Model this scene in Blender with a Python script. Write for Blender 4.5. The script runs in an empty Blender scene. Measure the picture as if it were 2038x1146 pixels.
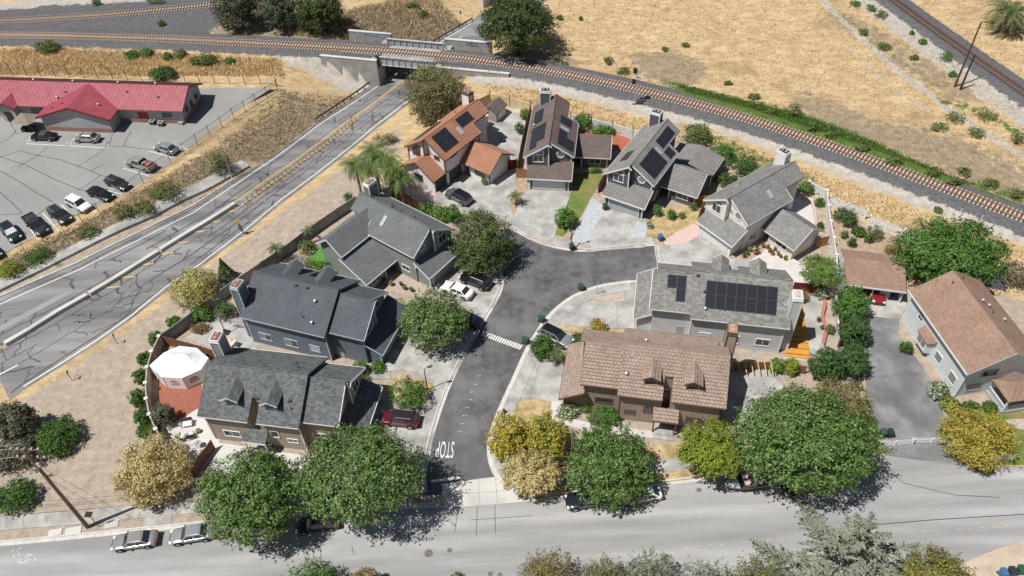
import bpy, bmesh, math, random
import numpy as np
from mathutils import Vector, Matrix
random.seed(7); rng = np.random.default_rng(7)
R = math.radians
scn = bpy.context.scene
COL = scn.collection

# ---------------------------------------------------------------- camera
CAM_H, PITCH, ROLL, FPX = 80.0, R(45.6), R(2.39), 1600.0
cr, sr = math.cos(ROLL), math.sin(ROLL)
_f = np.array([0, math.cos(PITCH), -math.sin(PITCH)])
_d0 = -np.array([0, math.sin(PITCH), math.cos(PITCH)])
_r0 = np.array([1.0, 0, 0])
_r = cr*_r0 + sr*_d0
_d = -sr*_r0 + cr*_d0
camd = bpy.data.cameras.new('camera'); cam = bpy.data.objects.new('camera', camd); COL.objects.link(cam)
camd.sensor_width = 36.0; camd.lens = 36.0*FPX/2038.0; camd.clip_start = 1.0; camd.clip_end = 2000.0
cam.matrix_world = Matrix(((_r[0], -_d[0], -_f[0], 0), (_r[1], -_d[1], -_f[1], 0), (_r[2], -_d[2], -_f[2], CAM_H), (0, 0, 0, 1)))
scn.camera = cam
# ---------------------------------------------------------------- light
SUN_EL, SHADOW_AZ = R(63.0), R(25.0)            # shadows fall towards +x +y
w = bpy.data.worlds.new('World'); scn.world = w; w.use_nodes = True
nt = w.node_tree; bg = nt.nodes['Background']
sky = nt.nodes.new('ShaderNodeTexSky'); sky.sky_type = 'NISHITA'; sky.sun_disc = False
sky.sun_elevation = SUN_EL
sx, sy = -math.cos(SHADOW_AZ), -math.sin(SHADOW_AZ)
sky.sun_rotation = math.atan2(sx, sy)
sky.air_density = 1.0; sky.dust_density = 1.2; sky.ozone_density = 1.0
bg.inputs[1].default_value = 0.05
nt.links.new(sky.outputs[0], bg.inputs[0])
sl = bpy.data.lights.new('sun', 'SUN'); sl.energy = 5.0; sl.angle = R(0.53); sl.color = (1.0, 0.97, 0.925)
so = bpy.data.objects.new('sun', sl); COL.objects.link(so); so.location = (-40, -20, 120)
ldir = Vector((math.cos(SHADOW_AZ)*math.cos(SUN_EL), math.sin(SHADOW_AZ)*math.cos(SUN_EL), -math.sin(SUN_EL)))
so.rotation_euler = ldir.to_track_quat('-Z', 'Y').to_euler()
scn.view_settings.view_transform = 'Standard'; scn.view_settings.look = 'None'
scn.view_settings.exposure = 0.08; scn.view_settings.gamma = 1.0; scn.view_settings.use_curve_mapping = False

# ---------------------------------------------------------------- survey: plan of the place in metres
# The site plan was surveyed on a 2038 x 1146 reference grid; G/S turn grid readings into metres on the terrain.
def G(u, v, z=0.0):
    q = (u-1019)/FPX*_r + (v-573)/FPX*_d + _f
    t = (z-CAM_H)/q[2]
    return (q[0]*t, q[1]*t, CAM_H+q[2]*t)
def GP(pts, z=0.0):
    return [G(u, v, z)[:2] for u, v in pts]
def seg_dist(px, py, pl):
    """distance of points to a polyline, with arclength of the foot"""
    px = np.asarray(px, float); py = np.asarray(py, float)
    best = np.full(px.shape, 1e9); arc = np.zeros(px.shape); side = np.zeros(px.shape); acc = 0.0
    for (ax, ay), (bx, by) in zip(pl[:-1], pl[1:]):
        dx, dy = bx-ax, by-ay; L2 = dx*dx+dy*dy; L = math.sqrt(L2)
        t = np.clip(((px-ax)*dx+(py-ay)*dy)/L2, 0, 1)
        qx, qy = ax+t*dx-px, ay+t*dy-py; d = np.hypot(qx, qy)
        cs = dx*(py-ay)-dy*(px-ax)
        m = d < best
        best = np.where(m, d, best); arc = np.where(m, acc+t*L, arc); side = np.where(m, np.sign(cs), side); acc += L
    return best, arc, side
def in_poly(px, py, poly):
    px = np.asarray(px, float); py = np.asarray(py, float); c = np.zeros(px.shape, bool); n = len(poly)
    for i in range(n):
        x0, y0 = poly[i]; x1, y1 = poly[(i+1) % n]
        if y0 == y1: continue
        m = ((y0 > py) != (y1 > py)) & (px < (x1-x0)*(py-y0)/(y1-y0)+x0)
        c ^= m
    return c
def sstep(a, b, x):
    t = np.clip((np.asarray(x, float)-a)/(b-a), 0, 1); return t*t*(3-2*t)

# sunken avenue: plan direction and depth profile
AV_O = np.array([-62.7, 64.4]); AV_A = R(53.0); AV_U = np.array([math.cos(AV_A), math.sin(AV_A)])
AV_DEPTH = 4.2
def av_z(x, y):
    s = (np.asarray(x)-AV_O[0])*AV_U[0]+(np.asarray(y)-AV_O[1])*AV_U[1]
    return -AV_DEPTH*sstep(14, 80, s)
def GA(u, v, dz=0.0):
    z = 0.0
    for i in range(25):
        p = G(u, v, z+dz); z = float(av_z(p[0], p[1]))
    return (p[0], p[1], p[2])
AV_R = [(20, 797), (46.7, 775), (118, 731), (190, 684), (264, 633), (330, 580), (398.6, 533), (489, 464), (558, 406), (610, 367), (711.7, 287), (747, 257), (799.6, 217), (840, 186), (875, 157), (905, 132), (950, 96), (1010, 50), (1080, 6), (1150, -40), (1260, -110)]
AV_L = [(-70, 622), (0, 591), (154, 524), (275, 464), (384.8, 410), (467, 356), (549.5, 302), (637.4, 236), (709, 191), (766.6, 153), (800, 128), (840, 100), (880, 70), (935, 42), (990, 8), (1050, -30), (1160, -100)]
AV_Rw = [GA(*q)[:2] for q in AV_R]; AV_Lw = [GA(*q)[:2] for q in AV_L]
AV_POLY = AV_Rw+AV_Lw[::-1]
RAIL_Z = 1.15
RAIL1 = [(-160, 66), (-60, 66.5), (0, 67.5), (98, 68.5), (200, 71.5), (350, 76), (500, 83.5), (640, 90.5), (775, 98.5), (912, 112), (1000, 123.5), (1060, 132.5), (1100, 140), (1180, 156), (1262, 174), (1300, 183.5), (1400, 208.5), (1500, 236.5), (1600, 269.5), (1700, 303.5), (1838, 355), (1940, 393), (2038, 430.5), (2140, 470), (2260, 518)]
RAIL2 = [(-160, 49), (-80, 44.5), (0, 39.5), (100, 34), (200, 28), (300, 19), (420, 7), (520, -5), (640, -22)]
RAIL3 = [(1690, -75), (1740, -35), (1785, 0), (1838, 39), (1900, 83), (1945, 115), (1990, 146), (2038, 179), (2120, 236)]
R1w = GP(RAIL1, RAIL_Z); R2w = GP(RAIL2, 0.75); R3w = GP(RAIL3, 0.75)
def Hz(x, y):
    """terrain height"""
    x = np.asarray(x, float); y = np.asarray(y, float)
    d1, _, side = seg_dist(x, y, R1w); d2, _, _ = seg_dist(x, y, R2w); d3, _, _ = seg_dist(x, y, R3w)
    z = np.clip((4.6-d1)*0.5, 0, 0.86)
    z = np.maximum(z, np.clip((3.6-d2)*0.45, 0, 0.47)); z = np.maximum(z, np.clip((3.6-d3)*0.45, 0, 0.47))
    far = ((side > 0) & (d1 > 6)).astype(float)*sstep(6, 12, d1)*(1-sstep(4.5, 9, d3)*0-np.where((d3 < 5) | (d2 < 6), 1, 0)*1.0)
    z = z + far*(0.22*np.sin(x*0.21+1.3*np.sin(y*.13))*np.sin(y*0.17+.7)+0.12*np.sin(x*.6+y*.43)*np.sin(y*.7-x*.2)+.05*np.sin(x*1.7)*np.sin(y*1.9))
    ins = in_poly(x, y, AV_POLY)
    dr, _, _ = seg_dist(x, y, AV_Rw); dl, _, _ = seg_dist(x, y, AV_Lw)
    za = av_z(x, y)
    out = np.minimum(dr, dl)
    cut = np.where(ins, za-0.03, za-0.03+np.where(dl < dr, np.clip(out-1.0, 0, 99)*0.34, np.clip(out-0.5, 0, 99)*0.45))
    cut = np.where(~ins & (d1 < 4.3), 50.0, cut)
    return np.minimum(z, np.where(ins, cut, np.minimum(cut, 50)))
def S(u, v, dz=0.0):
    z = 0.0
    for i in range(14):
        p = G(u, v, z+dz); z = 0.5*z+0.5*float(Hz(p[0], p[1]))
    p = G(u, v, z+dz); return (p[0], p[1], p[2])

def ordn(i):
    a = 'zeroth first second third fourth fifth sixth seventh eighth ninth tenth eleventh twelfth thirteenth fourteenth fifteenth sixteenth seventeenth eighteenth nineteenth'.split()
    if i < 20: return a[i]
    return {2: 'twent', 3: 'thirt'}[i//10]+('ieth' if i % 10 == 0 else 'y-'+a[i % 10])
# ---------------------------------------------------------------- object helpers
def tag(o, label=None, cat=None, group=None, kind=None):
    if label: o['label'] = label
    if cat: o['category'] = cat
    if group: o['group'] = group
    if kind: o['kind'] = kind
    return o
def thing(name, label, cat, loc=(0, 0, 0), rz=0.0, group=None):
    o = bpy.data.objects.new(name, None); COL.objects.link(o); o.empty_display_size = .2
    o.location = loc; o.rotation_euler = (0, 0, rz)
    return tag(o, label, cat, group)
class MB:
    def __init__(s): s.v = []; s.f = []; s.mi = []; s.uv = []
    def face(s, pts, m=0, uv=None):
        b = len(s.v); s.v += [tuple(map(float, p)) for p in pts]; s.f.append(tuple(range(b, b+len(pts)))); s.mi.append(m)
        s.uv.append(uv if uv else [(p[0], p[1]) for p in pts]); return s
    def mesh_part(s, vs, fs, m=0):
        b = len(s.v); s.v += [tuple(map(float, p)) for p in vs]
        for f in fs:
            s.f.append(tuple(b+i for i in f)); s.mi.append(m); s.uv.append([(vs[i][0], vs[i][1]) for i in f])
        return s
    def box(s, x0, x1, y0, y1, z0, z1, m=0):
        v = [(x0, y0, z0), (x1, y0, z0), (x1, y1, z0), (x0, y1, z0), (x0, y0, z1), (x1, y0, z1), (x1, y1, z1), (x0, y1, z1)]
        return s.mesh_part(v, [(0, 3, 2, 1), (4, 5, 6, 7), (0, 1, 5, 4), (1, 2, 6, 5), (2, 3, 7, 6), (3, 0, 4, 7)], m)
    def obox(s, c, u, w, hu, hw, z0, z1, m=0):
        """box about plan point c, axis u and w (unit 2-vectors), half sizes"""
        P = [(c[0]+a*hu*u[0]+b*hw*w[0], c[1]+a*hu*u[1]+b*hw*w[1]) for a, b in ((-1, -1), (1, -1), (1, 1), (-1, 1))]
        return s.prism(P, z0, z1, m)
    def prism(s, pts, z0, z1, m=0):
        n = len(pts); zz0 = z0 if hasattr(z0, '__len__') else [z0]*n; zz1 = z1 if hasattr(z1, '__len__') else [z1]*n
        v = [(p[0], p[1], a) for p, a in zip(pts, zz0)]+[(p[0], p[1], a) for p, a in zip(pts, zz1)]
        return s.mesh_part(v, [tuple(range(n-1, -1, -1)), tuple(range(n, 2*n))]+[(i, (i+1) % n, n+(i+1) % n, n+i) for i in range(n)], m)
    def slab(s, pts, t, m=0, uv=None):
        """planar polygon (top) thickened straight down by t"""
        n = len(pts); s.face(pts, m, uv); lo = [(p[0], p[1], p[2]-t) for p in pts]; s.face(lo[::-1], m)
        for i in range(n):
            j = (i+1) % n; s.face([pts[i], lo[i], lo[j], pts[j]], m, [(0, 0), (0, t), (1, t), (1, 0)])
        return s
    def tube(s, p0, p1, r0, r1=None, n=8, m=0, cap=True):
        r1 = r0 if r1 is None else r1
        a = Vector(p0); b = Vector(p1); d = (b-a).normalized(); x = d.orthogonal().normalized(); y = d.cross(x)
        v = [];
        for c, r in ((a, r0), (b, r1)):
            for i in range(n):
                t = 2*math.pi*i/n; q = c+x*r*math.cos(t)+y*r*math.sin(t); v.append(tuple(q))
        f = [(i, (i+1) % n, n+(i+1) % n, n+i) for i in range(n)]
        if cap: f += [tuple(range(n-1, -1, -1)), tuple(range(n, 2*n))]
        return s.mesh_part(v, f, m)
    def lathe(s, c, prof, n=12, m=0):
        v = []; 
        for r, z in prof:
            for i in range(n):
                t = 2*math.pi*i/n; v.append((c[0]+r*math.cos(t), c[1]+r*math.sin(t), c[2]+z))
        f = []
        for k in range(len(prof)-1):
            for i in range(n):
                j = (i+1) % n; f.append((k*n+i, k*n+j, (k+1)*n+j, (k+1)*n+i))
        f.append(tuple(range(n-1, -1, -1))); f.append(tuple((len(prof)-1)*n+i for i in range(n)))
        return s.mesh_part(v, f, m)
    def mesh(s, name, mats, smooth=False, uv=True):
        me = bpy.data.meshes.new(name); me.from_pydata(s.v, [], s.f)
        for mm in (mats if isinstance(mats, (list, tuple)) else [mats]): me.materials.append(mm)
        me.polygons.foreach_set('material_index', s.mi)
        if smooth: me.polygons.foreach_set('use_smooth', [True]*len(s.f))
        if uv:
            l = me.uv_layers.new(name='UVMap'); flat = [c for u in s.uv for p in u for c in p]
            l.data.foreach_set('uv', flat)
        me.update(); return me
    def build(s, name, mats, parent=None, loc=None, rz=None, smooth=False):
        o = bpy.data.objects.new(name, s.mesh(name, mats, smooth)); COL.objects.link(o)
        if parent: o.parent = parent
        if loc: o.location = loc
        if rz is not None: o.rotation_euler = (0, 0, rz)
        return o
def inst(name, me, parent=None, loc=(0, 0, 0), rot=(0, 0, 0), scale=None):
    o = bpy.data.objects.new(name, me); COL.objects.link(o); o.location = loc; o.rotation_euler = rot
    if scale: o.scale = scale
    if parent: o.parent = parent
    return o
def fast_mesh(name, V, F, mats, smooth=False):
    """V (n,3), F (m,k) numpy"""
    me = bpy.data.meshes.new(name); V = np.asarray(V, np.float32); F = np.asarray(F, np.int32); k = F.shape[1]
    me.vertices.add(len(V)); me.vertices.foreach_set('co', V.ravel())
    me.loops.add(F.size); me.loops.foreach_set('vertex_index', F.ravel())
    me.polygons.add(len(F)); me.polygons.foreach_set('loop_start', np.arange(len(F), dtype=np.int32)*k)
    if smooth: me.polygons.foreach_set('use_smooth', np.ones(len(F), bool))
    for mm in (mats if isinstance(mats, (list, tuple)) else [mats]): me.materials.append(mm)
    me.update(calc_edges=True); me.validate(); return me
def link(name, me, parent=None, loc=(0, 0, 0), rz=0):
    return inst(name, me, parent, loc, (0, 0, rz))

# ---------------------------------------------------------------- materials
def node(nt, t, **k):
    n = nt.nodes.new(t)
    for a, b in k.items(): setattr(n, a, b)
    return n
def srgb(h):
    c = [int(h[i:i+2], 16)/255 for i in (0, 2, 4)]
    return tuple(x/12.92 if x <= .04045 else ((x+.055)/1.055)**2.4 for x in c)
def C(c):
    return (*(srgb(c) if isinstance(c, str) else c), 1.0)
def newmat(name):
    m = bpy.data.materials.new(name); m.use_nodes = True; nt = m.node_tree; return m, nt, nt.nodes['Principled BSDF']
def noise_fac(nt, coord, scale, detail=4, rough=.6, lo=.35, hi=.65, dist=0.0):
    n = node(nt, 'ShaderNodeTexNoise'); n.inputs['Scale'].default_value = scale; n.inputs['Detail'].default_value = detail; n.inputs['Roughness'].default_value = rough
    n.inputs['Distortion'].default_value = dist
    nt.links.new(coord, n.inputs['Vector'])
    r = node(nt, 'ShaderNodeMapRange'); r.inputs[1].default_value = lo; r.inputs[2].default_value = hi
    nt.links.new(n.outputs[0], r.inputs[0]); return r.outputs[0], n.outputs[0]
def mixc(nt, fac, a, b, mode='MIX'):
    m = node(nt, 'ShaderNodeMix', data_type='RGBA', blend_type=mode)
    for s, x in ((0, fac), (6, a), (7, b)):
        if hasattr(x, 'links') or hasattr(x, 'is_linked'): nt.links.new(x, m.inputs[s])
        elif isinstance(x, (int, float)): m.inputs[s].default_value = x
        else: m.inputs[s].default_value = x
    return m.outputs[2]
_mc = {}
def M(name, c1, c2=None, scale=1.0, fine=0.0, fscale=14.0, rough=.85, bump=0.0, bscale=20.0, spec=.3, metal=0.0, c3=None, s3=.15, lo=.35, hi=.65, streak=None):
    """two-tone noise material in object space, with optional large patches (c3) and fine grain"""
    if name in _mc: return _mc[name]
    m, nt, b = newmat(name); tc = node(nt, 'ShaderNodeTexCoord'); co = tc.outputs['Object']; co0 = co
    if streak is not None:
        mp = node(nt, 'ShaderNodeMapping'); mp.inputs['Rotation'].default_value = (0, 0, streak); mp.inputs['Scale'].default_value = (.12, 1.0, 1.0); nt.links.new(co, mp.inputs[0]); co = mp.outputs[0]
    col = C(c1)
    if c2 is not None:
        f, _ = noise_fac(nt, co, scale, 5, .6, lo, hi); col = mixc(nt, f, C(c1), C(c2))
    if c3 is not None:
        f, _ = noise_fac(nt, co, s3, 4, .55, .42, .66); col = mixc(nt, f, col, C(c3))
    if fine > 0:
        f, _ = noise_fac(nt, co0, fscale, 2, .7, .25, .75)
        g = node(nt, 'ShaderNodeMapRange'); g.inputs[3].default_value = 1-fine; g.inputs[4].default_value = 1+fine; nt.links.new(f, g.inputs[0])
        col = mixc(nt, 1.0, col, g.outputs[0], 'MULTIPLY')
    if hasattr(col, 'is_linked'): nt.links.new(col, b.inputs['Base Color'])
    else: b.inputs['Base Color'].default_value = col
    b.inputs['Roughness'].default_value = rough; b.inputs['Metallic'].default_value = metal; b.inputs['Specular IOR Level'].default_value = spec
    if bump > 0:
        n = node(nt, 'ShaderNodeTexNoise'); n.inputs['Scale'].default_value = bscale; n.inputs['Detail'].default_value = 3; nt.links.new(co, n.inputs['Vector'])
        bp = node(nt, 'ShaderNodeBump'); bp.inputs['Strength'].default_value = bump; bp.inputs['Distance'].default_value = .05
        nt.links.new(n.outputs[0], bp.inputs['Height']); nt.links.new(bp.outputs[0], b.inputs['Normal'])
    _mc[name] = m; return m
def shingle(name, c1, c2, c3, bw=.32, bh=.15, mort=.0, contrast=1.0, wear=None):
    """roof covering: staggered tabs from UV in metres (u along the eave, v up the slope)"""
    m, nt, b = newmat(name); tc = node(nt, 'ShaderNodeTexCoord')
    br = node(nt, 'ShaderNodeTexBrick'); br.offset = .5; br.inputs['Scale'].default_value = 1.0
    br.inputs['Brick Width'].default_value = bw; br.inputs['Row Height'].default_value = bh; br.inputs['Mortar Size'].default_value = mort
    br.inputs['Color1'].default_value = C(c1); br.inputs['Color2'].default_value = C(c2); br.inputs['Mortar'].default_value = C((.02, .02, .02)); br.inputs['Bias'].default_value = 0
    nt.links.new(tc.outputs['UV'], br.inputs['Vector'])
    f, _ = noise_fac(nt, tc.outputs['UV'], 6.5, 3, .8, .42, .60); col = mixc(nt, f, br.outputs[0], C(tuple(min(1, x*contrast) for x in c3)))
    f2, _ = noise_fac(nt, tc.outputs['UV'], .35, 4, .6, .3, .7)
    g = node(nt, 'ShaderNodeMapRange'); g.inputs[3].default_value = .86; g.inputs[4].default_value = 1.12; nt.links.new(f2, g.inputs[0])
    col = mixc(nt, 1.0, col, g.outputs[0], 'MULTIPLY')
    if wear:
        f3, _ = noise_fac(nt, tc.outputs['UV'], 1.6, 6, .8, .62, .70); col = mixc(nt, f3, col, C(wear))
    nt.links.new(col, b.inputs['Base Color']); b.inputs['Roughness'].default_value = .95; b.inputs['Specular IOR Level'].default_value = .15
    bp = node(nt, 'ShaderNodeBump'); bp.inputs['Strength'].default_value = .5; bp.inputs['Distance'].default_value = .02
    nt.links.new(br.outputs[1], bp.inputs['Height']); bp.invert = True; nt.links.new(bp.outputs[0], b.inputs['Normal'])
    return m
def leafmat(name, c1, c2, c3=None, p3=.15, trans=.3):
    m, nt, b = newmat(name); tc = node(nt, 'ShaderNodeTexCoord'); ge = node(nt, 'ShaderNodeNewGeometry')
    f, _ = noise_fac(nt, tc.outputs['Object'], 1.25, 3, .65, .36, .64); col = mixc(nt, f, C(c1), C(c2))
    g = node(nt, 'ShaderNodeMapRange'); g.inputs[3].default_value = .6; g.inputs[4].default_value = 1.75; nt.links.new(ge.outputs['Random Per Island'], g.inputs[0])
    col = mixc(nt, 1.0, col, g.outputs[0], 'MULTIPLY')
    if c3 is not None:
        k = node(nt, 'ShaderNodeMath', operation='MULTIPLY'); k.inputs[1].default_value = 7.31
        nt.links.new(ge.outputs['Random Per Island'], k.inputs[0])
        fr = node(nt, 'ShaderNodeMath', operation='FRACT'); nt.links.new(k.outputs[0], fr.inputs[0])
        lt = node(nt, 'ShaderNodeMath', operation='LESS_THAN'); nt.links.new(fr.outputs[0], lt.inputs[0]); lt.inputs[1].default_value = p3
        col = mixc(nt, lt.outputs[0], col, C(c3))
    nt.links.new(col, b.inputs['Base Color']); b.inputs['Roughness'].default_value = .6; b.inputs['Specular IOR Level'].default_value = .25
    tr = node(nt, 'ShaderNodeBsdfTranslucent'); nt.links.new(col, tr.inputs[0])
    mx = node(nt, 'ShaderNodeMixShader'); mx.inputs[0].default_value = trans
    nt.links.new(b.outputs[0], mx.inputs[1]); nt.links.new(tr.outputs[0], mx.inputs[2])
    nt.links.new(mx.outputs[0], nt.nodes['Material Output'].inputs[0]); return m
def plain(name, c, rough=.6, metal=0.0, spec=.4, coat=0.0):
    if name in _mc: return _mc[name]
    m, nt, b = newmat(name); tc = node(nt, 'ShaderNodeTexCoord')
    f, _ = noise_fac(nt, tc.outputs['Object'], 3.0, 3, .6, .2, .8)
    g = node(nt, 'ShaderNodeMapRange'); g.inputs[3].default_value = .9; g.inputs[4].default_value = 1.08; nt.links.new(f, g.inputs[0])
    col = mixc(nt, 1.0, C(c), g.outputs[0], 'MULTIPLY'); nt.links.new(col, b.inputs['Base Color'])
    b.inputs['Roughness'].default_value = rough; b.inputs['Metallic'].default_value = metal; b.inputs['Specular IOR Level'].default_value = spec; b.inputs['Coat Weight'].default_value = coat
    b.inputs['Coat Roughness'].default_value = .08
    _mc[name] = m; return m
# ================================================================ TERRAIN
GX0, GX1, GY0, GY1, GS = -140.0, 132.0, 14.0, 205.0, 0.62
xs = np.arange(GX0, GX1+.01, GS); ys = np.arange(GY0, GY1+.01, GS)
XX, YY = np.meshgrid(xs, ys); X = XX.ravel(); Y = YY.ravel()
Z = Hz(X, Y)
nx, ny = len(xs), len(ys)
idx = np.arange(nx*ny).reshape(ny, nx)
F = np.stack([idx[:-1, :-1], idx[:-1, 1:], idx[1:, 1:], idx[1:, :-1]], -1).reshape(-1, 4)
# ring out to the horizon
BIG = 1500.0
ring = np.array([(GX0, GY0), (GX1, GY0), (GX1, GY1), (GX0, GY1), (-BIG, -BIG), (BIG, -BIG), (BIG, BIG), (-BIG, BIG)])
rv = np.c_[ring, np.zeros(8)]; b = len(X)
rf = np.array([(b+4, b+5, b+1, b), (b+5, b+6, b+2, b+1), (b+6, b+7, b+3, b+2), (b+7, b+4, b, b+3)])
VV = np.r_[np.c_[X, Y, Z], rv]; FF = np.r_[F, rf]

# --- what the ground is made of, zone by zone (weights 0..1, softened)
Xa = VV[:, 0]; Ya = VV[:, 1]
def wpoly(px, soft=1.2, z=0.0):
    poly = GP(px, z); ins = in_poly(Xa, Ya, poly); d, _, _ = seg_dist(Xa, Ya, poly+poly[:1])
    return np.clip(.5+np.where(ins, d, -d)/(2*soft), 0, 1)
def wline(px, half, soft=1.0):
    d, _, _ = seg_dist(Xa, Ya, GP(px)); return np.clip(.5+(half-d)/(2*soft), 0, 1)
d1, a1, s1 = seg_dist(Xa, Ya, R1w); d2, _, _ = seg_dist(Xa, Ya, R2w); d3, _, s3 = seg_dist(Xa, Ya, R3w)
ballast = np.clip(.5+(3.6-d1)/1.2, 0, 1)
ballast = np.maximum(ballast, wpoly([(-120, 22), (0, 18), (200, 8), (330, -6), (480, -20), (470, 20), (420, 62), (430, 76), (300, 73), (0, 66), (-120, 66)], 1.5))
ballast = np.maximum(ballast, np.clip(.5+(3.4-d3)/1.6, 0, 1))
ballast = np.maximum(ballast, wpoly([(0, 72), (300, 76), (520, 86), (560, 110), (420, 100), (200, 88), (0, 80)], 1.2)*.8)
gravel = wpoly([(930, 128), (1100, 152), (1300, 200), (1500, 255), (1700, 325), (1838, 378), (2038, 455), (2180, 520), (2180, 560), (2038, 488), (1900, 440), (1760, 385), (1600, 322), (1500, 285), (1400, 252), (1300, 235), (1180, 205), (1080, 180), (940, 165)], 1.0)
gravel = np.maximum(gravel, wpoly([(540, 92), (640, 98), (720, 108), (760, 150), (690, 150), (610, 140), (540, 118)], 2.0)*.85)
gravel = np.maximum(gravel, np.where(s3 < 0, np.clip(.5+(6.2-np.abs(d3-1.5))/2.5, 0, 1)*.8, 0))
gravel = np.maximum(gravel, wline([(1625, -10), (1660, 25), (1700, 62), (1760, 115), (1800, 150), (1835, 178), (1872, 205), (1905, 225), (1950, 258), (2000, 290), (2060, 330)], .75, .5))
gravel = np.maximum(gravel, wline([(1480, 118), (1560, 100), (1640, 72), (1690, 55)], .3, .5)*.45)
gravel = np.maximum(gravel, wline([(1690, 95), (1740, 140), (1790, 185), (1850, 222)], .45, .5)*.7)
gravel = np.maximum(gravel, wpoly([(1840, 365), (1900, 372), (1990, 395), (2060, 420), (2060, 432), (1960, 392), (1870, 362)], .8)*.9)
gravel = np.maximum(gravel, wpoly([(150, -12), (420, -18), (350, 8), (180, 18), (0, 30), (-90, 34), (-90, 10), (0, 3)], 1.5)*.75)
green = wpoly([(1320, 158), (1400, 178), (1480, 196), (1560, 216), (1640, 240), (1740, 280), (1820, 318), (1880, 345), (1950, 372), (1900, 380), (1830, 362), (1740, 330), (1640, 290), (1540, 253), (1440, 222), (1360, 196)], 2.2)
green = np.maximum(green, wpoly([(1850, 340), (1960, 352), (2060, 380), (2060, 425), (1960, 398), (1880, 378)], 3.0)*.62)
green = np.maximum(green, wline([(1880, 200), (1930, 215), (2000, 250), (2040, 275)], 1.8, 1.6)*.55)
green = np.maximum(green, wline([(1670, 25), (1720, 70), (1800, 125), (1860, 170)], 1.2, 1.5)*.5)
green = np.maximum(green, wpoly([(1380, 245), (1500, 292), (1560, 320), (1640, 352), (1600, 380), (1480, 330), (1390, 290)], 1.8)*.6)
green = np.maximum(green, wline([(230, 450), (330, 395), (420, 330)], 2.2, 2.0)*.42)
green = np.maximum(green, wline([(20, 555), (110, 520)], 2.0, 1.5)*.5)
green = np.maximum(green, wpoly([(470, 225), (520, 190), (560, 175), (560, 215), (500, 260)], 2)*.35)
green = np.maximum(green, wline([(1880, 380), (1960, 400), (2040, 425)], 1.0, 1.2)*.5)
bare = wpoly([(-120, 1300), (-120, 850), (20, 812), (190, 702), (345, 592), (420, 528), (500, 462), (620, 365), (700, 300), (790, 230), (800, 300), (700, 400), (640, 470), (520, 560), (330, 660), (300, 700), (300, 760), (330, 880), (430, 960), (900, 960), (900, 1080), (0, 1100), (0, 1300)], 1.5)
bare = np.maximum(bare, wpoly([(-80, 612), (0, 570), (200, 470), (490, 326), (500, 345), (400, 415), (200, 515), (0, 610), (-80, 650)], .8))
bare = np.maximum(bare, wpoly([(620, 130), (720, 150), (730, 175), (620, 240), (540, 280), (560, 180)], 2.5)*.35)
bare = np.maximum(bare, wpoly([(640, 470), (700, 390), (800, 340), (1000, 200), (1150, 250), (1400, 270), (1640, 400), (1700, 560), (1900, 570), (2060, 600), (2060, 900), (1700, 880), (1300, 930), (1000, 980), (800, 980), (430, 960), (330, 880), (300, 700), (520, 560)], 1.0)*.9)
bare = np.maximum(bare, wpoly([(1640, 420), (1780, 460), (1790, 500), (1660, 560), (1630, 480)], .8))
brown = wpoly([(560, 170), (700, 172), (640, 235), (500, 310), (440, 350), (250, 450), (0, 560), (-60, 590), (-60, 560), (0, 525), (180, 440), (420, 300), (555, 200)], 2.0)*.9
brown = np.maximum(brown, wpoly([(1240, 105), (1330, 95), (1420, 125), (1400, 170), (1320, 185), (1260, 150)], 3)*.75)
brown = np.maximum(brown, wpoly([(1600, 170), (1760, 240), (1900, 260), (2060, 340), (2060, 420), (1850, 340), (1700, 280), (1560, 215)], 4)*.8)
brown = np.maximum(brown, wpoly([(560, 60), (700, 20), (800, 0), (880, 0), (930, 20), (860, 70), (760, 90), (640, 80)], 3)*.8)
brown = np.maximum(brown, wpoly([(420, 0), (680, -10), (700, 70), (560, 82), (430, 72)], 2.0))
brown = np.maximum(brown, wpoly([(0, 82), (200, 86), (400, 110), (420, 130), (0, 150)], 2)*.45)
brown = np.maximum(brown, wline([(1680, 40), (1760, 85), (1840, 140), (1900, 180)], 5, 3)*.6)
brown = np.maximum(brown, wpoly([(940, 95), (1100, 100), (1180, 130), (1020, 118)], 1.5)*.9)
mulch = wpoly([(2040, -10), (1985, -12), (1990, 60), (2060, 130)], 3)*.2
me = fast_mesh('ground', VV, FF, [])
for nm, (r, g, bb) in (('zone_a', (ballast, gravel, green)), ('zone_b', (bare, brown, mulch))):
    at = me.color_attributes.new(nm, 'FLOAT_COLOR', 'POINT')
    at.data.foreach_set('color', np.c_[r, g, bb, np.ones(len(r))].astype(np.float32).ravel())
me.polygons.foreach_set('use_smooth', np.ones(len(FF), bool))
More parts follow.
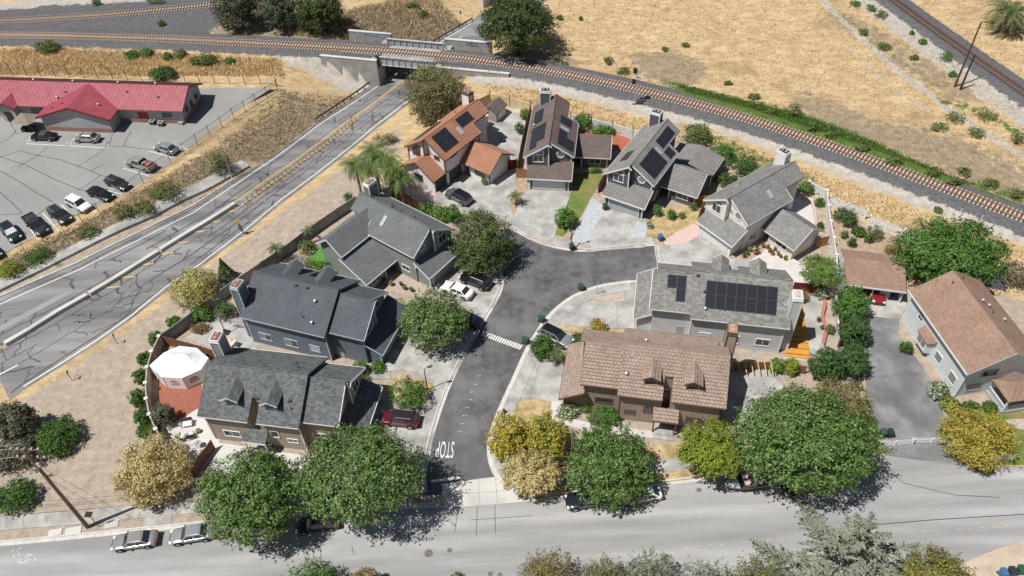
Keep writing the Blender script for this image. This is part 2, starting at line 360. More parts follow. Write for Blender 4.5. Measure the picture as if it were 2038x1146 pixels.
def ground_mat():
    m, nt, b = newmat('ground_mix'); tc = node(nt, 'ShaderNodeTexCoord'); co = tc.outputs['Object']; L = nt.links.new
    za = node(nt, 'ShaderNodeAttribute', attribute_name='zone_a'); zb = node(nt, 'ShaderNodeAttribute', attribute_name='zone_b')
    sa = node(nt, 'ShaderNodeSeparateColor'); sb = node(nt, 'ShaderNodeSeparateColor'); L(za.outputs[0], sa.inputs[0]); L(zb.outputs[0], sb.inputs[0])
    # golden grass, swept into streaks
    mp = node(nt, 'ShaderNodeMapping'); mp.inputs['Scale'].default_value = (1.0, 2.2, 1); mp.inputs['Rotation'].default_value = (0, 0, R(24)); L(co, mp.inputs[0])
    f1, _ = noise_fac(nt, mp.outputs[0], .75, 5, .66, .32, .66, 2.2); f2, _ = noise_fac(nt, co, .09, 4, .6, .35, .65); f3, _ = noise_fac(nt, co, 4.5, 4, .8, .3, .72)
    g = mixc(nt, f1, C((.31, .21, .105)), C((.60, .45, .26))); fm, _ = noise_fac(nt, mp.outputs[0], .32, 4, .65, .45, .68, .8); g = mixc(nt, fm, g, C((.62, .475, .285))); fb, _ = noise_fac(nt, co, .11, 5, .68, .53, .70, .6); g = mixc(nt, fb, g, C((.34, .24, .135))); 
    k = node(nt, 'ShaderNodeMapRange'); k.inputs[3].default_value = .80; k.inputs[4].default_value = 1.12; L(f3, k.inputs[0]); g = mixc(nt, 1.0, g, k.outputs[0], 'MULTIPLY')
    def layer(col, w, c1, c2, s, edge=.55, fs=6.0, thr=.5, sharp=.12):
        n = node(nt, 'ShaderNodeTexNoise'); n.inputs['Scale'].default_value = edge; n.inputs['Detail'].default_value = 4; n.inputs['Roughness'].default_value = .72; L(co, n.inputs['Vector'])
        a = node(nt, 'ShaderNodeMath', operation='ADD'); L(w, a.inputs[0]); 
        sc = node(nt, 'ShaderNodeMath', operation='MULTIPLY_ADD'); L(n.outputs[0], sc.inputs[0]); sc.inputs[1].default_value = 1.5; sc.inputs[2].default_value = -.75
        L(sc.outputs[0], a.inputs[1])
        mr = node(nt, 'ShaderNodeMapRange', interpolation_type='SMOOTHSTEP'); mr.inputs[1].default_value = thr-sharp; mr.inputs[2].default_value = thr+sharp; L(a.outputs[0], mr.inputs[0])
        gate = node(nt, 'ShaderNodeMath', operation='GREATER_THAN'); L(w, gate.inputs[0]); gate.inputs[1].default_value = .02
        mm = node(nt, 'ShaderNodeMath', operation='MULTIPLY'); L(mr.outputs[0], mm.inputs[0]); L(gate.outputs[0], mm.inputs[1])
        ff, _ = noise_fac(nt, co, s, 4, .75, .32, .68); c = mixc(nt, ff, C(c1), C(c2))
        fi, _ = noise_fac(nt, co, fs, 3, .8, .25, .75); kk = node(nt, 'ShaderNodeMapRange'); kk.inputs[3].default_value = .80; kk.inputs[4].default_value = 1.18; L(fi, kk.inputs[0]); c = mixc(nt, 1.0, c, kk.outputs[0], 'MULTIPLY')
        return mixc(nt, mm.outputs[0], col, c)
    col = layer(g, sb.outputs[1], (.20, .155, .11), (.38, .295, .20), .8)
    col = layer(col, sb.outputs[0], (.29, .235, .185), (.46, .385, .31), .9, .4, 7.0)
    col = layer(col, sa.outputs[1], (.33, .30, .26), (.50, .46, .41), .9, .5, 9.0)
    col = layer(col, sa.outputs[0], (.085, .085, .09), (.155, .15, .15), 1.5, .8, 9.0)
    col = layer(col, sa.outputs[2], (.05, .10, .02), (.14, .19, .05), .9, .8, 5.0)
    L(col, b.inputs['Base Color']); b.inputs['Roughness'].default_value = .95; b.inputs['Specular IOR Level'].default_value = .1
    n = node(nt, 'ShaderNodeTexNoise'); n.inputs['Scale'].default_value = 3.0; n.inputs['Detail'].default_value = 4; n.inputs['Roughness'].default_value = .75; L(co, n.inputs['Vector'])
    bp = node(nt, 'ShaderNodeBump'); bp.inputs['Strength'].default_value = .55; bp.inputs['Distance'].default_value = .22; L(n.outputs[0], bp.inputs['Height']); L(bp.outputs[0], b.inputs['Normal'])
    return m
me.materials.append(ground_mat())
ground = link('ground', me); tag(ground, kind='structure')

# ================================================================ SURFACE MATERIALS
m_conc = M('concrete', (.37, .36, .335), (.46, .45, .42), .8, .12, 9.0, c3=(.26, .25, .235), s3=.42)
m_conc2 = M('concrete_pale', (.52, .50, .47), (.60, .58, .545), .6, .08, 8.0, c3=(.44, .42, .40), s3=.3)
m_kerb = M('kerb_concrete', (.46, .44, .41), (.58, .56, .53), 1.2, .10)
m_redkerb = M('red_kerb_paint', (.42, .20, .18), (.52, .36, .33), 1.5, .12)
m_dark = M('fresh_asphalt', (.066, .065, .067), (.125, .122, .122), .9, .25, 6.0, c3=(.16, .157, .154), s3=.22)
m_road = M('aged_asphalt', (.29, .286, .28), (.42, .414, .405), .45, .14, 8.0, c3=(.235, .232, .228), s3=.22, streak=R(-7.5))
m_av = M('avenue_asphalt', (.18, .178, .176), (.28, .276, .272), .55, .16, 7.0, c3=(.14, .138, .138), s3=.3, streak=R(-53))
m_lot = M('lot_asphalt', (.25, .246, .236), (.31, .304, .292), .4, .12, 8.0, c3=(.245, .24, .232), s3=.1)
m_drive = M('drive_asphalt', (.16, .16, .162), (.26, .258, .255), .5, .18, 6.0, c3=(.125, .125, .128), s3=.2)
m_seal = M('crack_sealant', (.055, .054, .056), (.095, .094, .095), 3.0)
m_white = M('white_paint', (.62, .61, .58), (.76, .75, .72), 3.0, .1)
m_yellow = M('yellow_paint', (.58, .36, .09), (.70, .48, .17), 2.5, .12)
m_pink = M('pink_pavers', (.50, .36, .31), (.60, .45, .39), 3.0, .1)
m_pinkpatio = M('pale_patio', (.50, .465, .44), (.58, .545, .515), .8, .06)
m_blue = M('bluish_pavers', (.36, .385, .41), (.46, .48, .50), 2.5, .16, 5.0)
m_brick = M('brick_pavers', (.25, .085, .055), (.34, .13, .085), 6.0, .15, 12.0)
m_lawn = M('lawn', (.085, .15, .03), (.14, .20, .05), 1.2, .3, 9.0, bump=.6, c3=(.24, .19, .08), s3=.35)
m_drylawn = M('dry_lawn', (.40, .29, .15), (.54, .42, .25), 1.6, .3, 8.0, bump=.7, c3=(.28, .22, .08), s3=.6)
m_turf = M('green_turf', (.07, .20, .035), (.10, .25, .05), 2.0, .2)
m_soil = M('garden_soil', (.30, .215, .145), (.42, .32, .23), 1.4, .25, 8.0)
m_rock = M('rock_bed', (.34, .27, .21), (.50, .43, .37), 3.5, .4, 6.0)
m_redmulch = M('red_mulch', (.30, .08, .045), (.40, .14, .085), 3.0, .3)
m_deck = M('orange_deck', (.50, .22, .04), (.58, .28, .06), .9, .08)

def sheet(name, px, mat, z=.02, thick=None, world=False, parent=None):
    P = px if world else GP(px, z); mb = MB()
    if thick: mb.prism(P, z-thick, z)
    else: mb.face([(x, y, z) for x, y in P])
    o = mb.build(name, mat, parent)
    if parent is None: tag(o, kind='structure')
    return o
def off(pl, d):
    """offset a plan polyline to its left by d"""
    out = []; n = len(pl)
    for i in range(n):
        a = pl[max(i-1, 0)]; b = pl[min(i+1, n-1)]; dx, dy = b[0]-a[0], b[1]-a[1]; L = math.hypot(dx, dy) or 1
        out.append((pl[i][0]-dy/L*d, pl[i][1]+dx/L*d))
    return out
def smooth(pl, k=2):
    for _ in range(k):
        o = [pl[0]]
        for a, b in zip(pl[:-1], pl[1:]):
            o += [(a[0]*.75+b[0]*.25, a[1]*.75+b[1]*.25), (a[0]*.25+b[0]*.75, a[1]*.25+b[1]*.75)]
        pl = o+[pl[-1]]
    return pl
def band(name, pl, d0, d1, z0, z1, mat, parent=None, zf=None, kind='structure'):
    """solid strip along a plan polyline between two offsets"""
    A = off(pl, d0); Bq = off(pl, d1); mb = MB()
    for i in range(len(pl)-1):
        q = [A[i], A[i+1], Bq[i+1], Bq[i]]
        zz = [float(zf(*p)) if zf else 0.0 for p in q]
        t = [(p[0], p[1], a+z1) for p, a in zip(q, zz)]; mb.face(t)
        for a, b2 in ((0, 1), (2, 3)):
            mb.face([t[b2], t[a], (q[a][0], q[a][1], zz[a]+z0), (q[b2][0], q[b2][1], zz[b2]+z0)])
        if i == 0 or i == len(pl)-2:
            e = (0, 3) if i == 0 else (1, 2)
            mb.face([t[e[0]], t[e[1]], (q[e[1]][0], q[e[1]][1], zz[e[1]]+z0), (q[e[0]][0], q[e[0]][1], zz[e[0]]+z0)])
    o = mb.build(name, mat, parent)
    if parent is None: tag(o, kind=kind)
    return o
def strip(mb, pl, wd, z, zf=None, m=0):
    A = off(pl, wd/2); Bq = off(pl, -wd/2)
    for i in range(len(pl)-1):
        mb.face([(p[0], p[1], (float(zf(*p)) if zf else 0)+z) for p in (A[i], Bq[i], Bq[i+1], A[i+1])], m)

# ================================================================ CUL-DE-SAC STREET
KL = smooth(GP([(836, 985), (846, 950), (853, 920), (862, 872), (878, 820), (897, 768), (925, 708), (957, 655), (983, 612), (1000, 580), (1004, 555), (996, 528), (978, 500), (975, 478), (990, 462), (1012, 453)]), 1)
KT = smooth(GP([(1012, 453), (1030, 464), (1060, 480), (1095, 492), (1130, 499), (1165, 502), (1215, 497), (1262, 492), (1302, 489)]), 1)
KR2 = GP([(1302, 489), (1304, 505), (1309, 528), (1312, 548)])
KR = smooth(GP([(1312, 556), (1262, 557), (1225, 561), (1190, 567), (1160, 577), (1130, 592), (1102, 614), (1080, 638), (1064, 662), (1046, 692), (1032, 722), (1018, 755), (1002, 788), (988, 820), (976, 852), (968, 885), (970, 915), (982, 949), (1005, 972), (1034, 984)]), 1)
street = sheet('street', KL+KT[1:]+KR2[1:]+KR, m_dark, .012, world=True)
sheet('asphalt_patch', [(868, 886), (962, 884), (972, 920), (984, 948), (866, 955), (862, 920)], M('patch_asphalt', (.10, .099, .10), (.13, .128, .128), .6, .2, 7.0), .018, parent=street)
def kerb(name, pl, side, mat=None):
    k = band(name, pl, 0, side*.42, 0, .028, m_kerb); band('kerb_top', off(pl, side*.42), 0, side*.17, 0, .14, mat or m_kerb, k)
    return k
kerb('kerb_west', KL[:-4], 1); kerb('kerb_north', KT, 1); kerb('kerb_east', KR, 1); kerb('kerb_north_east', KR2, 1)
band('red_kerb', off(smooth(GP([(1050, 475), (1080, 487), (1110, 495), (1140, 500), (1158, 501.5)]), 1), .40), 0, .21, 0, .147, m_redkerb)
KLs = off(KL, .59); KRs = off(KR, .59); KTs = off(KT, .59)
band('sidewalk_west', KLs[:-6], 0, 1.5, 0, .11, m_conc); band('sidewalk_east', KRs[3:], 0, 1.5, 0, .11, m_conc); band('sidewalk_north', KTs, 0, 1.3, 0, .11, m_conc)
mk = MB()
for i in range(18):     # row of white tiles across the street
    a = G(962+i*4.35, 664+i*1.58, 0); u = np.array(G(1035, 691)[:2])-np.array(G(962, 664)[:2]); u = u/np.hypot(*u); v = np.array([-u[1], u[0]])
    mk.obox(a[:2], u, v, .10, .42, .013, .022)
mk.build('crossing_tiles', m_white, street)
cu = bpy.data.curves.new('stop_text', 'FONT'); cu.body = 'STOP'; cu.size = 1.0; cu.align_x = 'CENTER'; cu.align_y = 'CENTER'; cu.space_character = 1.12
to = bpy.data.objects.new('stop_tmp', cu); COL.objects.link(to); bpy.context.view_layer.update()
sm = bpy.data.meshes.new_from_object(to); bpy.data.objects.remove(to)
sm.materials.append(m_white); c0 = G(886, 893); sd = KR[-12]; 
so_ = inst('stop_lettering', sm, street, (c0[0], c0[1], .024), (0, 0, R(180-4)), (.82, 3.2, 1))
mk = MB(); strip(mk, GP([(858, 958), (915, 951)]), .32, .026); mk.build('stop_line', m_white, street)

# ================================================================ LOWER ROAD
LK = smooth(GP([(-160, 1100), (0, 1087), (110, 1077), (220, 1066), (320, 1056), (440, 1044), (590, 1031), (700, 1022), (800, 1014), (878, 1010)]), 0)
LK2 = GP([(1036, 999), (1130, 989), (1230, 976), (1340, 964), (1480, 946), (1600, 932), (1700, 921), (1745, 914)])
road_poly = LK+GP([(884, 1012), (1036, 999)])+LK2[1:]+GP([(1760, 906), (1850, 918), (1935, 931), (2038, 928), (2250, 918), (2300, 1040), (2090, 1062), (1985, 1092), (1900, 1125), (1800, 1190), (1400, 1215), (1000, 1250), (500, 1290), (-100, 1340), (-180, 1250)])
road = sheet('road', road_poly, m_road, .008, world=True)
sheet('apron', [(880, 963), (930, 956), (983, 949), (1006, 958), (1029, 970), (1037, 999), (960, 1005), (883, 1012)], m_conc2, .02)
mk = MB()
for (a, b2) in (((917, 953), (919, 1009)), ((952, 951), (955, 1006)), ((986, 950), (990, 1003)), ((881, 985), (1035, 975))):
    strip(mk, GP([a, b2]), .05, .024)
mk.build('apron_joint', M('joint_grey', (.24, .235, .225), (.32, .31, .30), 2.0), road)
band('kerb_south_west', LK, 0, .45, 0, .03, m_kerb); band('kerb_south_west_top', off(LK, .45), 0, .17, 0, .14, m_kerb)
band('kerb_south_east', LK2, 0, .45, 0, .03, m_kerb); band('kerb_south_east_top', off(LK2, .45), 0, .17, 0, .14, m_kerb)
SW1 = smooth(GP([(-160, 1056), (0, 1042), (160, 1030), (300, 1016), (430, 1004), (600, 990), (760, 978), (850, 968)]), 0)
band('sidewalk_south_west', SW1, -.85, .85, 0, .10, m_conc)
SW2 = smooth(GP([(1030, 968), (1130, 955), (1230, 941), (1330, 927), (1480, 908), (1620, 892), (1740, 880)]), 0)
band('sidewalk_south_east', SW2, -.85, .85, 0, .10, m_conc)
mk = MB()
for a in range(0, 420, 46):
    strip(mk, GP([(a, 1034-a*.085), (a+3, 1051-a*.085)]), .03, .104)
mk.build('sidewalk_joint', m_seal, bpy.data.objects['sidewalk_south_west'])
for q in ((110, 1060, .7), (146, 1057, .85), (222, 1044, .75)):      # utility box lids in the verge
    c = G(q[0], q[1]); u = np.array((.985, .17)); mb = MB(); mb.obox(c[:2], u, np.array((-.17, .985)), q[2], q[2]*.55, 0, .09)
    tag(mb.build('utility_cover', m_conc2), {110: 'small square pale utility lid farthest from the wooden pole', 146: 'larger cream utility lid left of the wooden pole foot', 222: 'pale utility lid right of the wooden pole under the sign shadow'}[q[0]], 'utility lid', 'utility lids in the verge')
sheet('verge_slab', [(290, 1027), (345, 1018), (340, 1041), (287, 1048)], m_conc, .05)
mk = MB(); strip(mk, GP([(1700, 1048), (1850, 1035), (2060, 1022)]), .10, .016); strip(mk, GP([(1780, 945), (1800, 962), (1900, 985), (1990, 990)]), .08, .016)
for a, b2 in (((912, 1012), (905, 1060)), ((950, 1009), (948, 1068)), ((985, 1006), (986, 1062)), ((935, 1035), (1060, 1026)), ((635, 1088), (640, 1108)), ((700, 1086), (704, 1104))): strip(mk, GP([a, b2]), .06, .016)
mk.build('crack_seal', m_seal, road)
mk = MB()
for i in range(16):      #  utility chalk strokes on the road near the left edge
    a = np.array(G(25+rng.random()*45, 1092+rng.random()*32)[:2]); t = rng.random()*3.1; L = .15+.35*rng.random()
    strip(mk, [tuple(a), (a[0]+math.cos(t)*L, a[1]+math.sin(t)*L)], .07, .016)
mk.build('chalk_marks', m_white, road)
FRONT = GP([(1985, 1093), (2090, 1063), (2300, 1041), (2400, 1300), (1500, 1400), (-100, 1500), (-180, 1250), (-100, 1343), (500, 1293), (1000, 1253), (1400, 1218), (1800, 1193), (1900, 1128)])
sheet('front_verge', FRONT[:-5]+FRONT[-5:], M('front_soil', (.40, .32, .24), (.52, .43, .34), .6, .2), .05, world=True)
m_iron = M('cast_iron', (.12, .105, .10), (.19, .165, .155), 6.0, .2)
for i, (u, v, r) in enumerate(((853, 1101, .38), (895, 1095, .22), (1072, 546, .36), (976, 1142, .22), (995, 1144, .2), (1125, 971, .25), (392, 971, .3))):
    pass
LIDS = [((853, 1101, .40), 'large round grey manhole cover in the lower road'), ((895, 1095, .24), 'small reddish round valve cover beside the large manhole in the lower road'), ((1285, 538, .36), 'round manhole cover in the turning circle near the grey shingled roof'), ((976, 1142, .24), 'round valve cover at the bottom edge of the picture, left of two'), ((995, 1144, .24), 'round valve cover at the bottom edge of the picture, right of two'), ((1391, 975, .26), 'round drain cover at the kerb by the boat trailer')]
for (u, v, r), lab in LIDS:
    c = G(u, v); mb = MB(); mb.lathe((0, 0, 0), [(r*1.12, 0), (r*1.12, .012), (r, .014), (r*.9, .022)], 18)
    tag(mb.build('manhole_cover', m_iron, loc=(c[0], c[1], .016)), lab, 'manhole cover', 'round covers in the street')
# raised markers
m_dotY = plain('marker_yellow', (.72, .50, .14), .5); m_dotW = plain('marker_white', (.80, .78, .68), .5)
dot = MB(); dot.lathe((0, 0, 0), [(.06, 0), (.055, .02), (.02, .03)], 8)
dmY = dot.mesh('marker', m_dotY); dmW = dot.mesh('marker_w', m_dotW)
yd = [(1022, 1118), (1080, 1112), (1123, 1109), (1150, 1107), (1198, 1104), (1222, 1101)]+[(1342, 1090), (1367, 1089), (1390, 1086), (1414, 1084), (1437, 1083), (1483, 1079.5), (1506, 1077), (1530, 1075), (1554, 1073.5)]+[(1811, 1058.5), (1838, 1057.5), (1861, 1056), (1908, 1053), (1932, 1051.5), (1955, 1049.5), (1980, 1048.5), (2002, 1047)]
for i, q in enumerate(yd):
    c = G(*q)
    for k in (-.14, .14): tag(inst('road_marker', dmY, None, (c[0]+k, c[1]+k*.12, .01)), 'yellow raised marker, %s dot of the %s pair from the left' % ('left' if k < 0 else 'right', ordn(i+1)), 'road marker', 'yellow raised markers of the lower road')
wd_ = [(953, 748), (947, 765), (941, 780), (936, 795), (930, 811), (925, 827), (919, 843), (914, 859)]
for i, q in enumerate(wd_):
    c = G(*q)
    for k in (-.15, .15): tag(inst('road_marker', dmW, None, (c[0]+k, c[1]+k*.1, .014)), 'tiny white raised marker, %s dot of the %s pair above the stop lettering' % ('left' if k < 0 else 'right', ordn(8-i)), 'road marker', 'white raised markers of the side street')

# ================================================================ AVENUE (dips under the bridge)
def dens(pl, k=6):
    o = []
    for a, b2 in zip(pl[:-1], pl[1:]):
        for i in range(k): o.append((a[0]+(b2[0]-a[0])*i/k, a[1]+(b2[1]-a[1])*i/k))
    return o+[pl[-1]]
def resamp(pl, n):
    P = np.array(pl); d = np.r_[0, np.cumsum(np.hypot(*np.diff(P, axis=0).T))]; t = np.linspace(0, d[-1], n)
    return list(zip(np.interp(t, d, P[:, 0]), np.interp(t, d, P[:, 1])))
A_, B_ = resamp(AV_Lw, 90), resamp(AV_Rw, 90)
mb = MB(); W = 8
for i in range(89):
    for j in range(W):
        q = []
        for (ii, jj) in ((i, j), (i, j+1), (i+1, j+1), (i+1, j)):
            t = jj/W; x = A_[ii][0]*(1-t)+B_[ii][0]*t; y = A_[ii][1]*(1-t)+B_[ii][1]*t; q.append((x, y, float(av_z(x, y))+.004))
        mb.face(q)
avenue = tag(mb.build('avenue', m_av, smooth=True), kind='structure')
def avp(t, wv):
    """plan point on the avenue: t 0..1 along, wv 0..1 from the left edge"""
    i = min(int(t*89), 88); f = t*89-i
    a = [A_[i][k]*(1-f)+A_[i+1][k]*f for k in (0, 1)]; b2 = [B_[i][k]*(1-f)+B_[i+1][k]*f for k in (0, 1)]
    return (a[0]*(1-wv)+b2[0]*wv, a[1]*(1-wv)+b2[1]*wv)
def avline(px): return dens([GA(*q)[:2] for q in px], 8)
mk = MB()
strip(mk, avline([(-60, 633), (27.5, 593), (154, 538), (275, 478), (384.8, 423), (467, 368), (549.5, 312), (637.4, 246), (709, 200), (766.6, 161), (810, 131), (880, 81), (937, 47)]), .16, .012, av_z)
strip(mk, avline([(46.7, 769), (118, 725), (200, 672), (264, 626), (330, 571), (398.6, 524.6), (489, 456), (558, 398), (610, 359.7), (711.7, 280), (747, 250), (799.6, 210.3), (850, 172)]), .20, .012, av_z)
strip(mk, avline([(0, 745), (36, 726)]), .22, .013, av_z)
mk.build('edge_line', m_white, avenue)
mk = MB()
YL = [(0, 692), (60, 655), (130, 612), (205, 567), (280, 517), (340, 478), (410, 436), (470, 398), (530, 357), (600, 308), (680, 248), (730, 214), (790, 168), (850, 122), (920, 70)]
strip(mk, avline(YL), .13, .012, av_z); strip(mk, [(p[0]+.25, p[1]-.2) for p in avline(YL)], .11, .012, av_z)
for i, (u, v) in enumerate([(210, 573), (240, 553), (278, 527), (318, 505), (350, 483), (380, 462), (412, 442), (445, 421)]):
    a = GA(u, v); strip(mk, [(a[0], a[1]), (a[0]+1.9, a[1]+.25)], .22, .013, av_z)
strip(mk, avline([(470, 417), (530, 372), (600, 322), (680, 262), (713, 230)]), .14, .012, av_z)
mk.build('centre_line', m_yellow, avenue)
# crack sealing: a net of wandering dark lines
mk = MB(); r2 = np.random.default_rng(3)
def wander(t0, w0, dt, dw, n, j):
    pts = []; t, wv = t0, w0
    for i in range(n):
        if not (.0 < t < .99 and .02 < wv < .98): break
        pts.append(avp(t, wv)); t += dt/n+r2.normal()*j*.0022; wv += dw/n+r2.normal()*j*.018
    return pts
SEAM = [.06, .17, .29, .40, .56, .66, .76, .86, .95]; NT = 240
seam = []
for q in SEAM:
    e = np.cumsum(r2.normal(size=NT)); e = (e-np.linspace(e[0], e[-1], NT))*.0016; seam.append([avp(.003+.66*t/NT, min(.985, max(.015, q+e[t]+.004*math.sin(t*.21+q*9)))) for t in range(NT)])
for si, sm_ in enumerate(seam):
    t = 0
    while t < NT-8:
        ln = int(10+60*r2.random()); 
        if r2.random() < (.55 if si < 4 else .85): strip(mk, sm_[t:min(NT, t+ln)], .10+.16*r2.random(), .009, av_z)
        t += ln
for si in range(len(seam)-1):
    t = r2.random()*10
    while t < NT-4:
        a = seam[si][int(t)]; k2 = int(max(0, min(NT-1, t+r2.normal()*4))); b2 = seam[si+1][k2]; n_ = 7; P_ = [(a[0]+(b2[0]-a[0])*u/n_+(r2.normal()*.16 if 0 < u < n_ else 0), a[1]+(b2[1]-a[1])*u/n_+(r2.normal()*.16 if 0 < u < n_ else 0)) for u in range(n_+1)]
        strip(mk, P_, .12+.24*r2.random()**2, .0095, av_z); t += (4+11*r2.random())*(1.7 if si < 3 else 1.0)
mk.build('crack_seal', m_seal, avenue)
sheet('road_patch', [(0, 648), (120, 585), (142, 580), (142, 583), (0, 660)], M('patch2', (.26, .256, .25), (.30, .295, .29), .5, .12), .013, parent=avenue)
# kerb, verge and sidewalk of the avenue on its left
band('avenue_kerb', dens(AV_Lw[:6], 6), 0, .22, -.1, .13, m_kerb, zf=av_z)
SWA = dens([S(u, v)[:2] for u, v in ((-90, 617), (0, 573), (100, 524), (200, 473), (300, 425), (400, 375), (445, 352), (490, 329))], 8)
band('avenue_sidewalk', SWA, -.9, .9, -.9, .42, m_conc, zf=Hz)

# ================================================================ PAVED LOTS AND YARDS
LOT = GP([(-140, 600), (0, 512), (60, 473), (120, 440), (200, 408), (262, 376), (330, 330), (400, 275), (470, 222), (552, 168), (540, 174), (400, 176), (0, 158), (-140, 152)])
lot = sheet('parking_lot', LOT, m_lot, .03, world=True)
mk = MB()
for pl in ([(0, 193+120), (42, 300), (60, 306), (120, 318), (170, 336), (200, 349), (212, 352)], [(0, 312), (55, 330), (110, 358), (160, 378), (172, 380)], [(0, 340), (40, 362), (75, 385), (105, 402)], [(0, 382), (24, 404), (44, 424)], [(206, 299), (215, 281), (217, 291), (224, 267)], [(217, 291), (250, 292), (300, 298), (330, 304)], [(215, 292), (190, 310), (155, 331)], [(255, 266), (262, 262), (250, 280), (247, 291)], [(96, 292), (75, 310), (35, 333)], [(33, 258), (20, 275), (0, 285)], [(205, 327), (180, 341)], [(200, 349), (172, 370), (156, 378)], [(66, 435), (90, 415), (100, 407)], [(0, 428), (45, 425)]):
    strip(mk, GP(pl), .13, .034)
mk.build('crack_seal', m_seal, lot)
mk = MB()
for pl in ([(60, 277), (53, 286), (130, 290), (134, 283)], [(142, 283), (138, 290), (212, 295), (217, 288)], [(296, 300), (348, 315)], [(245, 335), (298, 351)], [(357, 290), (374, 298)], [(48, 441), (78, 478)], [(85, 424), (118, 461)], [(122, 407), (156, 443)], [(158, 390), (190, 424)], [(196, 371), (217, 391)], [(213, 379), (244, 387)]):
    strip(mk, GP(pl), .13, .036)
mk.build('bay_line', m_white, lot)
sheet('drive_h1', [(728, 862), (762, 795), (872, 812), (862, 872), (846, 940), (800, 940), (752, 905)], m_conc, .05)
sheet('drive_h2', [(755, 742), (803, 655), (870, 640), (962, 641), (925, 708), (893, 768), (850, 752), (800, 735)], m_conc, .06)
sheet('drive_h3', [(850, 570), (902, 518), (960, 530), (1000, 562), (983, 612), (930, 612), (888, 600)], m_conc, .055)
sheet('drive_h4', [(862, 395), (915, 345), (980, 365), (1030, 325), (1028, 372), (1010, 395), (1022, 430), (1035, 458), (1012, 450), (975, 430), (905, 418)], m_conc, .05)
sheet('drive_h5', [(1045, 378), (1137, 380), (1130, 402), (1112, 440), (1098, 490), (1060, 478), (1015, 452), (1028, 415)], m_conc, .055)
sheet('drive_h6', [(1197, 412), (1282, 434), (1288, 450), (1284, 492), (1215, 497), (1165, 500), (1170, 460)], m_conc, .06)
sheet('paver_drive', [(1178, 392), (1200, 408), (1206, 420), (1184, 450), (1168, 498), (1140, 492), (1140, 470), (1160, 430)], m_blue, .066)
sheet('paver_drive_right', [(1270, 440), (1287, 447), (1283, 478), (1248, 480)], m_blue, .067)
sheet('drive_h7', [(1303, 490), (1330, 485), (1385, 462), (1455, 515), (1520, 520), (1500, 545), (1312, 545)], m_conc, .055)
sheet('pink_walk', [(1320, 480), (1345, 462), (1378, 446), (1395, 448), (1388, 470), (1365, 484), (1325, 488)], m_pink, .062)
sheet('drive_h8', [(1095, 645), (1118, 622), (1165, 598), (1265, 600), (1262, 655), (1150, 650)], m_conc, .06)
sheet('walk_h8', [(1247, 570), (1262, 570), (1262, 600), (1243, 600)], m_conc, .064)
sheet('drive_h9', [(1008, 795), (1028, 745), (1055, 690), (1128, 720), (1118, 805), (1060, 790)], m_conc, .055)
sheet('walk_h9', [(1098, 798), (1118, 800), (1112, 828), (1180, 842), (1300, 858), (1300, 872), (1170, 858), (1095, 835)], m_conc2, .06)
sheet('dry_yard_h9', [(1022, 792), (1096, 800), (1096, 850), (1300, 885), (1450, 880), (1480, 905), (1330, 925), (1030, 965), (985, 900), (1000, 830)], m_drylawn, .034)
sheet('verge_h9', [(1035, 985), (1330, 936), (1480, 918), (1480, 940), (1340, 958), (1040, 996)], m_drylawn, .05)
sheet('dry_yard_h8', [(1098, 644), (1160, 652), (1242, 656), (1238, 670), (1160, 664), (1085, 656)], m_drylawn, .05)
sheet('rock_bed', [(1152, 592), (1180, 580), (1245, 573), (1242, 600), (1200, 600)], m_rock, .05)
sheet('lawn_h5', [(1142, 345), (1196, 340), (1200, 355), (1175, 395), (1150, 440), (1120, 470), (1098, 465), (1118, 410), (1128, 395), (1140, 370)], m_lawn, .045)
sheet('dry_yard_h6', [(1288, 430), (1330, 405), (1392, 412), (1388, 445), (1330, 470), (1286, 476)], m_drylawn, .045)
sheet('yard_h2', [(795, 745), (850, 760), (890, 772), (868, 812), (830, 806), (780, 790), (762, 770)], m_drylawn, .045)
sheet('stone_edge', [(722, 742), (750, 738), (775, 742), (778, 752), (745, 756)], m_conc, .09)
sheet('walk_h3', [(758, 560), (800, 535), (830, 560), (850, 575), (840, 592), (790, 585)], M('tan_pavers', (.34, .27, .22), (.43, .36, .30), 3.0, .15), .05)
sheet('turf_h3', [(606, 520), (640, 485), (668, 492), (650, 530), (612, 548)], m_turf, .04)
sheet('green_bed_h3', [(770, 598), (800, 592), (812, 612), (795, 625), (772, 612)], m_lawn, .045)
sheet('pink_yard_h4', [(806, 352), (870, 388), (862, 398), (905, 420), (880, 440), (815, 390), (795, 365)], M('pink_gravel', (.42, .32, .29), (.54, .43, .40), 3.0, .25), .03)
sheet('patio_h4', [(958, 270), (985, 215), (1035, 215), (1048, 240), (1040, 300), (1030, 330), (980, 320)], m_conc, .03)
sheet('path_bed_h5', [(1022, 350), (1035, 320), (1050, 350), (1046, 420), (1018, 452), (1008, 430), (1024, 400)], m_soil, .035)
sheet('patio_h7', [(1470, 535), (1535, 488), (1585, 517), (1618, 545), (1604, 580), (1500, 575)], m_pinkpatio, .03)
sheet('back_patio_h7', [(1560, 400), (1598, 388), (1618, 396), (1622, 440), (1624, 470), (1580, 470)], m_pinkpatio, .03)
sheet('garden_bed', [(1640, 418), (1785, 462), (1795, 500), (1690, 500), (1655, 500)], m_soil, .02)
sheet('patio_h8', [(1578, 590), (1640, 588), (1640, 640), (1638, 688), (1610, 720), (1560, 712)], m_conc, .03)
sheet('side_yard_h9', [(1448, 735), (1530, 720), (1560, 760), (1545, 830), (1470, 850), (1445, 840)], m_conc, .03)
sheet('asphalt_drive', [(1722, 625), (1790, 634), (1790, 665), (1838, 730), (1872, 795), (1888, 868), (1898, 905), (1935, 931), (1850, 918), (1760, 906), (1748, 860), (1722, 790), (1724, 690)], m_drive, .016)
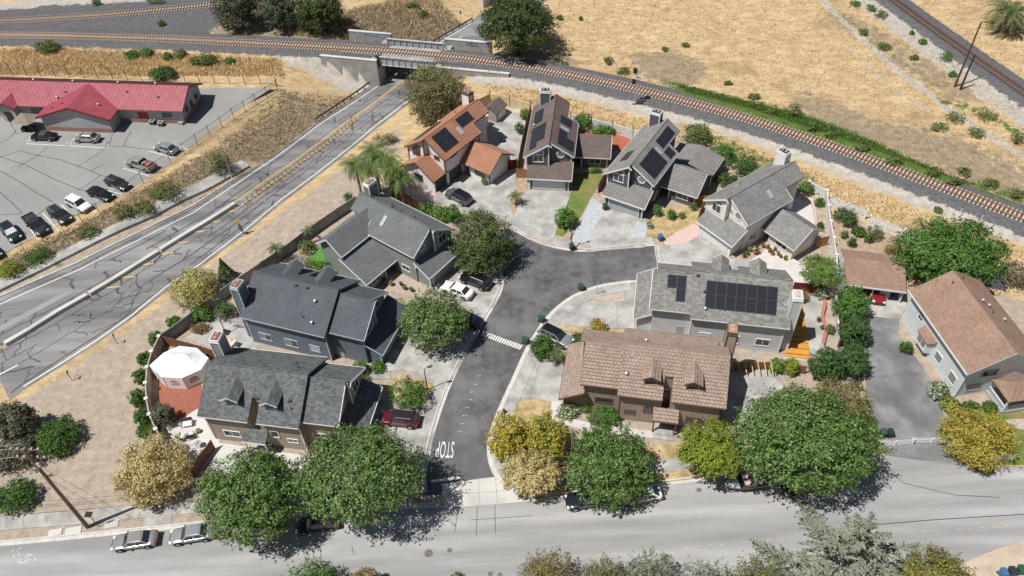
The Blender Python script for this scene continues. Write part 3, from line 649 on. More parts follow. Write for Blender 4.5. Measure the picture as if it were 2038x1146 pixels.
sheet('carport_slab', [(1690, 560), (1808, 580), (1806, 610), (1788, 635), (1722, 628), (1700, 605)], m_conc, .05)
sheet('planting_strip', [(1790, 655), (1815, 690), (1860, 760), (1900, 800), (1890, 815), (1868, 780), (1836, 728), (1788, 668)], m_soil, .04)
sheet('front_lawn_h10', [(1885, 800), (2038, 820), (2100, 860), (2100, 925), (1940, 925), (1895, 890)], m_lawn, .035)
sheet('gravel_bed_h10', [(2000, 835), (2060, 832), (2060, 860), (2010, 850)], m_rock, .045)
sheet('patio_h1', [(318, 845), (398, 808), (440, 868), (425, 905), (395, 945), (335, 905)], m_conc2, .03)
sheet('brick_patio', [(312, 745), (400, 745), (402, 808), (345, 842), (318, 800)], m_brick, .032)
sheet('patio_h2', [(372, 672), (430, 625), (480, 640), (515, 700), (640, 720), (640, 735), (470, 712), (440, 700)], m_conc, .03)
sheet('walk_h1', [(430, 880), (600, 905), (640, 935), (560, 960), (420, 935)], m_conc2, .037)
sheet('red_bed', [(1140, 260), (1210, 262), (1265, 272), (1240, 300), (1215, 300), (1160, 275)], m_redmulch, .03)
sheet('side_path_h6', [(1290, 432), (1310, 395), (1345, 385), (1350, 395), (1310, 425)], m_conc, .05)
jm = MB()
for a, b2 in (((800, 735), (843, 655)), ((830, 745), (880, 650)), ((905, 700), (850, 690)), ((1065, 395), (1048, 470)), ((1095, 395), (1078, 478)), ((1235, 425), (1215, 490)), ((1075, 720), (1055, 790)), ((1190, 600), (1188, 648)), ((1228, 600), (1226, 652)), ((930, 545), (960, 600)), ((985, 385), (960, 425)), ((1400, 490), (1340, 540)), ((1430, 505), (1370, 545)), ((808, 862), (845, 935)), ((755, 745), (802, 762))):
    strip(jm, GP([a, b2]), .04, .071)
tag(jm.build('driveway_joints', M('joint_grey', (.24, .235, .225))), kind='structure')
# ================================================================ HOUSES: materials
m_trimW = plain('trim_white', (.72, .73, .72), .6); m_trimB = plain('trim_brown', (.13, .085, .06), .6); m_trimG = plain('trim_grey', (.34, .36, .37), .6)
m_glass = plain('window_glass', (.035, .045, .055), .08, 0.0, .7); m_glassC = plain('curtained_glass', (.22, .22, .21), .15, 0, .6); m_glassB = plain('blue_glass', (.05, .12, .17), .06, 0, .8)
def siding(name, c, amt=.06, step=.18):
    """lap siding: thin shadow line every board"""
    m, nt, b = newmat(name); tc = node(nt, 'ShaderNodeTexCoord'); se = node(nt, 'ShaderNodeSeparateXYZ'); nt.links.new(tc.outputs['Object'], se.inputs[0])
    k = node(nt, 'ShaderNodeMath', operation='DIVIDE'); nt.links.new(se.outputs[2], k.inputs[0]); k.inputs[1].default_value = step
    fr = node(nt, 'ShaderNodeMath', operation='FRACT'); nt.links.new(k.outputs[0], fr.inputs[0])
    f, _ = noise_fac(nt, tc.outputs['Object'], .9, 4, .6, .2, .8); g = node(nt, 'ShaderNodeMapRange'); g.inputs[3].default_value = .9; g.inputs[4].default_value = 1.1; nt.links.new(f, g.inputs[0])
    col = mixc(nt, 1.0, C(c), g.outputs[0], 'MULTIPLY'); nt.links.new(col, b.inputs['Base Color']); b.inputs['Roughness'].default_value = .8
    bp = node(nt, 'ShaderNodeBump'); bp.inputs['Strength'].default_value = .5; bp.inputs['Distance'].default_value = .02; nt.links.new(fr.outputs[0], bp.inputs['Height']); nt.links.new(bp.outputs[0], b.inputs['Normal'])
    return m
def stucco(name, c): return M(name, c, tuple(x*.88 for x in c), 1.2, .05, 16.0, bump=.15)
m_solar = None
def solar_mat():
    m, nt, b = newmat('solar_glass'); tc = node(nt, 'ShaderNodeTexCoord')
    br = node(nt, 'ShaderNodeTexBrick'); br.offset = 0; br.inputs['Scale'].default_value = 1; br.inputs['Brick Width'].default_value = .16; br.inputs['Row Height'].default_value = .16; br.inputs['Mortar Size'].default_value = .008
    br.inputs['Color1'].default_value = C((.018, .02, .026)); br.inputs['Color2'].default_value = C((.022, .024, .03)); br.inputs['Mortar'].default_value = C((.035, .037, .042)); nt.links.new(tc.outputs['UV'], br.inputs[0])
    nt.links.new(br.outputs[0], b.inputs['Base Color']); b.inputs['Roughness'].default_value = .22; b.inputs['Specular IOR Level'].default_value = .35; return m
m_solar = solar_mat(); m_alu = plain('panel_frame', (.09, .09, .095), .4, .5)
m_brickcap = M('chimney_brick', (.19, .075, .06), (.27, .12, .10), 6.0, .2); m_flue = plain('flue_clay', (.52, .44, .38), .8); m_metal = plain('galvanised', (.55, .56, .57), .45, .6)
m_vent = plain('vent_dark', (.05, .05, .05), .6)
def V3(p): return np.array(p, float)
class Frame:
    """house-plan coordinates (d along the ridge, n across, z up) into the thing's local metres"""
    def __init__(s, sd=1, sn=1, n0=0): s.sd, s.sn, s.n0 = sd, sn, n0
    def p(s, d, n, z): return (s.sd*d, s.n0+s.sn*n, z)
    def v(s, d, n, z=0): return np.array((s.sd*d, s.sn*n, z), float)
def roof_quad(mb, T, e0, e1, r1, r0, t=.16, course=None, m=0):
    """sloping roof plane from eave e0-e1 up to ridge r0-r1 (plan tuples d,n,z)"""
    a, b2, c, d = [V3(T.p(*q)) for q in (e0, e1, r1, r0)]
    L = np.linalg.norm(b2-a); Hh = np.linalg.norm(d-a); u0 = rng.random()*3
    def uvq(f0, f1): return [(u0, f0*Hh), (u0+L, f0*Hh), (u0+L, f1*Hh), (u0, f1*Hh)]
    if not course:
        mb.slab([tuple(a), tuple(b2), tuple(c), tuple(d)], t, m, uvq(0, 1)); return
    k = max(2, int(round(Hh/course)))
    for i in range(k):
        f0, f1 = i/k, (i+1)/k; lift0, lift1 = .075, .0
        q = [a+(d-a)*f0, b2+(c-b2)*f0, b2+(c-b2)*f1, a+(d-a)*f1]
        top = [q[0]+(0, 0, lift0), q[1]+(0, 0, lift0), q[2]+(0, 0, lift1+.012), q[3]+(0, 0, lift1+.012)]
        mb.face([tuple(x) for x in top], m, uvq(f0, f1)); mb.face([tuple(q[0]-(0, 0, t if i == 0 else 0)), tuple(q[1]-(0, 0, t if i == 0 else 0)), tuple(top[1]), tuple(top[0])], m, [(0, 0), (L, 0), (L, .05), (0, .05)])
        for x, y, tx, ty in ((q[0], q[3], top[0], top[3]), (q[1], q[2], top[1], top[2])): mb.face([tuple(x-(0, 0, t)), tuple(y-(0, 0, t)), tuple(ty), tuple(tx)], m)
    mb.face([tuple(x-(0, 0, t)) for x in (a, d, c, b2)], m)
def gable_wall(mb, T, d0, d1, n0, n1, nr, ze0, ze1, zr, m=0, z0=-.05):
    prof = [(n0, z0), (n1, z0), (n1, ze1), (nr, zr), (n0, ze0)]
    A = [T.p(d0, n, z) for n, z in prof]; Bq = [T.p(d1, n, z) for n, z in prof]; k = len(prof)
    mb.face(A[::-1], m); mb.face(Bq, m)
    for i in range(k): j = (i+1) % k; mb.face([A[i], A[j], Bq[j], Bq[i]], m)
def window(par, T, c, u, nrm, wd, ht, mats=None, mull=1, hbar=0, glass=None, fr=.11, name='window', shape=None):
    """framed window on a wall: c centre on the wall plane (plan), u along the wall, nrm outwards"""
    P = V3(T.p(*c)); U = T.v(*u); N = T.v(*nrm); Zv = np.array((0, 0, 1.0)); U = U/np.linalg.norm(U); N = N/np.linalg.norm(N)
    fm = mats or m_trimW; mb = MB()
    def bar(a0, a1, b0, b1, o0, o1, mb_):
        v = [tuple(P+U*a+Zv*b2+N*o) for o in (o0, o1) for a, b2 in ((a0, b0), (a1, b0), (a1, b1), (a0, b1))]
        mb_.mesh_part(v, [(0, 3, 2, 1), (4, 5, 6, 7), (0, 1, 5, 4), (1, 2, 6, 5), (2, 3, 7, 6), (3, 0, 4, 7)])
    w2, h2 = wd/2, ht/2
    bar(-w2-fr, w2+fr, h2, h2+fr, -.02, .07, mb); bar(-w2-fr-.03, w2+fr+.03, -h2-fr, -h2, -.02, .09, mb); bar(-w2-fr, -w2, -h2, h2, -.02, .07, mb); bar(w2, w2+fr, -h2, h2, -.02, .07, mb)
    for i in range(mull): x = -w2+wd*(i+1)/(mull+1); bar(x-.035, x+.035, -h2, h2, -.02, .055, mb)
    for i in range(hbar): y = -h2+ht*(i+1)/(hbar+1); bar(-w2, w2, y-.035, y+.035, -.02, .055, mb)
    o = mb.build(name, fm, par)
    for i in range(mull+1):
        x0 = -w2+wd*i/(mull+1); g = MB(); bar(x0+.01, x0+wd/(mull+1)-.01, -h2, h2, .0, .025, g); g.build('pane', (glass[i % len(glass)] if isinstance(glass, (list, tuple)) else glass) or m_glass, o)
    return o
def round_window(par, T, c, u, nrm, r, fm=None, glass=None):
    P = V3(T.p(*c)); U = T.v(*u); N = T.v(*nrm); Zv = np.array((0, 0, 1.0)); k = 24; mb = MB(); g = MB()
    ring = lambda rr, o: [tuple(P+U*rr*math.cos(2*math.pi*i/k)+Zv*rr*math.sin(2*math.pi*i/k)+N*o) for i in range(k)]
    a, b2, c2, d = ring(r*1.32, .0), ring(r*1.32, .09), ring(r, .09), ring(r, .0)
    for i in range(k):
        j = (i+1) % k; mb.face([a[i], a[j], b2[j], b2[i]]); mb.face([b2[i], b2[j], c2[j], c2[i]]); mb.face([c2[i], c2[j], d[j], d[i]])
    o = mb.build('round_window', fm or m_trimW, par); g.face(ring(r, .03)); g.build('pane', glass or m_glassC, o); return o
def panelbox(par, T, c, u, nrm, wd, ht, mat, name, th=.06, sections=0, smat=None):
    P = V3(T.p(*c)); U = T.v(*u); N = T.v(*nrm); Zv = np.array((0, 0, 1.0)); mb = MB()
    def bar(a0, a1, b0, b1, o0, o1):
        v = [tuple(P+U*a+Zv*b2+N*o) for o in (o0, o1) for a, b2 in ((a0, b0), (a1, b0), (a1, b1), (a0, b1))]
        mb.mesh_part(v, [(0, 3, 2, 1), (4, 5, 6, 7), (0, 1, 5, 4), (1, 2, 6, 5), (2, 3, 7, 6), (3, 0, 4, 7)])
    if sections:
        for i in range(sections): bar(-wd/2, wd/2, -ht/2+ht*i/sections+.012, -ht/2+ht*(i+1)/sections-.012, -.02, th)
        bar(-wd/2, wd/2, -ht/2, ht/2, -.02, th-.02)
    else: bar(-wd/2, wd/2, -ht/2, ht/2, -.02, th)
    return mb.build(name, mat, par)
def rake(par, T, pts, mat, w_=.09, h_=.22):
    w_ *= .7
    """fascia board along a sloping roof edge through plan points"""
    mb = MB()
    for a, b2 in zip(pts[:-1], pts[1:]):
        A = V3(T.p(*a)); Bq = V3(T.p(*b2)); u = (Bq-A); L = np.linalg.norm(u); u = u/L; s = np.cross(u, (0, 0, 1.0)); s = s/np.linalg.norm(s)
        v = [tuple(q+s*x*w_/2+np.array((0, 0, zz))) for q in (A, Bq) for x, zz in ((-1, -h_), (1, -h_), (1, .03), (-1, .03))]
        mb.mesh_part(v, [(0, 1, 2, 3), (7, 6, 5, 4), (0, 4, 5, 1), (1, 5, 6, 2), (2, 6, 7, 3), (3, 7, 4, 0)])
    return mb.build('fascia', mat, par)
def on_slope(T, d0, d1, n0, n1, zf, lift=.09):
    return [tuple(V3(T.p(d, n, zf(n)))+np.array((0, 0, lift))) for d, n in ((d0, n0), (d1, n0), (d1, n1), (d0, n1))]
def solar(roof, T, d0, d1, n0, n1, zf, nd, nn, skip=()):
    for i in range(nd):
        for j in range(nn):
            if (i, j) in skip: continue
            a0, a1 = d0+(d1-d0)*i/nd+.012, d0+(d1-d0)*(i+1)/nd-.012; b0, b1 = n0+(n1-n0)*j/nn+.012, n0+(n1-n0)*(j+1)/nn-.012
            q = on_slope(T, a0, a1, b0, b1, zf, .14); mb = MB(); L = abs(a1-a0); Hh = abs(b1-b0)*1.2
            mb.slab(q, .05, 1, [(0, 0), (L, 0), (L, Hh), (0, Hh)])
            q2 = on_slope(T, a0+.03, a1-.03, b0+math.copysign(.03, b1-b0), b1-math.copysign(.03, b1-b0), zf, .145); mb.face(q2, 0, [(0, 0), (L, 0), (L, Hh), (0, Hh)])
            mb.build('solar_panel', [m_solar, m_alu], roof)
def skylight(roof, T, d0, d1, n0, n1, zf):
    q = on_slope(T, d0, d1, n0, n1, zf, .16); mb = MB(); mb.slab(q, .16); o = mb.build('skylight', m_trimG, roof)
    sx_ = (d1-d0)*.12; sy_ = (n1-n0)*.1; g = MB(); g.face(on_slope(T, d0+sx_, d1-sx_, n0+sy_, n1-sy_, zf, .166)); g.build('pane', M('skylight_glass', (.30, .36, .38), (.40, .45, .47), 2.0, rough=.15), o)
def vents(roof, T, pts, zf, mats=None):
    for i, (d, n, k) in enumerate(pts):
        x, y, z = T.p(d, n, zf(n)); mb = MB()
        if k == 'p': mb.tube((x, y, z-.1), (x, y, z+.45), .06, .06, 8); mt = m_vent
        elif k == 'c': mb.tube((x, y, z-.1), (x, y, z+.35), .10, .10, 8); mb.lathe((x, y, z+.33), [(.2, 0), (.2, .08), (.03, .16)], 10); mt = m_metal
        else: mb.box(x-.2, x+.2, y-.16, y+.16, z-.12, z+.14); mt = m_vent if k == 'd' else m_metal
        mb.build('roof_vent', mt, roof)
def chimney(par, T, d0, d1, n0, n1, zt, wall, z0=0.0, cap=None, flues=2, trim=None):
    mb = MB(); P = [T.p(d0, n0, 0)[:2], T.p(d1, n0, 0)[:2], T.p(d1, n1, 0)[:2], T.p(d0, n1, 0)[:2]]
    mb.prism(P, z0-.05, zt-.45); o = mb.build('chimney', wall, par)
    cx_, cy_ = sum(p[0] for p in P)/4, sum(p[1] for p in P)/4
    grow = lambda k: [(cx_+(p[0]-cx_)*k, cy_+(p[1]-cy_)*k) for p in P]
    t = MB(); t.prism(grow(1.10), zt-.45, zt-.32); t.prism(grow(1.03), zt-.32, zt-.02); t.build('chimney_cap', trim or m_trimW, o)
    t = MB(); t.prism(grow(.86), zt-.04, zt+.012); t.build('cap_pan', cap or m_brickcap, o)
    c0, c1 = np.array(P[0])+np.array(P[1]), np.array(P[2])+np.array(P[3])
    for i in range(flues):
        f = (i+.5)/flues*.8+.1; q = (c0*(1-f)+c1*f)/2; t = MB(); t.lathe((q[0], q[1], zt), [(.17, 0), (.17, .14), (.12, .14), (.12, .03)], 12); t.build('flue', m_flue, o)
    for p in P:   # corner boards
        t = MB(); t.box(p[0]-.07, p[0]+.07, p[1]-.07, p[1]+.07, z0, zt-.46); t.build('corner_board', trim or m_trimW, o)
    return o
def corner_board(par, T, pts, mat):
    for d, n, z0, z1 in pts:
        x, y, _ = T.p(d, n, 0); mb = MB(); mb.box(x-.08, x+.08, y-.08, y+.08, z0, z1); mb.build('corner_board', mat, par)

ZE, PIT = 5.2, .667
# ---------------------------------------------------------------- plan A: tall gable, lean-to garage, side wing
def house_a(label, org, ang, mir, wall, roofm, trim, course=None, garage='shed', glassW=None, rear=True, door=None, wing=True, flue=2, chim_wall=None, cap=None, frontext=.75):
    T = Frame(1, -1 if mir else 1); h = thing('house', label, 'house', (org[0], org[1], 0), R(ang), 'houses round the cul-de-sac')
    zr = ZE+PIT*3.9; zl = lambda n: ZE+PIT*n if n <= 3.9 else ZE+PIT*(7.8-n)
    mb = MB(); zc = lambda n: zl(n)-.2
    gable_wall(mb, T, .38, 9.0, .45, 3.9, 3.9, zc(.45), zr-.2, zr-.2); gable_wall(mb, T, -frontext+.4, 9.0, 3.9, 7.35, 3.9, zr-.2, zc(.45), zr-.2)
    gable_wall(mb, T, 8.9, 13.05, 2.1, 7.34, 3.9, zc(2.1), zc(.45), zr-.21)
    mb.build('wall', wall, h)
    rf = MB()
    roof_quad(rf, T, (0, 0, ZE), (9.25, 0, ZE), (9.25, 3.9, zr), (0, 3.9, zr), course=course)
    roof_quad(rf, T, (9.25, 1.65, zl(1.65)), (13.4, 1.65, zl(1.65)), (13.4, 3.9, zr), (9.25, 3.9, zr), course=course)
    roof_quad(rf, T, (13.4, 7.8, ZE), (-frontext, 7.8, ZE), (-frontext, 3.9, zr), (13.4, 3.9, zr), course=course)
    roof = rf.build('roof', roofm, h)
    rc = MB(); a = V3(T.p(-frontext, 3.9, zr)); b2 = V3(T.p(13.4, 3.9, zr)); rc.tube(tuple(a+(0, 0, .02)), tuple(b2+(0, 0, .02)), .10, .10, 6); rc.build('ridge_cap', roofm, roof)
    rake(h, T, [(-.02, 0, ZE), (-.02, 3.6, ZE+PIT*3.6)], trim); rake(h, T, [(-frontext-.02, 7.8, ZE), (-frontext-.02, 3.9, zr), (-frontext-.02, 3.4, zr-PIT*.5)], trim)
    rake(h, T, [(0, -.06, ZE), (9.25, -.06, ZE)], trim, .06, .12); rake(h, T, [(-frontext, 7.86, ZE), (13.4, 7.86, ZE)], trim, .06, .12); rake(h, T, [(9.3, .0, ZE), (9.3, 1.65, zl(1.65))], trim, .08, .16)
    rake(h, T, [(13.42, 1.65, zl(1.65)), (13.42, 3.9, zr), (13.42, 7.8, ZE)], roofm, .08, .18)
    corner_board(h, T, [(.36, .47, 2.6 if garage == 'shed' else 0, zc(.45)), (-frontext+.38, 3.92, 3.6, zr-.3), (-frontext+.38, 7.33, 2.6, zc(.45)), (9.0, .47, 0, zc(.45))], trim)
    # upper front windows
    window(h, T, (-frontext+.4, 5.55, 4.95), (0, 1), (-1, 0), 1.45, 1.25, trim, 1, 0, glassW)
    window(h, T, (-frontext+.4, 5.25, 6.05), (0, 1), (-1, 0), .95, .5, trim, 0, 0, [m_glassB])
    if garage == 'shed':
        g = MB(); zt, zb = 4.05, 2.42
        gable_wall(g, T, -1.85, .5, .65, 6.8, 3.7, 2.35, 2.35, 2.36)
        for nn in (.65, 6.8): g.face([T.p(-1.85, nn, 2.3), T.p(.4, nn, 2.3), T.p(.4, nn, 3.75), T.p(-1.85, nn, 2.6)])
        g.build('garage_wall', wall, h)
        gr = MB(); roof_quad(gr, T, (-2.35, 7.2, zb), (-2.35, .15, zb), (.4, .15, zt), (.4, 7.2, zt), .16, course); gr.build('garage_roof', roofm, h)
        rake(h, T, [(-2.38, .15, zb), (-2.38, 7.2, zb)], trim, .10, .17); rake(h, T, [(-2.35, .12, zb), (.35, .12, zt)], trim, .08, .2)
        round_window(h, T, (.38, 2.15, 5.35), (0, 1), (-1, 0), .5, trim)
        gd = panelbox(h, T, (-1.85, 3.75, 1.12), (0, 1), (-1, 0), 4.7, 2.15, door or m_trimG, 'garage_door', .05, 4)
        corner_board(h, T, [(-1.88, .68, 0, 2.4), (-1.88, 6.77, 0, 2.4), (-1.88, 1.25, 0, 2.3), (-1.88, 6.2, 0, 2.3)], trim)
    else:
        g = MB(); zr2 = 4.9; gable_wall(g, T, -2.1, .9, .8, 7.2, 4.0, 2.6, 2.6, zr2-.25); g.build('garage_wall', wall, h)
        gr = MB(); roof_quad(gr, T, (-2.6, .4, 2.5), (1.1, .4, 2.5), (1.1, 4.0, zr2), (-2.6, 4.0, zr2), .16, course); roof_quad(gr, T, (.6, 7.6, 2.5), (-2.6, 7.6, 2.5), (-2.6, 4.0, zr2), (.6, 4.0, zr2), .16, course); gr.build('garage_roof', roofm, h)
        rake(h, T, [(-2.62, .4, 2.5), (-2.62, 4.0, zr2), (-2.62, 7.6, 2.5)], trim)
        window(h, T, (-2.1, 4.0, 1.7), (0, 1), (-1, 0), 1.5, 1.1, trim, 1)
        panelbox(h, T, (-.55, .8, 1.12), (1, 0), (0, -1), 2.6, 2.2, M('dark_door', (.05, .055, .05), (.075, .08, .075), 2.0), 'garage_door', .05, 4)
        panelbox(h, T, (2.6, .45, 1.12), (1, 0), (0, -1), 3.0, 2.2, M('dark_door', (.05, .055, .05)), 'garage_door', .05, 4)
        window(h, T, (.38, 2.0, 4.75), (0, 1), (-1, 0), .9, .6, trim, 0)
    if wing:
        g = MB(); prof_d = [(4.45, 2.5), (7.15, 4.45), (9.85, 2.5)]
        for nn, flip in ((-5.1, 0), (.5, 1)):
            g.face([T.p(4.45, nn, -.05), T.p(9.85, nn, -.05), T.p(9.85, nn, 2.5), T.p(7.15, nn, 4.45), T.p(4.45, nn, 2.5)])
        g.face([T.p(4.45, -5.1, -.05), T.p(4.45, -.9, -.05), T.p(4.45, -.9, 2.5), T.p(4.45, -5.1, 2.5)]); g.face([T.p(9.85, -5.1, -.05), T.p(9.85, .5, -.05), T.p(9.85, .5, 2.5), T.p(9.85, -5.1, 2.5)])
        g.face([T.p(4.45, -.9, -.05), T.p(6.2, -.9, -.05), T.p(6.2, -.9, 3.4), T.p(4.45, -.9, 2.5)]); g.face([T.p(6.2, -.9, -.05), T.p(6.2, .5, -.05), T.p(6.2, .5, 3.6), T.p(6.2, -.9, 3.6)])
        g.build('wing_wall', wall, h)
        wr = MB(); roof_quad(wr, T, (3.85, -5.6, 2.42), (3.85, .44, 2.42), (7.15, .44, 4.65), (7.15, -5.6, 4.65), .16, course); roof_quad(wr, T, (10.45, .44, 2.42), (10.45, -5.6, 2.42), (7.15, -5.6, 4.65), (7.15, .44, 4.65), .16, course)
        wr.build('wing_roof', roofm, h)
        rake(h, T, [(3.85, -5.62, 2.42), (7.15, -5.62, 4.65), (10.45, -5.62, 2.42)], trim, .08, .2); rake(h, T, [(3.82, -5.6, 2.42), (3.82, .4, 2.42)], trim, .06, .12)
        window(h, T, (4.45, -3.1, 1.45), (0, 1), (-1, 0), 1.7, 1.0, trim, 1, 0, glassW)
        corner_board(h, T, [(4.43, -5.08, 0, 2.45), (4.43, -.95, 0, 2.45)], trim)
        panelbox(h, T, (6.2, -.2, 1.05), (0, 1), (-1, 0), .95, 2.05, m_trimB, 'door', .05)
    window(h, T, (2.6, .45, 4.75), (1, 0), (0, -1), 1.3, .45, trim, 1)
    window(h, T, (2.3, .45, 1.7), (1, 0), (0, -1), 1.3, .8, trim, 1)
    chimney(h, T, 12.35, 13.45, 4.85, 6.5, 8.95, chim_wall or wall, 4.0, cap, flue, trim)
    return h, T, roof, zl
m_rfA = shingle('shingle_brown', (.115, .085, .075), (.17, .13, .115), (.145, .11, .105)); m_rf6 = shingle('tile_grey', (.20, .19, .18), (.27, .26, .245), (.235, .225, .215), .33, .36, .02)
m_rf7 = shingle('shingle_grey7', (.15, .148, .142), (.27, .265, .255), (.20, .197, .19), .42, .22); m_rf4 = shingle('tile_terracotta', (.33, .155, .095), (.42, .215, .14), (.37, .185, .12), .34, .36, .012)
m_rf3 = shingle('shingle_grey3', (.11, .117, .12), (.17, .178, .182), (.14, .147, .151))
# H4 terracotta
w4 = stucco('wall_white4', (.80, .78, .75))
h, T, roof, zl = house_a('white stucco house with terracotta tile roof and two solar arrays beside the pepper tree', (-9.56, 101.29), 51.67, False, w4, m_rf4, m_trimB, .36, 'gable', None, cap=m_brickcap)
solar(roof, T, 1.1, 4.5, .75, 3.45, zl, 2, 3); solar(roof, T, 6.9, 10.0, 2.0, 3.45, zl, 2, 2); solar(roof, T, .8, 6.6, 6.0, 7.3, zl, 4, 1); skylight(roof, T, 5.9, 6.5, 1.3, 2.5, zl); vents(roof, T, [(9, 5, 'p'), (6.8, 6.9, 'c')], zl)
# H5 dark slate, brown shingles
w5 = siding('wall_slate5', (.105, .118, .125))
h, T, roof, zl = house_a('dark slate house with brown shingle roof and L-shaped solar panels, lawn in front', (10.43, 100.87), 81.2, False, w5, m_rfA, m_trimW, door=plain('door_pale', (.55, .57, .58)), cap=m_vent)
solar(roof, T, 7.3, 10.9, 5.75, 7.15, zl, 4, 1); solar(roof, T, .4, 6.2, 4.9, 7.1, zl, 4, 2, [(0, 0), (0, 0)]); solar(roof, T, 6.7, 8.6, 1.0, 2.75, zl, 2, 1); solar(roof, T, .9, 4.9, .3, 2.7, zl, 3, 2, [(2, 0)]); skylight(roof, T, 5.2, 5.9, 1.2, 2.6, zl); vents(roof, T, [(6.9, 6.9, 'c'), (5.2, 7.2, 'p')], zl)
# H6 charcoal, grey tile
w6 = siding('wall_charcoal6', (.095, .093, .105))
h, T, roof, zl = house_a('charcoal house with grey tile roof and large solar arrays beside the blue bin', (21.53, 92.98), 57.28, False, w6, m_rf6, m_trimW, .36, door=plain('door_grey6', (.36, .38, .40)), cap=m_vent)
solar(roof, T, 1.1, 5.9, .4, 3.1, zl, 2, 3); solar(roof, T, 7.4, 12.1, 1.9, 3.3, zl, 3, 2); solar(roof, T, 6.9, 8.7, .3, 1.6, zl, 1, 2); solar(roof, T, 1.9, 4.6, 5.4, 6.6, zl, 2, 1); skylight(roof, T, 6.1, 6.6, 1.6, 2.8, zl); vents(roof, T, [(6.8, 5.6, 'm'), (8.6, 4.6, 'm'), (7.9, 5.6, 'm'), (4.6, 6.8, 'm')], zl)
pt = MB(); TT = T   # rear patio roof of the charcoal house
roof_quad(pt, T, (9.6, -5.8, 2.6), (15.0, -5.8, 2.6), (15.0, -1.6, 3.7), (9.6, -1.6, 3.7), .14, .45); roof_quad(pt, T, (15.0, 1.9, 2.9), (10.6, 1.9, 2.9), (10.6, -1.6, 3.7), (15.0, -1.6, 3.7), .14, .45)
pr = pt.build('patio_roof', m_rf6, h)
for d, n in ((10.2, -5.4), (14.6, -5.4), (14.6, -1.6), (14.6, 1.5)): x, y, _ = T.p(d, n, 0); q = MB(); q.box(x-.07, x+.07, y-.07, y+.07, 0, 2.75); q.build('patio_post', m_trimW, h)
# H7 cream
w7 = stucco('wall_cream7', (.78, .72, .65))
h, T, roof, zl = house_a('cream stucco house with grey shingle roof, potted plants on its side patio', (33.155, 83.39), 34.29, False, w7, m_rf7, m_trimW, door=plain('door_white7', (.66, .66, .65)), chim_wall=stucco('chim_white7', (.80, .79, .77)), cap=m_vent)
skylight(roof, T, 5.9, 6.5, 1.3, 2.4, zl); vents(roof, T, [(4.3, 6.4, 'm'), (4.8, 6.2, 'p')], zl)
# H3 green-grey, mirrored, with an upper cross gable
w3 = siding('wall_sage3', (.235, .265, .235))
h, T, roof, zl = house_a('sage green house with grey shingle cross gables behind the white sedan', (-13.2, 79.7), 141.5, True, w3, m_rf3, m_trimW, wing=False, door=plain('door_sage', (.30, .34, .31)), chim_wall=siding('chim_sage', (.17, .205, .19)))
skylight(roof, T, 7.0, 7.6, 1.5, 2.8, zl); vents(roof, T, [(11.5, 4.4, 'd'), (7.8, 4.6, 'd'), (6.0, 4.6, 'p'), (3.6, 4.8, 'p'), (8.4, 5.2, 'p')], zl)
g = MB(); zx = 7.05; zxe = 5.15
g.face([T.p(8.75, -5.0, -.05), T.p(13.0, -5.0, -.05), T.p(13.0, -5.0, zxe), T.p(10.85, -5.0, zx-.25), T.p(8.75, -5.0, zxe)])
for d in (8.75, 13.0): g.face([T.p(d, -5.0, -.05), T.p(d, 1.0, -.05), T.p(d, 1.0, zxe), T.p(d, -5.0, zxe)])
g.build('cross_wall', w3, h)
g = MB(); roof_quad(g, T, (8.3, -5.5, 5.05), (8.3, .6, 5.05), (10.85, 3.2, zx), (10.85, -5.5, zx)); roof_quad(g, T, (13.4, 1.6, 5.05), (13.4, -5.5, 5.05), (10.85, -5.5, zx), (10.85, 3.2, zx)); g.build('cross_roof', m_rf3, h)
rake(h, T, [(8.3, -5.52, 5.05), (10.85, -5.52, zx), (13.4, -5.52, 5.05)], m_trimW); rake(h, T, [(8.27, -5.5, 5.05), (8.27, .3, 5.05)], m_trimW, .1, .16)
g = MB(); g.face([T.p(4.5, -5.1, -.05), T.p(8.8, -5.1, -.05), T.p(8.8, -5.1, 4.5), T.p(4.5, -5.1, 2.45)]); g.face([T.p(4.5, -5.1, -.05), T.p(4.5, -1.6, -.05), T.p(4.5, -1.6, 2.5), T.p(4.5, -5.1, 2.5)]); g.face([T.p(4.5, -1.6, -.05), T.p(6.4, -1.6, -.05), T.p(6.4, -1.6, 3.4), T.p(4.5, -1.6, 2.4)]); g.face([T.p(6.4, -1.6, -.05), T.p(6.4, .5, -.05), T.p(6.4, .5, 3.5), T.p(6.4, -1.6, 3.5)]); g.build('wing_wall', w3, h)
g = MB(); roof_quad(g, T, (3.9, -5.7, 2.42), (3.9, .44, 2.42), (8.76, .44, 4.75), (8.76, -5.7, 4.75)); g.build('wing_roof', m_rf3, h)
rake(h, T, [(3.9, -5.72, 2.42), (8.76, -5.72, 4.75)], m_trimW); rake(h, T, [(3.87, -5.7, 2.42), (3.87, .4, 2.42)], m_trimW, .1, .16)
window(h, T, (4.5, -3.4, 1.4), (0, 1), (-1, 0), 1.8, 1.1, m_trimW, 1, 0, [m_glassC]); corner_board(h, T, [(4.45, -1.6, 0, 2.4), (4.45, -5.05, 0, 2.4)], m_trimW)

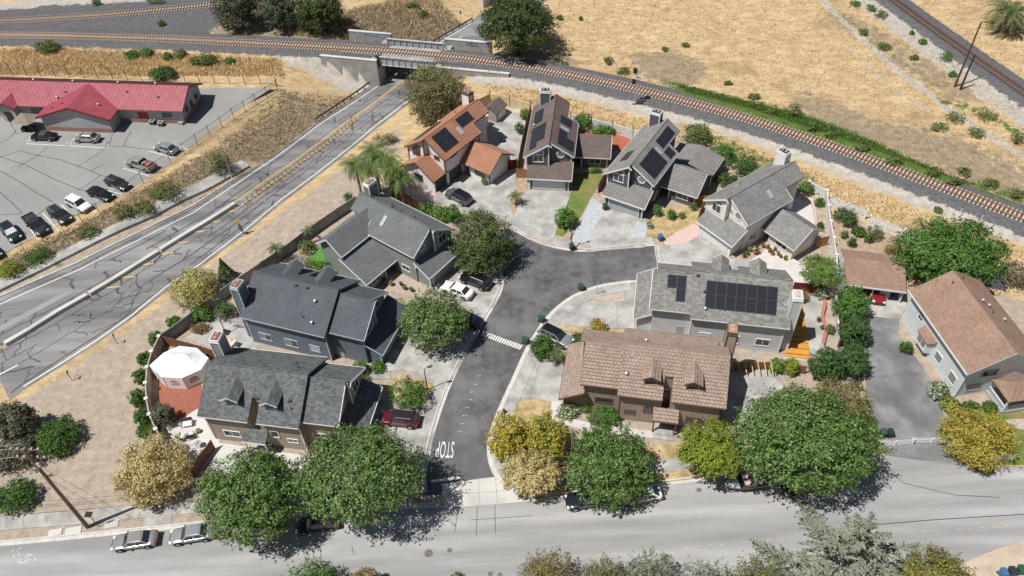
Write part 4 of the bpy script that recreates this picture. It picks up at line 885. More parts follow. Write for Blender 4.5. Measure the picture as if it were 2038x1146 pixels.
# ---------------------------------------------------------------- plan B: long gable with two dormers and lean-to garage
WB, PB = 10.4, .635
def house_b(label, org, ang, sd, flip, wall, roofm, trim, course=None, glassW=None, doorm=None, chim=None, main_len=12.1, cap=None):
    """dormers look towards n = 0; flip puts that side away from the lower road"""
    T = Frame(sd, -1 if flip else 1, WB if flip else 0); h = thing('house', label, 'house', (org[0], org[1], 0), R(ang), 'houses round the cul-de-sac')
    Lm = main_len; zr = ZE+PB*5.2; zl = lambda n: ZE+PB*n if n <= 5.2 else ZE+PB*(WB-n); z2 = ZE+PB*4.3; zl2 = lambda n: ZE+PB*(n-.9) if n <= 5.2 else ZE+PB*(9.5-n)
    mb = MB()
    for d0, d1, nf in ((.4, 6.05, .5), (6.0, 7.1, 2.5), (7.05, Lm-.25, .5)): gable_wall(mb, T, d0, d1, nf, 9.9, 5.2, zl(nf)-.2, zl(.5)-.2, zr-.2)
    gable_wall(mb, T, Lm-.3, 16.05, 1.4, 5.2, 5.2, zl2(1.4)-.2, z2-.2, z2-.2); gable_wall(mb, T, Lm-.3, 16.6, 5.2, 9.0, 5.2, z2-.2, zl2(1.4)-.2, z2-.2)
    gable_wall(mb, T, 15.6, 18.4, 1.3, 8.6, 5.0, 2.35, 2.35, 2.36)
    for nn in (1.3, 8.6): mb.face([T.p(18.4, nn, 2.3), T.p(16.1, nn, 2.3), T.p(16.1, nn, 3.75), T.p(18.4, nn, 2.55)])
    mb.build('wall', wall, h)
    rf = MB(); q = lambda *a, **k: roof_quad(rf, T, *a, course=course, **k)
    q((0, 0, ZE), (6.05, 0, ZE), (6.05, 5.2, zr), (0, 5.2, zr)); q((6.05, 2.4, zl(2.4)), (7.05, 2.4, zl(2.4)), (7.05, 5.2, zr), (6.05, 5.2, zr)); q((7.05, 0, ZE), (Lm, 0, ZE), (Lm, 5.2, zr), (7.05, 5.2, zr))
    q((Lm, WB, ZE), (-.0, WB, ZE), (-.0, 5.2, zr), (Lm, 5.2, zr))
    q((Lm, .9, ZE), (16.5, .9, ZE), (16.5, 5.2, z2), (Lm, 5.2, z2)); q((17.1, 9.5, ZE), (Lm, 9.5, ZE), (Lm, 5.2, z2), (17.1, 5.2, z2))
    roof = rf.build('roof', roofm, h)
    gr = MB(); roof_quad(gr, T, (18.95, .5, 2.42), (18.95, 9.0, 2.42), (16.0, 9.0, 4.1), (16.0, .5, 4.1), .16, course); gr.build('garage_roof', roofm, h)
    rc = MB()
    for d0, d1, zz in ((0, Lm, zr), (Lm, 16.9, z2)): rc.tube(T.p(d0, 5.2, zz+.02), T.p(d1, 5.2, zz+.02), .10, .10, 6)
    rc.build('ridge_cap', roofm, roof)
    rake(h, T, [(-.03, 0, ZE), (-.03, 5.2, zr), (-.03, WB, ZE)], roofm, .1, .2); rake(h, T, [(Lm+.03, 0, ZE), (Lm+.03, 5.2, zr), (Lm+.03, WB, ZE)], roofm, .1, .2)
    rake(h, T, [(16.53, .9, ZE), (16.53, 4.8, ZE+PB*3.9)], trim, .1, .22); rake(h, T, [(17.13, 9.5, ZE), (17.13, 5.2, z2), (17.13, 4.7, z2-.3)], trim, .1, .22)
    rake(h, T, [(0, -.05, ZE), (6.05, -.05, ZE)], trim, .06, .12); rake(h, T, [(7.05, -.05, ZE), (Lm, -.05, ZE)], trim, .06, .12); rake(h, T, [(0, WB+.05, ZE), (Lm, WB+.05, ZE)], trim, .06, .12); rake(h, T, [(Lm, .86, ZE), (16.5, .86, ZE)], trim, .06, .12); rake(h, T, [(Lm, 9.55, ZE), (17.1, 9.55, ZE)], trim, .06, .12)
    rake(h, T, [(18.98, .5, 2.42), (18.98, 9.0, 2.42)], trim, .1, .17); rake(h, T, [(18.95, .47, 2.42), (16.05, .47, 4.1)], trim, .08, .2); rake(h, T, [(18.95, 9.03, 2.42), (16.05, 9.03, 4.1)], trim, .08, .2)
    corner_board(h, T, [(.42, .52, 0, 5.2), (.42, 9.88, 0, 5.2), (Lm-.27, .52, 0, 5.2), (Lm-.27, 9.88, 0, 5.2), (16.62, 8.98, 3.8, 5.2), (16.62, 5.2, 3.8, z2-.3), (18.4, 1.32, 0, 2.4), (18.4, 8.58, 0, 2.4)], trim)
    for dc in (3.85, 8.55):     # dormers
        dz, de = 7.95, 7.22; nb = (dz-ZE)/PB; ne = (de-ZE)/PB
        dm = MB(); w_ = .78
        dm.face([T.p(dc-w_, 1.55, 6.1), T.p(dc+w_, 1.55, 6.1), T.p(dc+w_, 1.55, de), T.p(dc, 1.55, dz-.15), T.p(dc-w_, 1.55, de)])
        for s_ in (-w_, w_): dm.face([T.p(dc+s_, 1.55, 6.0), T.p(dc+s_, 1.55, de+.02), T.p(dc+s_, ne+.2, de+.02)])
        do = dm.build('dormer', wall, h)
        dr = MB(); roof_quad(dr, T, (dc-1.08, 1.15, de), (dc-1.08, ne+.1, de), (dc, nb+.1, dz), (dc, 1.05, dz), .10, course); roof_quad(dr, T, (dc+1.08, ne+.1, de), (dc+1.08, 1.15, de), (dc, 1.05, dz), (dc, nb+.1, dz), .10, course)
        dr.build('dormer_roof', roofm, do)
        t = rake(do, T, [(dc-1.08, 1.12, de), (dc, 1.03, dz), (dc+1.08, 1.12, de)], trim, .07, .14); window(do, T, (dc, 1.54, 6.75), (1, 0), (0, -1), .8, .75, trim, 1, 0, None, .09, 'dormer_window')
    # entry: recess, porch roof and steps
    pm = MB(); roof_quad(pm, T, (4.95, -.95, 2.55), (7.85, -.95, 2.55), (7.85, .52, 3.35), (4.95, .52, 3.35), .14, course); pm.build('porch_roof', roofm, h); rake(h, T, [(4.95, -.98, 2.55), (7.85, -.98, 2.55)], trim, .08, .18)
    for d in (5.15, 7.65): x, y, _ = T.p(d, -.75, 0); q2 = MB(); q2.box(x-.09, x+.09, y-.09, y+.09, 0, 2.6); q2.build('porch_post', trim, h)
    st = MB(); P = [T.p(d, n, 0)[:2] for d, n in ((5.2, -1.7), (7.6, -1.7), (7.6, .5), (5.2, .5))]; st.prism(P, 0, .16); P = [T.p(d, n, 0)[:2] for d, n in ((5.35, -1.15), (7.45, -1.15), (7.45, .5), (5.35, .5))]; st.prism(P, .16, .32); st.build('steps', m_conc, h)
    panelbox(h, T, (6.5, 2.5, 1.35), (1, 0), (0, -1), 1.0, 2.05, doorm or m_trimB, 'door', .05)
    window(h, T, (6.55, 2.5, 4.3), (1, 0), (0, -1), .7, .8, trim, 0)
    # dormer-side windows
    window(h, T, (3.0, .5, 1.65), (1, 0), (0, -1), 1.9, 1.0, trim, 1, 0, glassW); window(h, T, (3.4, .5, 4.75), (1, 0), (0, -1), 1.9, .4, trim, 1)
    window(h, T, (8.5, .5, 2.7), (1, 0), (0, -1), .8, 1.1, trim, 0, 0, glassW); window(h, T, (10.5, .5, 1.75), (1, 0), (0, -1), 1.1, .6, trim, 1); window(h, T, (13.7, 1.4, 2.1), (1, 0), (0, -1), 1.9, .8, trim, 1, 0, glassW)
    # rear windows
    for d, z, w_, hh in ((2.6, 1.7, 1.6, 1.1), (6.4, 1.7, 1.7, 1.2), (2.0, 4.7, 1.6, .45), (9.4, 4.7, 1.2, .45)): window(h, T, (d, 9.9, z), (1, 0), (0, 1), w_, hh, trim, 1, 0, glassW)
    window(h, T, (13.9, 9.0, 4.75), (1, 0), (0, 1), 1.5, .45, trim, 1); panelbox(h, T, (12.9, 9.0, 1.05), (1, 0), (0, 1), .9, 2.05, m_trimG, 'side_door', .05)
    ac = MB(); x, y, _ = T.p(9.6, 10.0, 0); window(h, T, (9.8, 9.9, 1.75), (1, 0), (0, 1), 1.3, 1.0, trim, 0, 3, [m_glassC], .09, 'louvre_window')
    # gable front over the garage
    window(h, T, (16.6, 7.0, 4.9), (0, 1), (1, 0), 1.5, 1.25, trim, 1, 0, glassW); window(h, T, (16.6, 6.4, 5.95), (0, 1), (1, 0), .9, .5, trim, 0, 0, [m_glassB]); window(h, T, (16.05, 3.3, 5.2), (0, 1), (1, 0), 1.0, .8, trim, 0)
    panelbox(h, T, (18.4, 4.95, 1.12), (0, 1), (1, 0), 5.0, 2.15, doorm or m_trimG, 'garage_door', .05, 4)
    chimney(h, T, -.75, .38, 7.75, 9.3, 9.45, chim or wall, 0, cap, 2, trim)
    return h, T, roof, zl, zl2
m_rf1 = shingle('shingle_speckled', (.06, .067, .071), (.20, .206, .208), (.105, .113, .116), .42, .22, contrast=1.0); m_rf2 = shingle('shingle_bluegrey', (.07, .076, .088), (.105, .111, .124), (.088, .094, .106), contrast=1.15, wear=(.15, .155, .165))
m_rf8 = shingle('shingle_taupe', (.12, .117, .108), (.32, .31, .288), (.19, .186, .172), .42, .22, contrast=1.0); m_rf9 = shingle('tile_brown', (.27, .195, .155), (.41, .315, .26), (.34, .255, .205), .42, .40, .03)
w1 = stucco('wall_taupe1', (.36, .295, .235)); w2 = siding('wall_blue2', (.145, .175, .215)); w8 = siding('wall_grey8', (.58, .59, .60)); w9 = siding('wall_brown9', (.34, .265, .205))
dirv = lambda a: np.array((math.cos(R(a)), math.sin(R(a))))
h, T, roof, zl, zl2 = house_b('taupe house with speckled grey roof and two dormers beside the white party tent', (-36.5, 54.84), -10.9, 1, False, w1, m_rf1, m_trimW, chim=siding('chim_grey1', (.30, .30, .31)))
vents(roof, T, [(10.6, 2.5, 'd'), (10.9, 1.7, 'p'), (9.6, 7.6, 'p'), (10.3, 6.6, 'p')], zl)
h, T, roof, zl, zl2 = house_b('blue grey house with dark shingle roof, dormers facing away, by the basketball hoop', (-34.91, 70.09), -19.6, 1, True, w2, m_rf2, plain('trim_blue', (.42, .50, .56)), glassW=[m_glassC, m_glass], doorm=plain('door_blue', (.30, .34, .38)))
vents(roof, T, [(9.6, 7.0, 'c'), (8.6, 8.9, 'p'), (10.0, 9.3, 'c'), (6.4, 5.7, 'd'), (8.0, 5.7, 'd')], zl)
o8 = np.array((22.12, 66.61))+11.9*dirv(-11.56)
h, T, roof, zl, zl2 = house_b('light grey house with taupe shingle roof carrying a long two-row solar array', o8, -11.56, -1, True, w8, m_rf8, m_trimW, cap=m_flue, main_len=12.0)
solar(roof, T, 1.75, 10.4, 9.15, 6.2, zl, 7, 2); solar(roof, T, 12.85, 15.2, 7.0, 5.6, zl2, 2, 1); solar(roof, T, 12.85, 14.0, 8.4, 7.0, zl2, 1, 1)
vents(roof, T, [(11.5, 5.7, 'd'), (9.8, 5.6, 'm'), (3.4, 5.6, 'm'), (10.5, 7.4, 'd'), (10.3, 9.3, 'c'), (7.9, 9.2, 'p')], zl)
o9 = np.array((17.57, 54.04))+6.0*dirv(-12.0)
h, T, roof, zl, zl2 = house_b('brown house with brown tile roof and two dormers facing the lower road', o9, -12.0, -1, False, w9, m_rf9, m_trimB, .40, chim=stucco('chim_brown9', (.44, .35, .30)), cap=M('pan_rust', (.40, .22, .14)))
vents(roof, T, [(11.4, 2.1, 'c'), (11.0, 4.0, 'm'), (9.5, 6.5, 'c'), (1.0, 8.0, 'p')], zl)
# ================================================================ RAILWAY
m_rail = M('rail_steel', (.16, .085, .06), (.22, .12, .09), 2.0, .15, rough=.6); m_railtop = plain('rail_head', (.34, .28, .26), .4, .4)
m_tieC = M('concrete_tie', (.50, .40, .29), (.60, .50, .39), 2.0, .15); m_tieW = M('wood_tie', (.075, .05, .045), (.13, .09, .08), 3.0, .25)
m_stain = M('rust_stain', (.17, .095, .065), (.25, .15, .105), 1.5, .2)
def along(pl):
    P = np.array(pl); seg = np.hypot(*np.diff(P, axis=0).T); d = np.r_[0, np.cumsum(seg)]
    def f(s):
        x = np.interp(s, d, P[:, 0]); y = np.interp(s, d, P[:, 1]); e = .8
        x1 = np.interp(s+e, d, P[:, 0])-np.interp(s-e, d, P[:, 0]); y1 = np.interp(s+e, d, P[:, 1])-np.interp(s-e, d, P[:, 1]); return x, y, math.atan2(y1, x1)
    return f, d[-1]
def proj_px(x, y, z):
    q = np.array((x, y, z-CAM_H)); a = _f@q; return 1019+FPX*(_r@q)/a, 573+FPX*(_d@q)/a
def track(name, label, pl, z, tie_m, spacing=.61, stain=True):
    pl = smooth(pl, 2); f, L = along(pl); t = thing(name, label, 'railway track', (f(0)[0], f(0)[1], z)); x0, y0, _ = f(0)
    lo = off(pl, .7175); hi = off(pl, -.7175)
    for side in (lo, hi):
        mb = MB(); A = off(side, .045); Bq = off(side, -.045); A2 = off(side, .10); B2 = off(side, -.10)
        for i in range(len(side)-1):
            P = lambda q, zz: (q[0]-x0, q[1]-y0, zz)
            mb.face([P(A[i], .02), P(Bq[i], .02), P(Bq[i+1], .02), P(A[i+1], .02)], 1)
            for X_, Y_ in ((A, A2), (Bq, B2)): mb.face([P(X_[i], .02), P(X_[i+1], .02), P(Y_[i+1], -.16), P(Y_[i], -.16)], 0)
        mb.build('rail', [m_rail, m_railtop], t)
    tm = MB(); tm.box(-.105, .105, -1.3, 1.3, -.30, -.155); tme = tm.mesh('tie', tie_m)
    tiles = []; s = .3
    while s < L:
        x, y, a = f(s); u, v = proj_px(x, y, z)
        if -25 < u < 2063 and -30 < v < 1180: tiles.append((x, y, a))
        s += spacing
    tiles.sort(key=lambda q: q[0]**2+q[1]**2)
    for x, y, a in tiles[:300]: inst('tie', tme, t, (x-x0, y-y0, 0), (0, 0, a+rng.normal()*.008))
    if len(tiles) > 300:
        mb = MB()
        for x, y, a in tiles[300:]: c, s_ = math.cos(a), math.sin(a); mb.obox((x-x0, y-y0), (c, s_), (-s_, c), .125, 1.3, -.30, -.155)
        tag(mb.build('far_ties', tie_m, t), kind='stuff')
    return t, f, L
trk1, f1, L1 = track('railway_track', 'main railway track on pale ties curving behind the houses and over the bridge', R1w, RAIL_Z, m_tieC)
track('railway_track', 'second track with pale ties at the top left edge', R2w, .75, m_tieC); track('railway_track', 'old track with dark wooden ties at the top right', R3w, .75, m_tieW, .53)
sb = band('ballast_stain', dens(smooth(R1w, 2), 1), -.62, .62, -.05, RAIL_Z-.19, M('stained_ballast', (.085, .05, .038), (.15, .095, .07), 2.0, .3, 9.0))

# ================================================================ BRIDGE
m_bc = M('bridge_concrete', (.30, .295, .285), (.40, .39, .375), .7, .12, 6.0, c3=(.24, .235, .23), s3=.3); m_steel = M('girder_steel', (.36, .375, .385), (.46, .47, .475), 1.0, .1, rough=.6); m_blk = plain('bearing_black', (.03, .03, .03))
sv = np.arange(0, L1, .25); pts = np.array([f1(s)[:2] for s in sv]); inn = in_poly(pts[:, 0], pts[:, 1], AV_POLY); s0, s1_ = sv[inn][0], sv[inn][-1]
xa, ya, _ = f1(s0-.4); xb, yb, _ = f1(s1_+.4); A0 = np.array((xa, ya)); ub = np.array((xb-xa, yb-ya)); Lb = np.hypot(*ub); ub /= Lb; wb = np.array((-ub[1], ub[0])); angb = math.atan2(ub[1], ub[0])
br = thing('bridge', 'steel girder railway bridge on concrete abutments over the sunken avenue', 'bridge', (xa, ya, 0), angb)
mb = MB(); mb.box(0, Lb, -2.2, 2.4, .35, .84); mb.build('deck', m_bc, br)
def girder(y, z0, z1, out):
    g = MB(); g.box(-.3, Lb+.3, y-.04, y+.04, z0, z1); o = g.build('girder', m_steel, br)
    for zz in (z0, z1): q = MB(); q.box(-.3, Lb+.3, y-.22, y+.22, zz-.04, zz+.04); q.build('flange', m_steel, o)
    n = 9
    for i in range(n+1):
        x = -.2+(Lb+.4)*i/n; q = MB(); q.box(x-.05, x+.05, y-.2, y+.2, z0+.045, z1-.045); q.build('stiffener', m_steel, o)
girder(-2.45, -.75, .95, -1); girder(2.75, -.75, 2.0, 1)
q = MB(); q.box(-.9, -.3, -2.9, -2.0, -.8, 1.1); q.build('bearing', m_blk, br)
hr = MB()
for x0 in np.arange(-6, Lb+4, 2.6): hr.tube((x0, -2.75, .9), (x0, -2.75, 1.55), .03)
hr.tube((-8, -2.75, 1.55), (Lb+5, -2.75, 1.55), .035); hr.build('handrail', m_metal, br)
for x0, x1 in ((-1.6, 0), (Lb, Lb+1.6)):
    q = MB(); q.box(x0, x1, -4.25, 4.25, -AV_DEPTH-.6, -.75); q.box(x0 if x0 < 0 else x0+.5, x1-.5 if x0 < 0 else x1, -4.25, 4.25, -.75, .84); q.build('abutment', m_bc, br)
def wing(x0, x1, y, th, ztop, zl, zr, lean=0):
    q = MB(); P = [(x0, y-th/2), (x1, y-th/2), (x1+lean*.0, y+th/2), (x0, y+th/2)]; q.prism(P, [zl, zr, zr, zl], ztop); o = q.build('wing_wall', m_bc, br)
    q = MB(); q.box(min(x0, x1)-.05, max(x0, x1)+.05, y-th/2-.06, y+th/2+.06, ztop, ztop+.14); q.build('coping', m_conc2, o); return o
wing(-11.5, -.02, -4.45, .5, 1.25, -2.0, -AV_DEPTH-.6); wing(Lb+.02, Lb+15, -4.45, .5, 1.1, -AV_DEPTH-.6, -2.0)
gl = wing(-9.0, -.02, 4.6, .5, 1.95, -3, -AV_DEPTH-.6); gr_ = wing(Lb+.02, Lb+9.5, 4.6, .5, 1.95, -AV_DEPTH-.6, -3)
cu = bpy.data.curves.new('graf', 'FONT'); cu.body = 'HBo'; cu.size = 1.5; to = bpy.data.objects.new('tmp', cu); COL.objects.link(to); bpy.context.view_layer.update(); gm = bpy.data.meshes.new_from_object(to); bpy.data.objects.remove(to); gm.materials.append(plain('graffiti_dark', (.10, .08, .11)))
inst('graffiti', gm, gr_, (Lb+4.2, 4.33, .95), (R(90), 0, 0))
m_gb = plain('graffiti_blue', (.30, .46, .56)); g = MB(); r3 = np.random.default_rng(5)
for i in range(26):
    xx = -8+6*r3.random(); g.box(xx, xx+.25+.6*r3.random(), 4.33, 4.345, 1.1+.6*r3.random(), 1.25+.6*r3.random())
tag(g.build('graffiti', m_gb, gl), kind='stuff'); g = MB()
for i in range(22):
    xx = Lb+.8+8.2*r3.random(); g.box(xx, xx+.15+.4*r3.random(), 4.33, 4.342, 1.0+.5*r3.random(), 1.2+.65*r3.random())
tag(g.build('graffiti', m_gb, gr_), kind='stuff')


# far overpass pier at the top edge
c = GA(966, 22); pz = float(av_z(c[0], c[1])); mb = MB(); mb.box(-1.2, 1.2, -.9, .9, 0, 7.0); pier = thing('bridge_pier', 'pale concrete bridge pier at the top edge beside the far avenue', 'bridge pier', (c[0]-.4, c[1]+3, pz), AV_A); mb.build('shaft', m_conc2, pier); mb = MB(); mb.box(-1.5, 1.5, -1.2, 1.2, 6.4, 7.4); mb.build('pier_cap', m_conc2, pier)

# ================================================================ FENCES, WALLS, RAILINGS
def fence(name, label, pts, h, mat, every, cat='fence', th=.06, post=.10, post_h=None, post_m=None, style='panel', zf=None, group=None, cap=None, gap=0.0):
    zf = zf or (lambda x, y: float(Hz(x, y))); o = thing(name, label, cat, (pts[0][0], pts[0][1], zf(*pts[0])), 0, group); ox, oy, oz = o.location
    f, L = along(pts); n = max(1, int(round(L/every))); ph = post_h or h+.08
    pmb = MB(); pmb.box(-post/2, post/2, -post/2, post/2, -.3, ph)
    if cap: pmb.box(-post*.8, post*.8, -post*.8, post*.8, ph, ph+.1)
    pme = pmb.mesh('post', post_m or mat); ss = [L*i/n for i in range(n+1)]
    for s in ss:
        x, y, a = f(s); inst('post', pme, o, (x-ox, y-oy, zf(x, y)-oz), (0, 0, a))
    for a, b2 in zip(ss[:-1], ss[1:]):
        x0, y0, _ = f(a); x1, y1, _ = f(b2); z0, z1 = zf(x0, y0)-oz, zf(x1, y1)-oz; p0 = np.array((x0-ox, y0-oy)); p1 = np.array((x1-ox, y1-oy)); u = p1-p0; Ls = np.hypot(*u); u = u/Ls; wv = np.array((-u[1], u[0])); mb = MB()
        def bx(s0, s1, c0, c1, t):
            q0, q1 = p0+u*s0, p0+u*s1; za, zb = z0+(z1-z0)*s0/Ls, z0+(z1-z0)*s1/Ls
            P = [tuple(q0-wv*t), tuple(q1-wv*t), tuple(q1+wv*t), tuple(q0+wv*t)]; mb.prism(P, [za+c0, zb+c0, zb+c0, za+c0], [za+c1, zb+c1, zb+c1, za+c1])
        if style == 'panel': bx(post/2, Ls-post/2, -.2, h, th/2); nm = 'panel'
        elif style == 'boards':
            k = max(2, int(Ls/.19)); nm = 'board_panel'
            for i in range(k): bx(Ls*i/k+.008, Ls*(i+1)/k-.008, -.1, h+rng.normal()*.012, th/2*(1 if i % 2 else .75))
        elif style == 'pickets':
            k = max(2, int(Ls/.26)); nm = 'picket_panel'
            for i in range(k): bx(Ls*i/k+.04, Ls*(i+1)/k-.05, .05, h*(.92+.12*math.sin(math.pi*(i+.5)/k)), .018)
            bx(0, Ls, .25, .33, .03); bx(0, Ls, h*.7, h*.7+.08, .03)
        elif style == 'iron':
            k = max(2, int(Ls/.30)); nm = 'mesh_panel'
            for i in range(k): bx(Ls*i/k, Ls*i/k+.018, .05, h, .009)
            bx(0, Ls, h-.04, h, .025); bx(0, Ls, .08, .11, .02)
        elif style == 'wire':
            nm = 'wire_panel'
            for i in range(5): bx(0, Ls, h*(i+1)/5-.012, h*(i+1)/5, .008)
        elif style == 'rail': bx(-.05, Ls+.05, h-.32, h, .05); nm = 'guard_beam'
        mb.build(nm, mat, o)
    return o
m_ironb = plain('fence_black', (.035, .035, .035), .5); m_ironr = plain('fence_rust', (.085, .05, .035), .7); m_pre = M('precast_grey', (.23, .225, .215), (.30, .295, .28), 1.0, .12); m_tanw = M('tan_wall', (.40, .33, .275), (.48, .41, .35), 1.0, .1)
m_wood = M('fence_wood', (.155, .075, .045), (.25, .13, .08), 2.0, .25, 8.0); m_woodO = M('fence_wood_new', (.28, .135, .055), (.38, .20, .09), 2.0, .2); m_cream = M('cream_wall', (.56, .43, .245), (.64, .51, .31), 1.0, .06); m_whitew = M('white_wall', (.56, .55, .53), (.66, .65, .63), 1.0, .06); m_vinyl = plain('white_vinyl', (.78, .79, .80), .5); m_redw = M('red_fence', (.13, .028, .035), (.19, .045, .05), 2.0, .15)
S2 = lambda px: [S(u, v)[:2] for u, v in px]
fence('chain_fence', 'black metal fence along the edge of the parking lot above the avenue', S2([(553, 181), (460, 243), (380, 300), (300, 354), (240, 401), (216, 418), (163, 452), (100, 485), (30, 521), (-60, 577)]), 2.2, m_ironb, 3.0, style='iron', post=.08, post_h=2.5)
fence('chain_fence', 'rusty post and wire fence behind the red-roofed building', S2([(-30, 148), (120, 153), (280, 160), (400, 166), (480, 169), (552, 172)]), 2.1, m_ironr, 3.0, style='wire', post=.09, post_h=2.3)
fence('precast_wall', 'grey precast panel wall between the avenue verge and the sage green house', GP([(706, 391), (691, 401), (660, 421), (622, 447), (590, 471), (561, 493), (520, 520)], 1.9), 1.9, m_pre, 3.6, 'wall', .12, .2, 2.0)
fence('precast_wall', 'grey precast wall beside the blue grey house behind the yellow-green tree', GP([(518, 522), (450, 568), (400, 606), (345, 648), (317, 667)], 1.9), 1.9, m_pre, 3.4, 'wall', .12, .2, 2.0)
fence('precast_wall', 'tan wall with white capped posts curving round the party tent', GP([(315.5, 668), (303, 692), (296, 712), (290, 736), (288.5, 760), (289, 784), (292, 808), (299, 834), (311, 857), (328, 880)], 2.0), 1.9, m_tanw, 2.5, 'wall', .14, .28, 1.95, m_whitew, cap=True)
fence('board_fence', 'dark wooden fence between the tent and the basketball yard', GP([(320, 668), (350, 676), (390, 686), (424, 697)], 1.8), 1.8, m_wood, 2.2, style='boards')
fence('board_fence', 'weathered wooden fence by the patio of the taupe house', S2([(387, 952), (402, 928), (418, 905), (428, 893)]), 1.8, m_wood, 2.0, style='boards')
fence('board_fence', 'dark wooden fence below the palm cluster by the white stucco house', S2([(785, 392), (805, 402), (830, 416), (848, 428)]), 1.8, m_wood, 2.2, style='boards')
fence('garden_wall', 'cream yellow wall with dark posts behind the white stucco house', S2([(940, 222), (980, 202), (1015, 212), (1056, 224)]), 1.9, m_cream, 4.0, 'wall', .12, .14, 2.4, m_trimB)
fence('garden_wall', 'white wall with dark lamp-topped posts behind the dark slate house', S2([(1135, 246), (1180, 256), (1220, 265), (1262, 278), (1300, 290)]), 1.9, m_whitew, 4.0, 'wall', .12, .12, 2.6, m_trimB)
fence('board_fence', 'dark fence between the white stucco house yard and the dark slate house', S2([(1056, 226), (1046, 262), (1038, 300), (1030, 345)]), 1.8, m_wood, 2.4, style='boards')
fence('board_fence', 'short orange-brown gate panel left of the dark slate garage', S2([(1028, 354), (1050, 354)]), 1.8, m_woodO, 2.4, style='boards')
fence('board_fence', 'dark red gate beside the terracotta wing', S2([(1012, 338), (1030, 334)]), 1.8, m_redw, 2.2, style='boards')
fence('board_fence', 'orange-brown fence left of the charcoal garage', S2([(1190, 384), (1202, 362), (1212, 346)]), 1.8, m_woodO, 2.2, style='boards')
fence('board_fence', 'orange-brown fence between the charcoal and cream houses', S2([(1383, 408), (1408, 408)]), 1.8, m_woodO, 2.2, style='boards')
fence('board_fence', 'lower orange-brown fence in front of the cream garage roof', S2([(1390, 436), (1400, 415)]), 1.7, m_woodO, 2.2, style='boards')
fence('board_fence', 'small wooden gate at the right end of the cream house', S2([(1622, 493), (1645, 488)]), 1.8, m_woodO, 2.2, style='boards')
fence('garden_wall', 'cream wall between the cream house and the vegetable garden', S2([(1606, 378), (1640, 388), (1644, 430), (1650, 470), (1658, 510), (1662, 560)]), 1.7, m_whitew, 3.5, 'wall', .16, .24, 1.75, m_trimW, cap=True)
fence('picket_fence', 'white stepped picket fence behind the vegetable garden, left run', S2([(1648, 410), (1680, 422), (1720, 436)]), 1.8, m_vinyl, 2.4, style='pickets', cap=True, post=.14)
fence('picket_fence', 'white stepped picket fence behind the vegetable garden, right run by the round tree', S2([(1726, 448), (1760, 462), (1795, 474), (1830, 488)]), 1.8, m_vinyl, 2.4, style='pickets', cap=True, post=.14)
fence('board_fence', 'dark red fence behind the light grey house chimney', S2([(1577, 578), (1610, 581), (1642, 584)]), 1.6, m_redw, 2.2, style='boards')
fence('garden_wall', 'white wall with red cap beside the hedge trees', S2([(1660, 600), (1662, 640), (1668, 690)]), 1.3, m_whitew, 3.0, 'wall', .2, .24, 1.35, m_redw)
fence('board_fence', 'dark brown fence with slats between the brown and light grey houses', S2([(1455, 738), (1490, 735), (1540, 736), (1600, 744)]), 1.5, m_wood, 2.2, style='boards')
fence('picket_fence', 'white picket gate across the asphalt drive, left leaf', S2([(1742, 887), (1780, 887), (1815, 884)]), 1.0, m_vinyl, 2.2, style='pickets', post=.12)
fence('picket_fence', 'white picket gate across the asphalt drive, right leaf', S2([(1812, 882), (1850, 882), (1892, 878)]), 1.0, m_vinyl, 2.2, style='pickets', post=.12)
fence('picket_fence', 'white picket fence hidden under the yellow tree at the corner', S2([(1894, 880), (1915, 900), (1940, 925), (1975, 918), (2015, 914)]), 1.0, m_vinyl, 2.2, style='pickets', post=.12)
avz = lambda x, y: float(av_z(x, y))
fence('guardrail', 'dark steel guardrail beside the sunken avenue left of the bridge', [GA(u, v)[:2] for u, v in ((628, 243), (660, 222), (690, 202), (715, 185), (738, 168))], .85, m_steel if False else plain('rail_dark', (.09, .085, .08)), 2.0, 'guardrail', post=.14, post_h=.7, style='rail', zf=avz)
fence('guardrail', 'steel guardrail beside the avenue beyond the bridge', [GA(u, v)[:2] for u, v in ((862, 88), (890, 71), (915, 57), (940, 42))], .85, plain('rail_dark', (.09, .085, .08)), 2.0, 'guardrail', post=.14, post_h=.7, style='rail', zf=avz)
# concrete median barrier, in lengths
BL = [[(12, 683), (60, 655), (115, 620), (175, 586)], [(180, 583), (230, 553), (280, 521), (316, 499)], [(320, 496), (365, 468), (410, 441), (450, 416), (468, 404)]]
for i, px in enumerate(BL):
    pl = dens([GA(u, v+4)[:2] for u, v in px], 4); zf_ = lambda x, y: float(av_z(x, y))
    b_ = band('median_barrier', pl, -.32, .32, -.05, .55, m_conc2, zf=zf_, kind=None); 
    if 'kind' in b_: del b_['kind']
    tag(b_, ['near length of low concrete median barrier at the left edge', 'middle length of low concrete median barrier on the avenue', 'far length of low concrete median barrier ending by the yellow posts'][i], 'barrier', 'median barriers on the avenue')
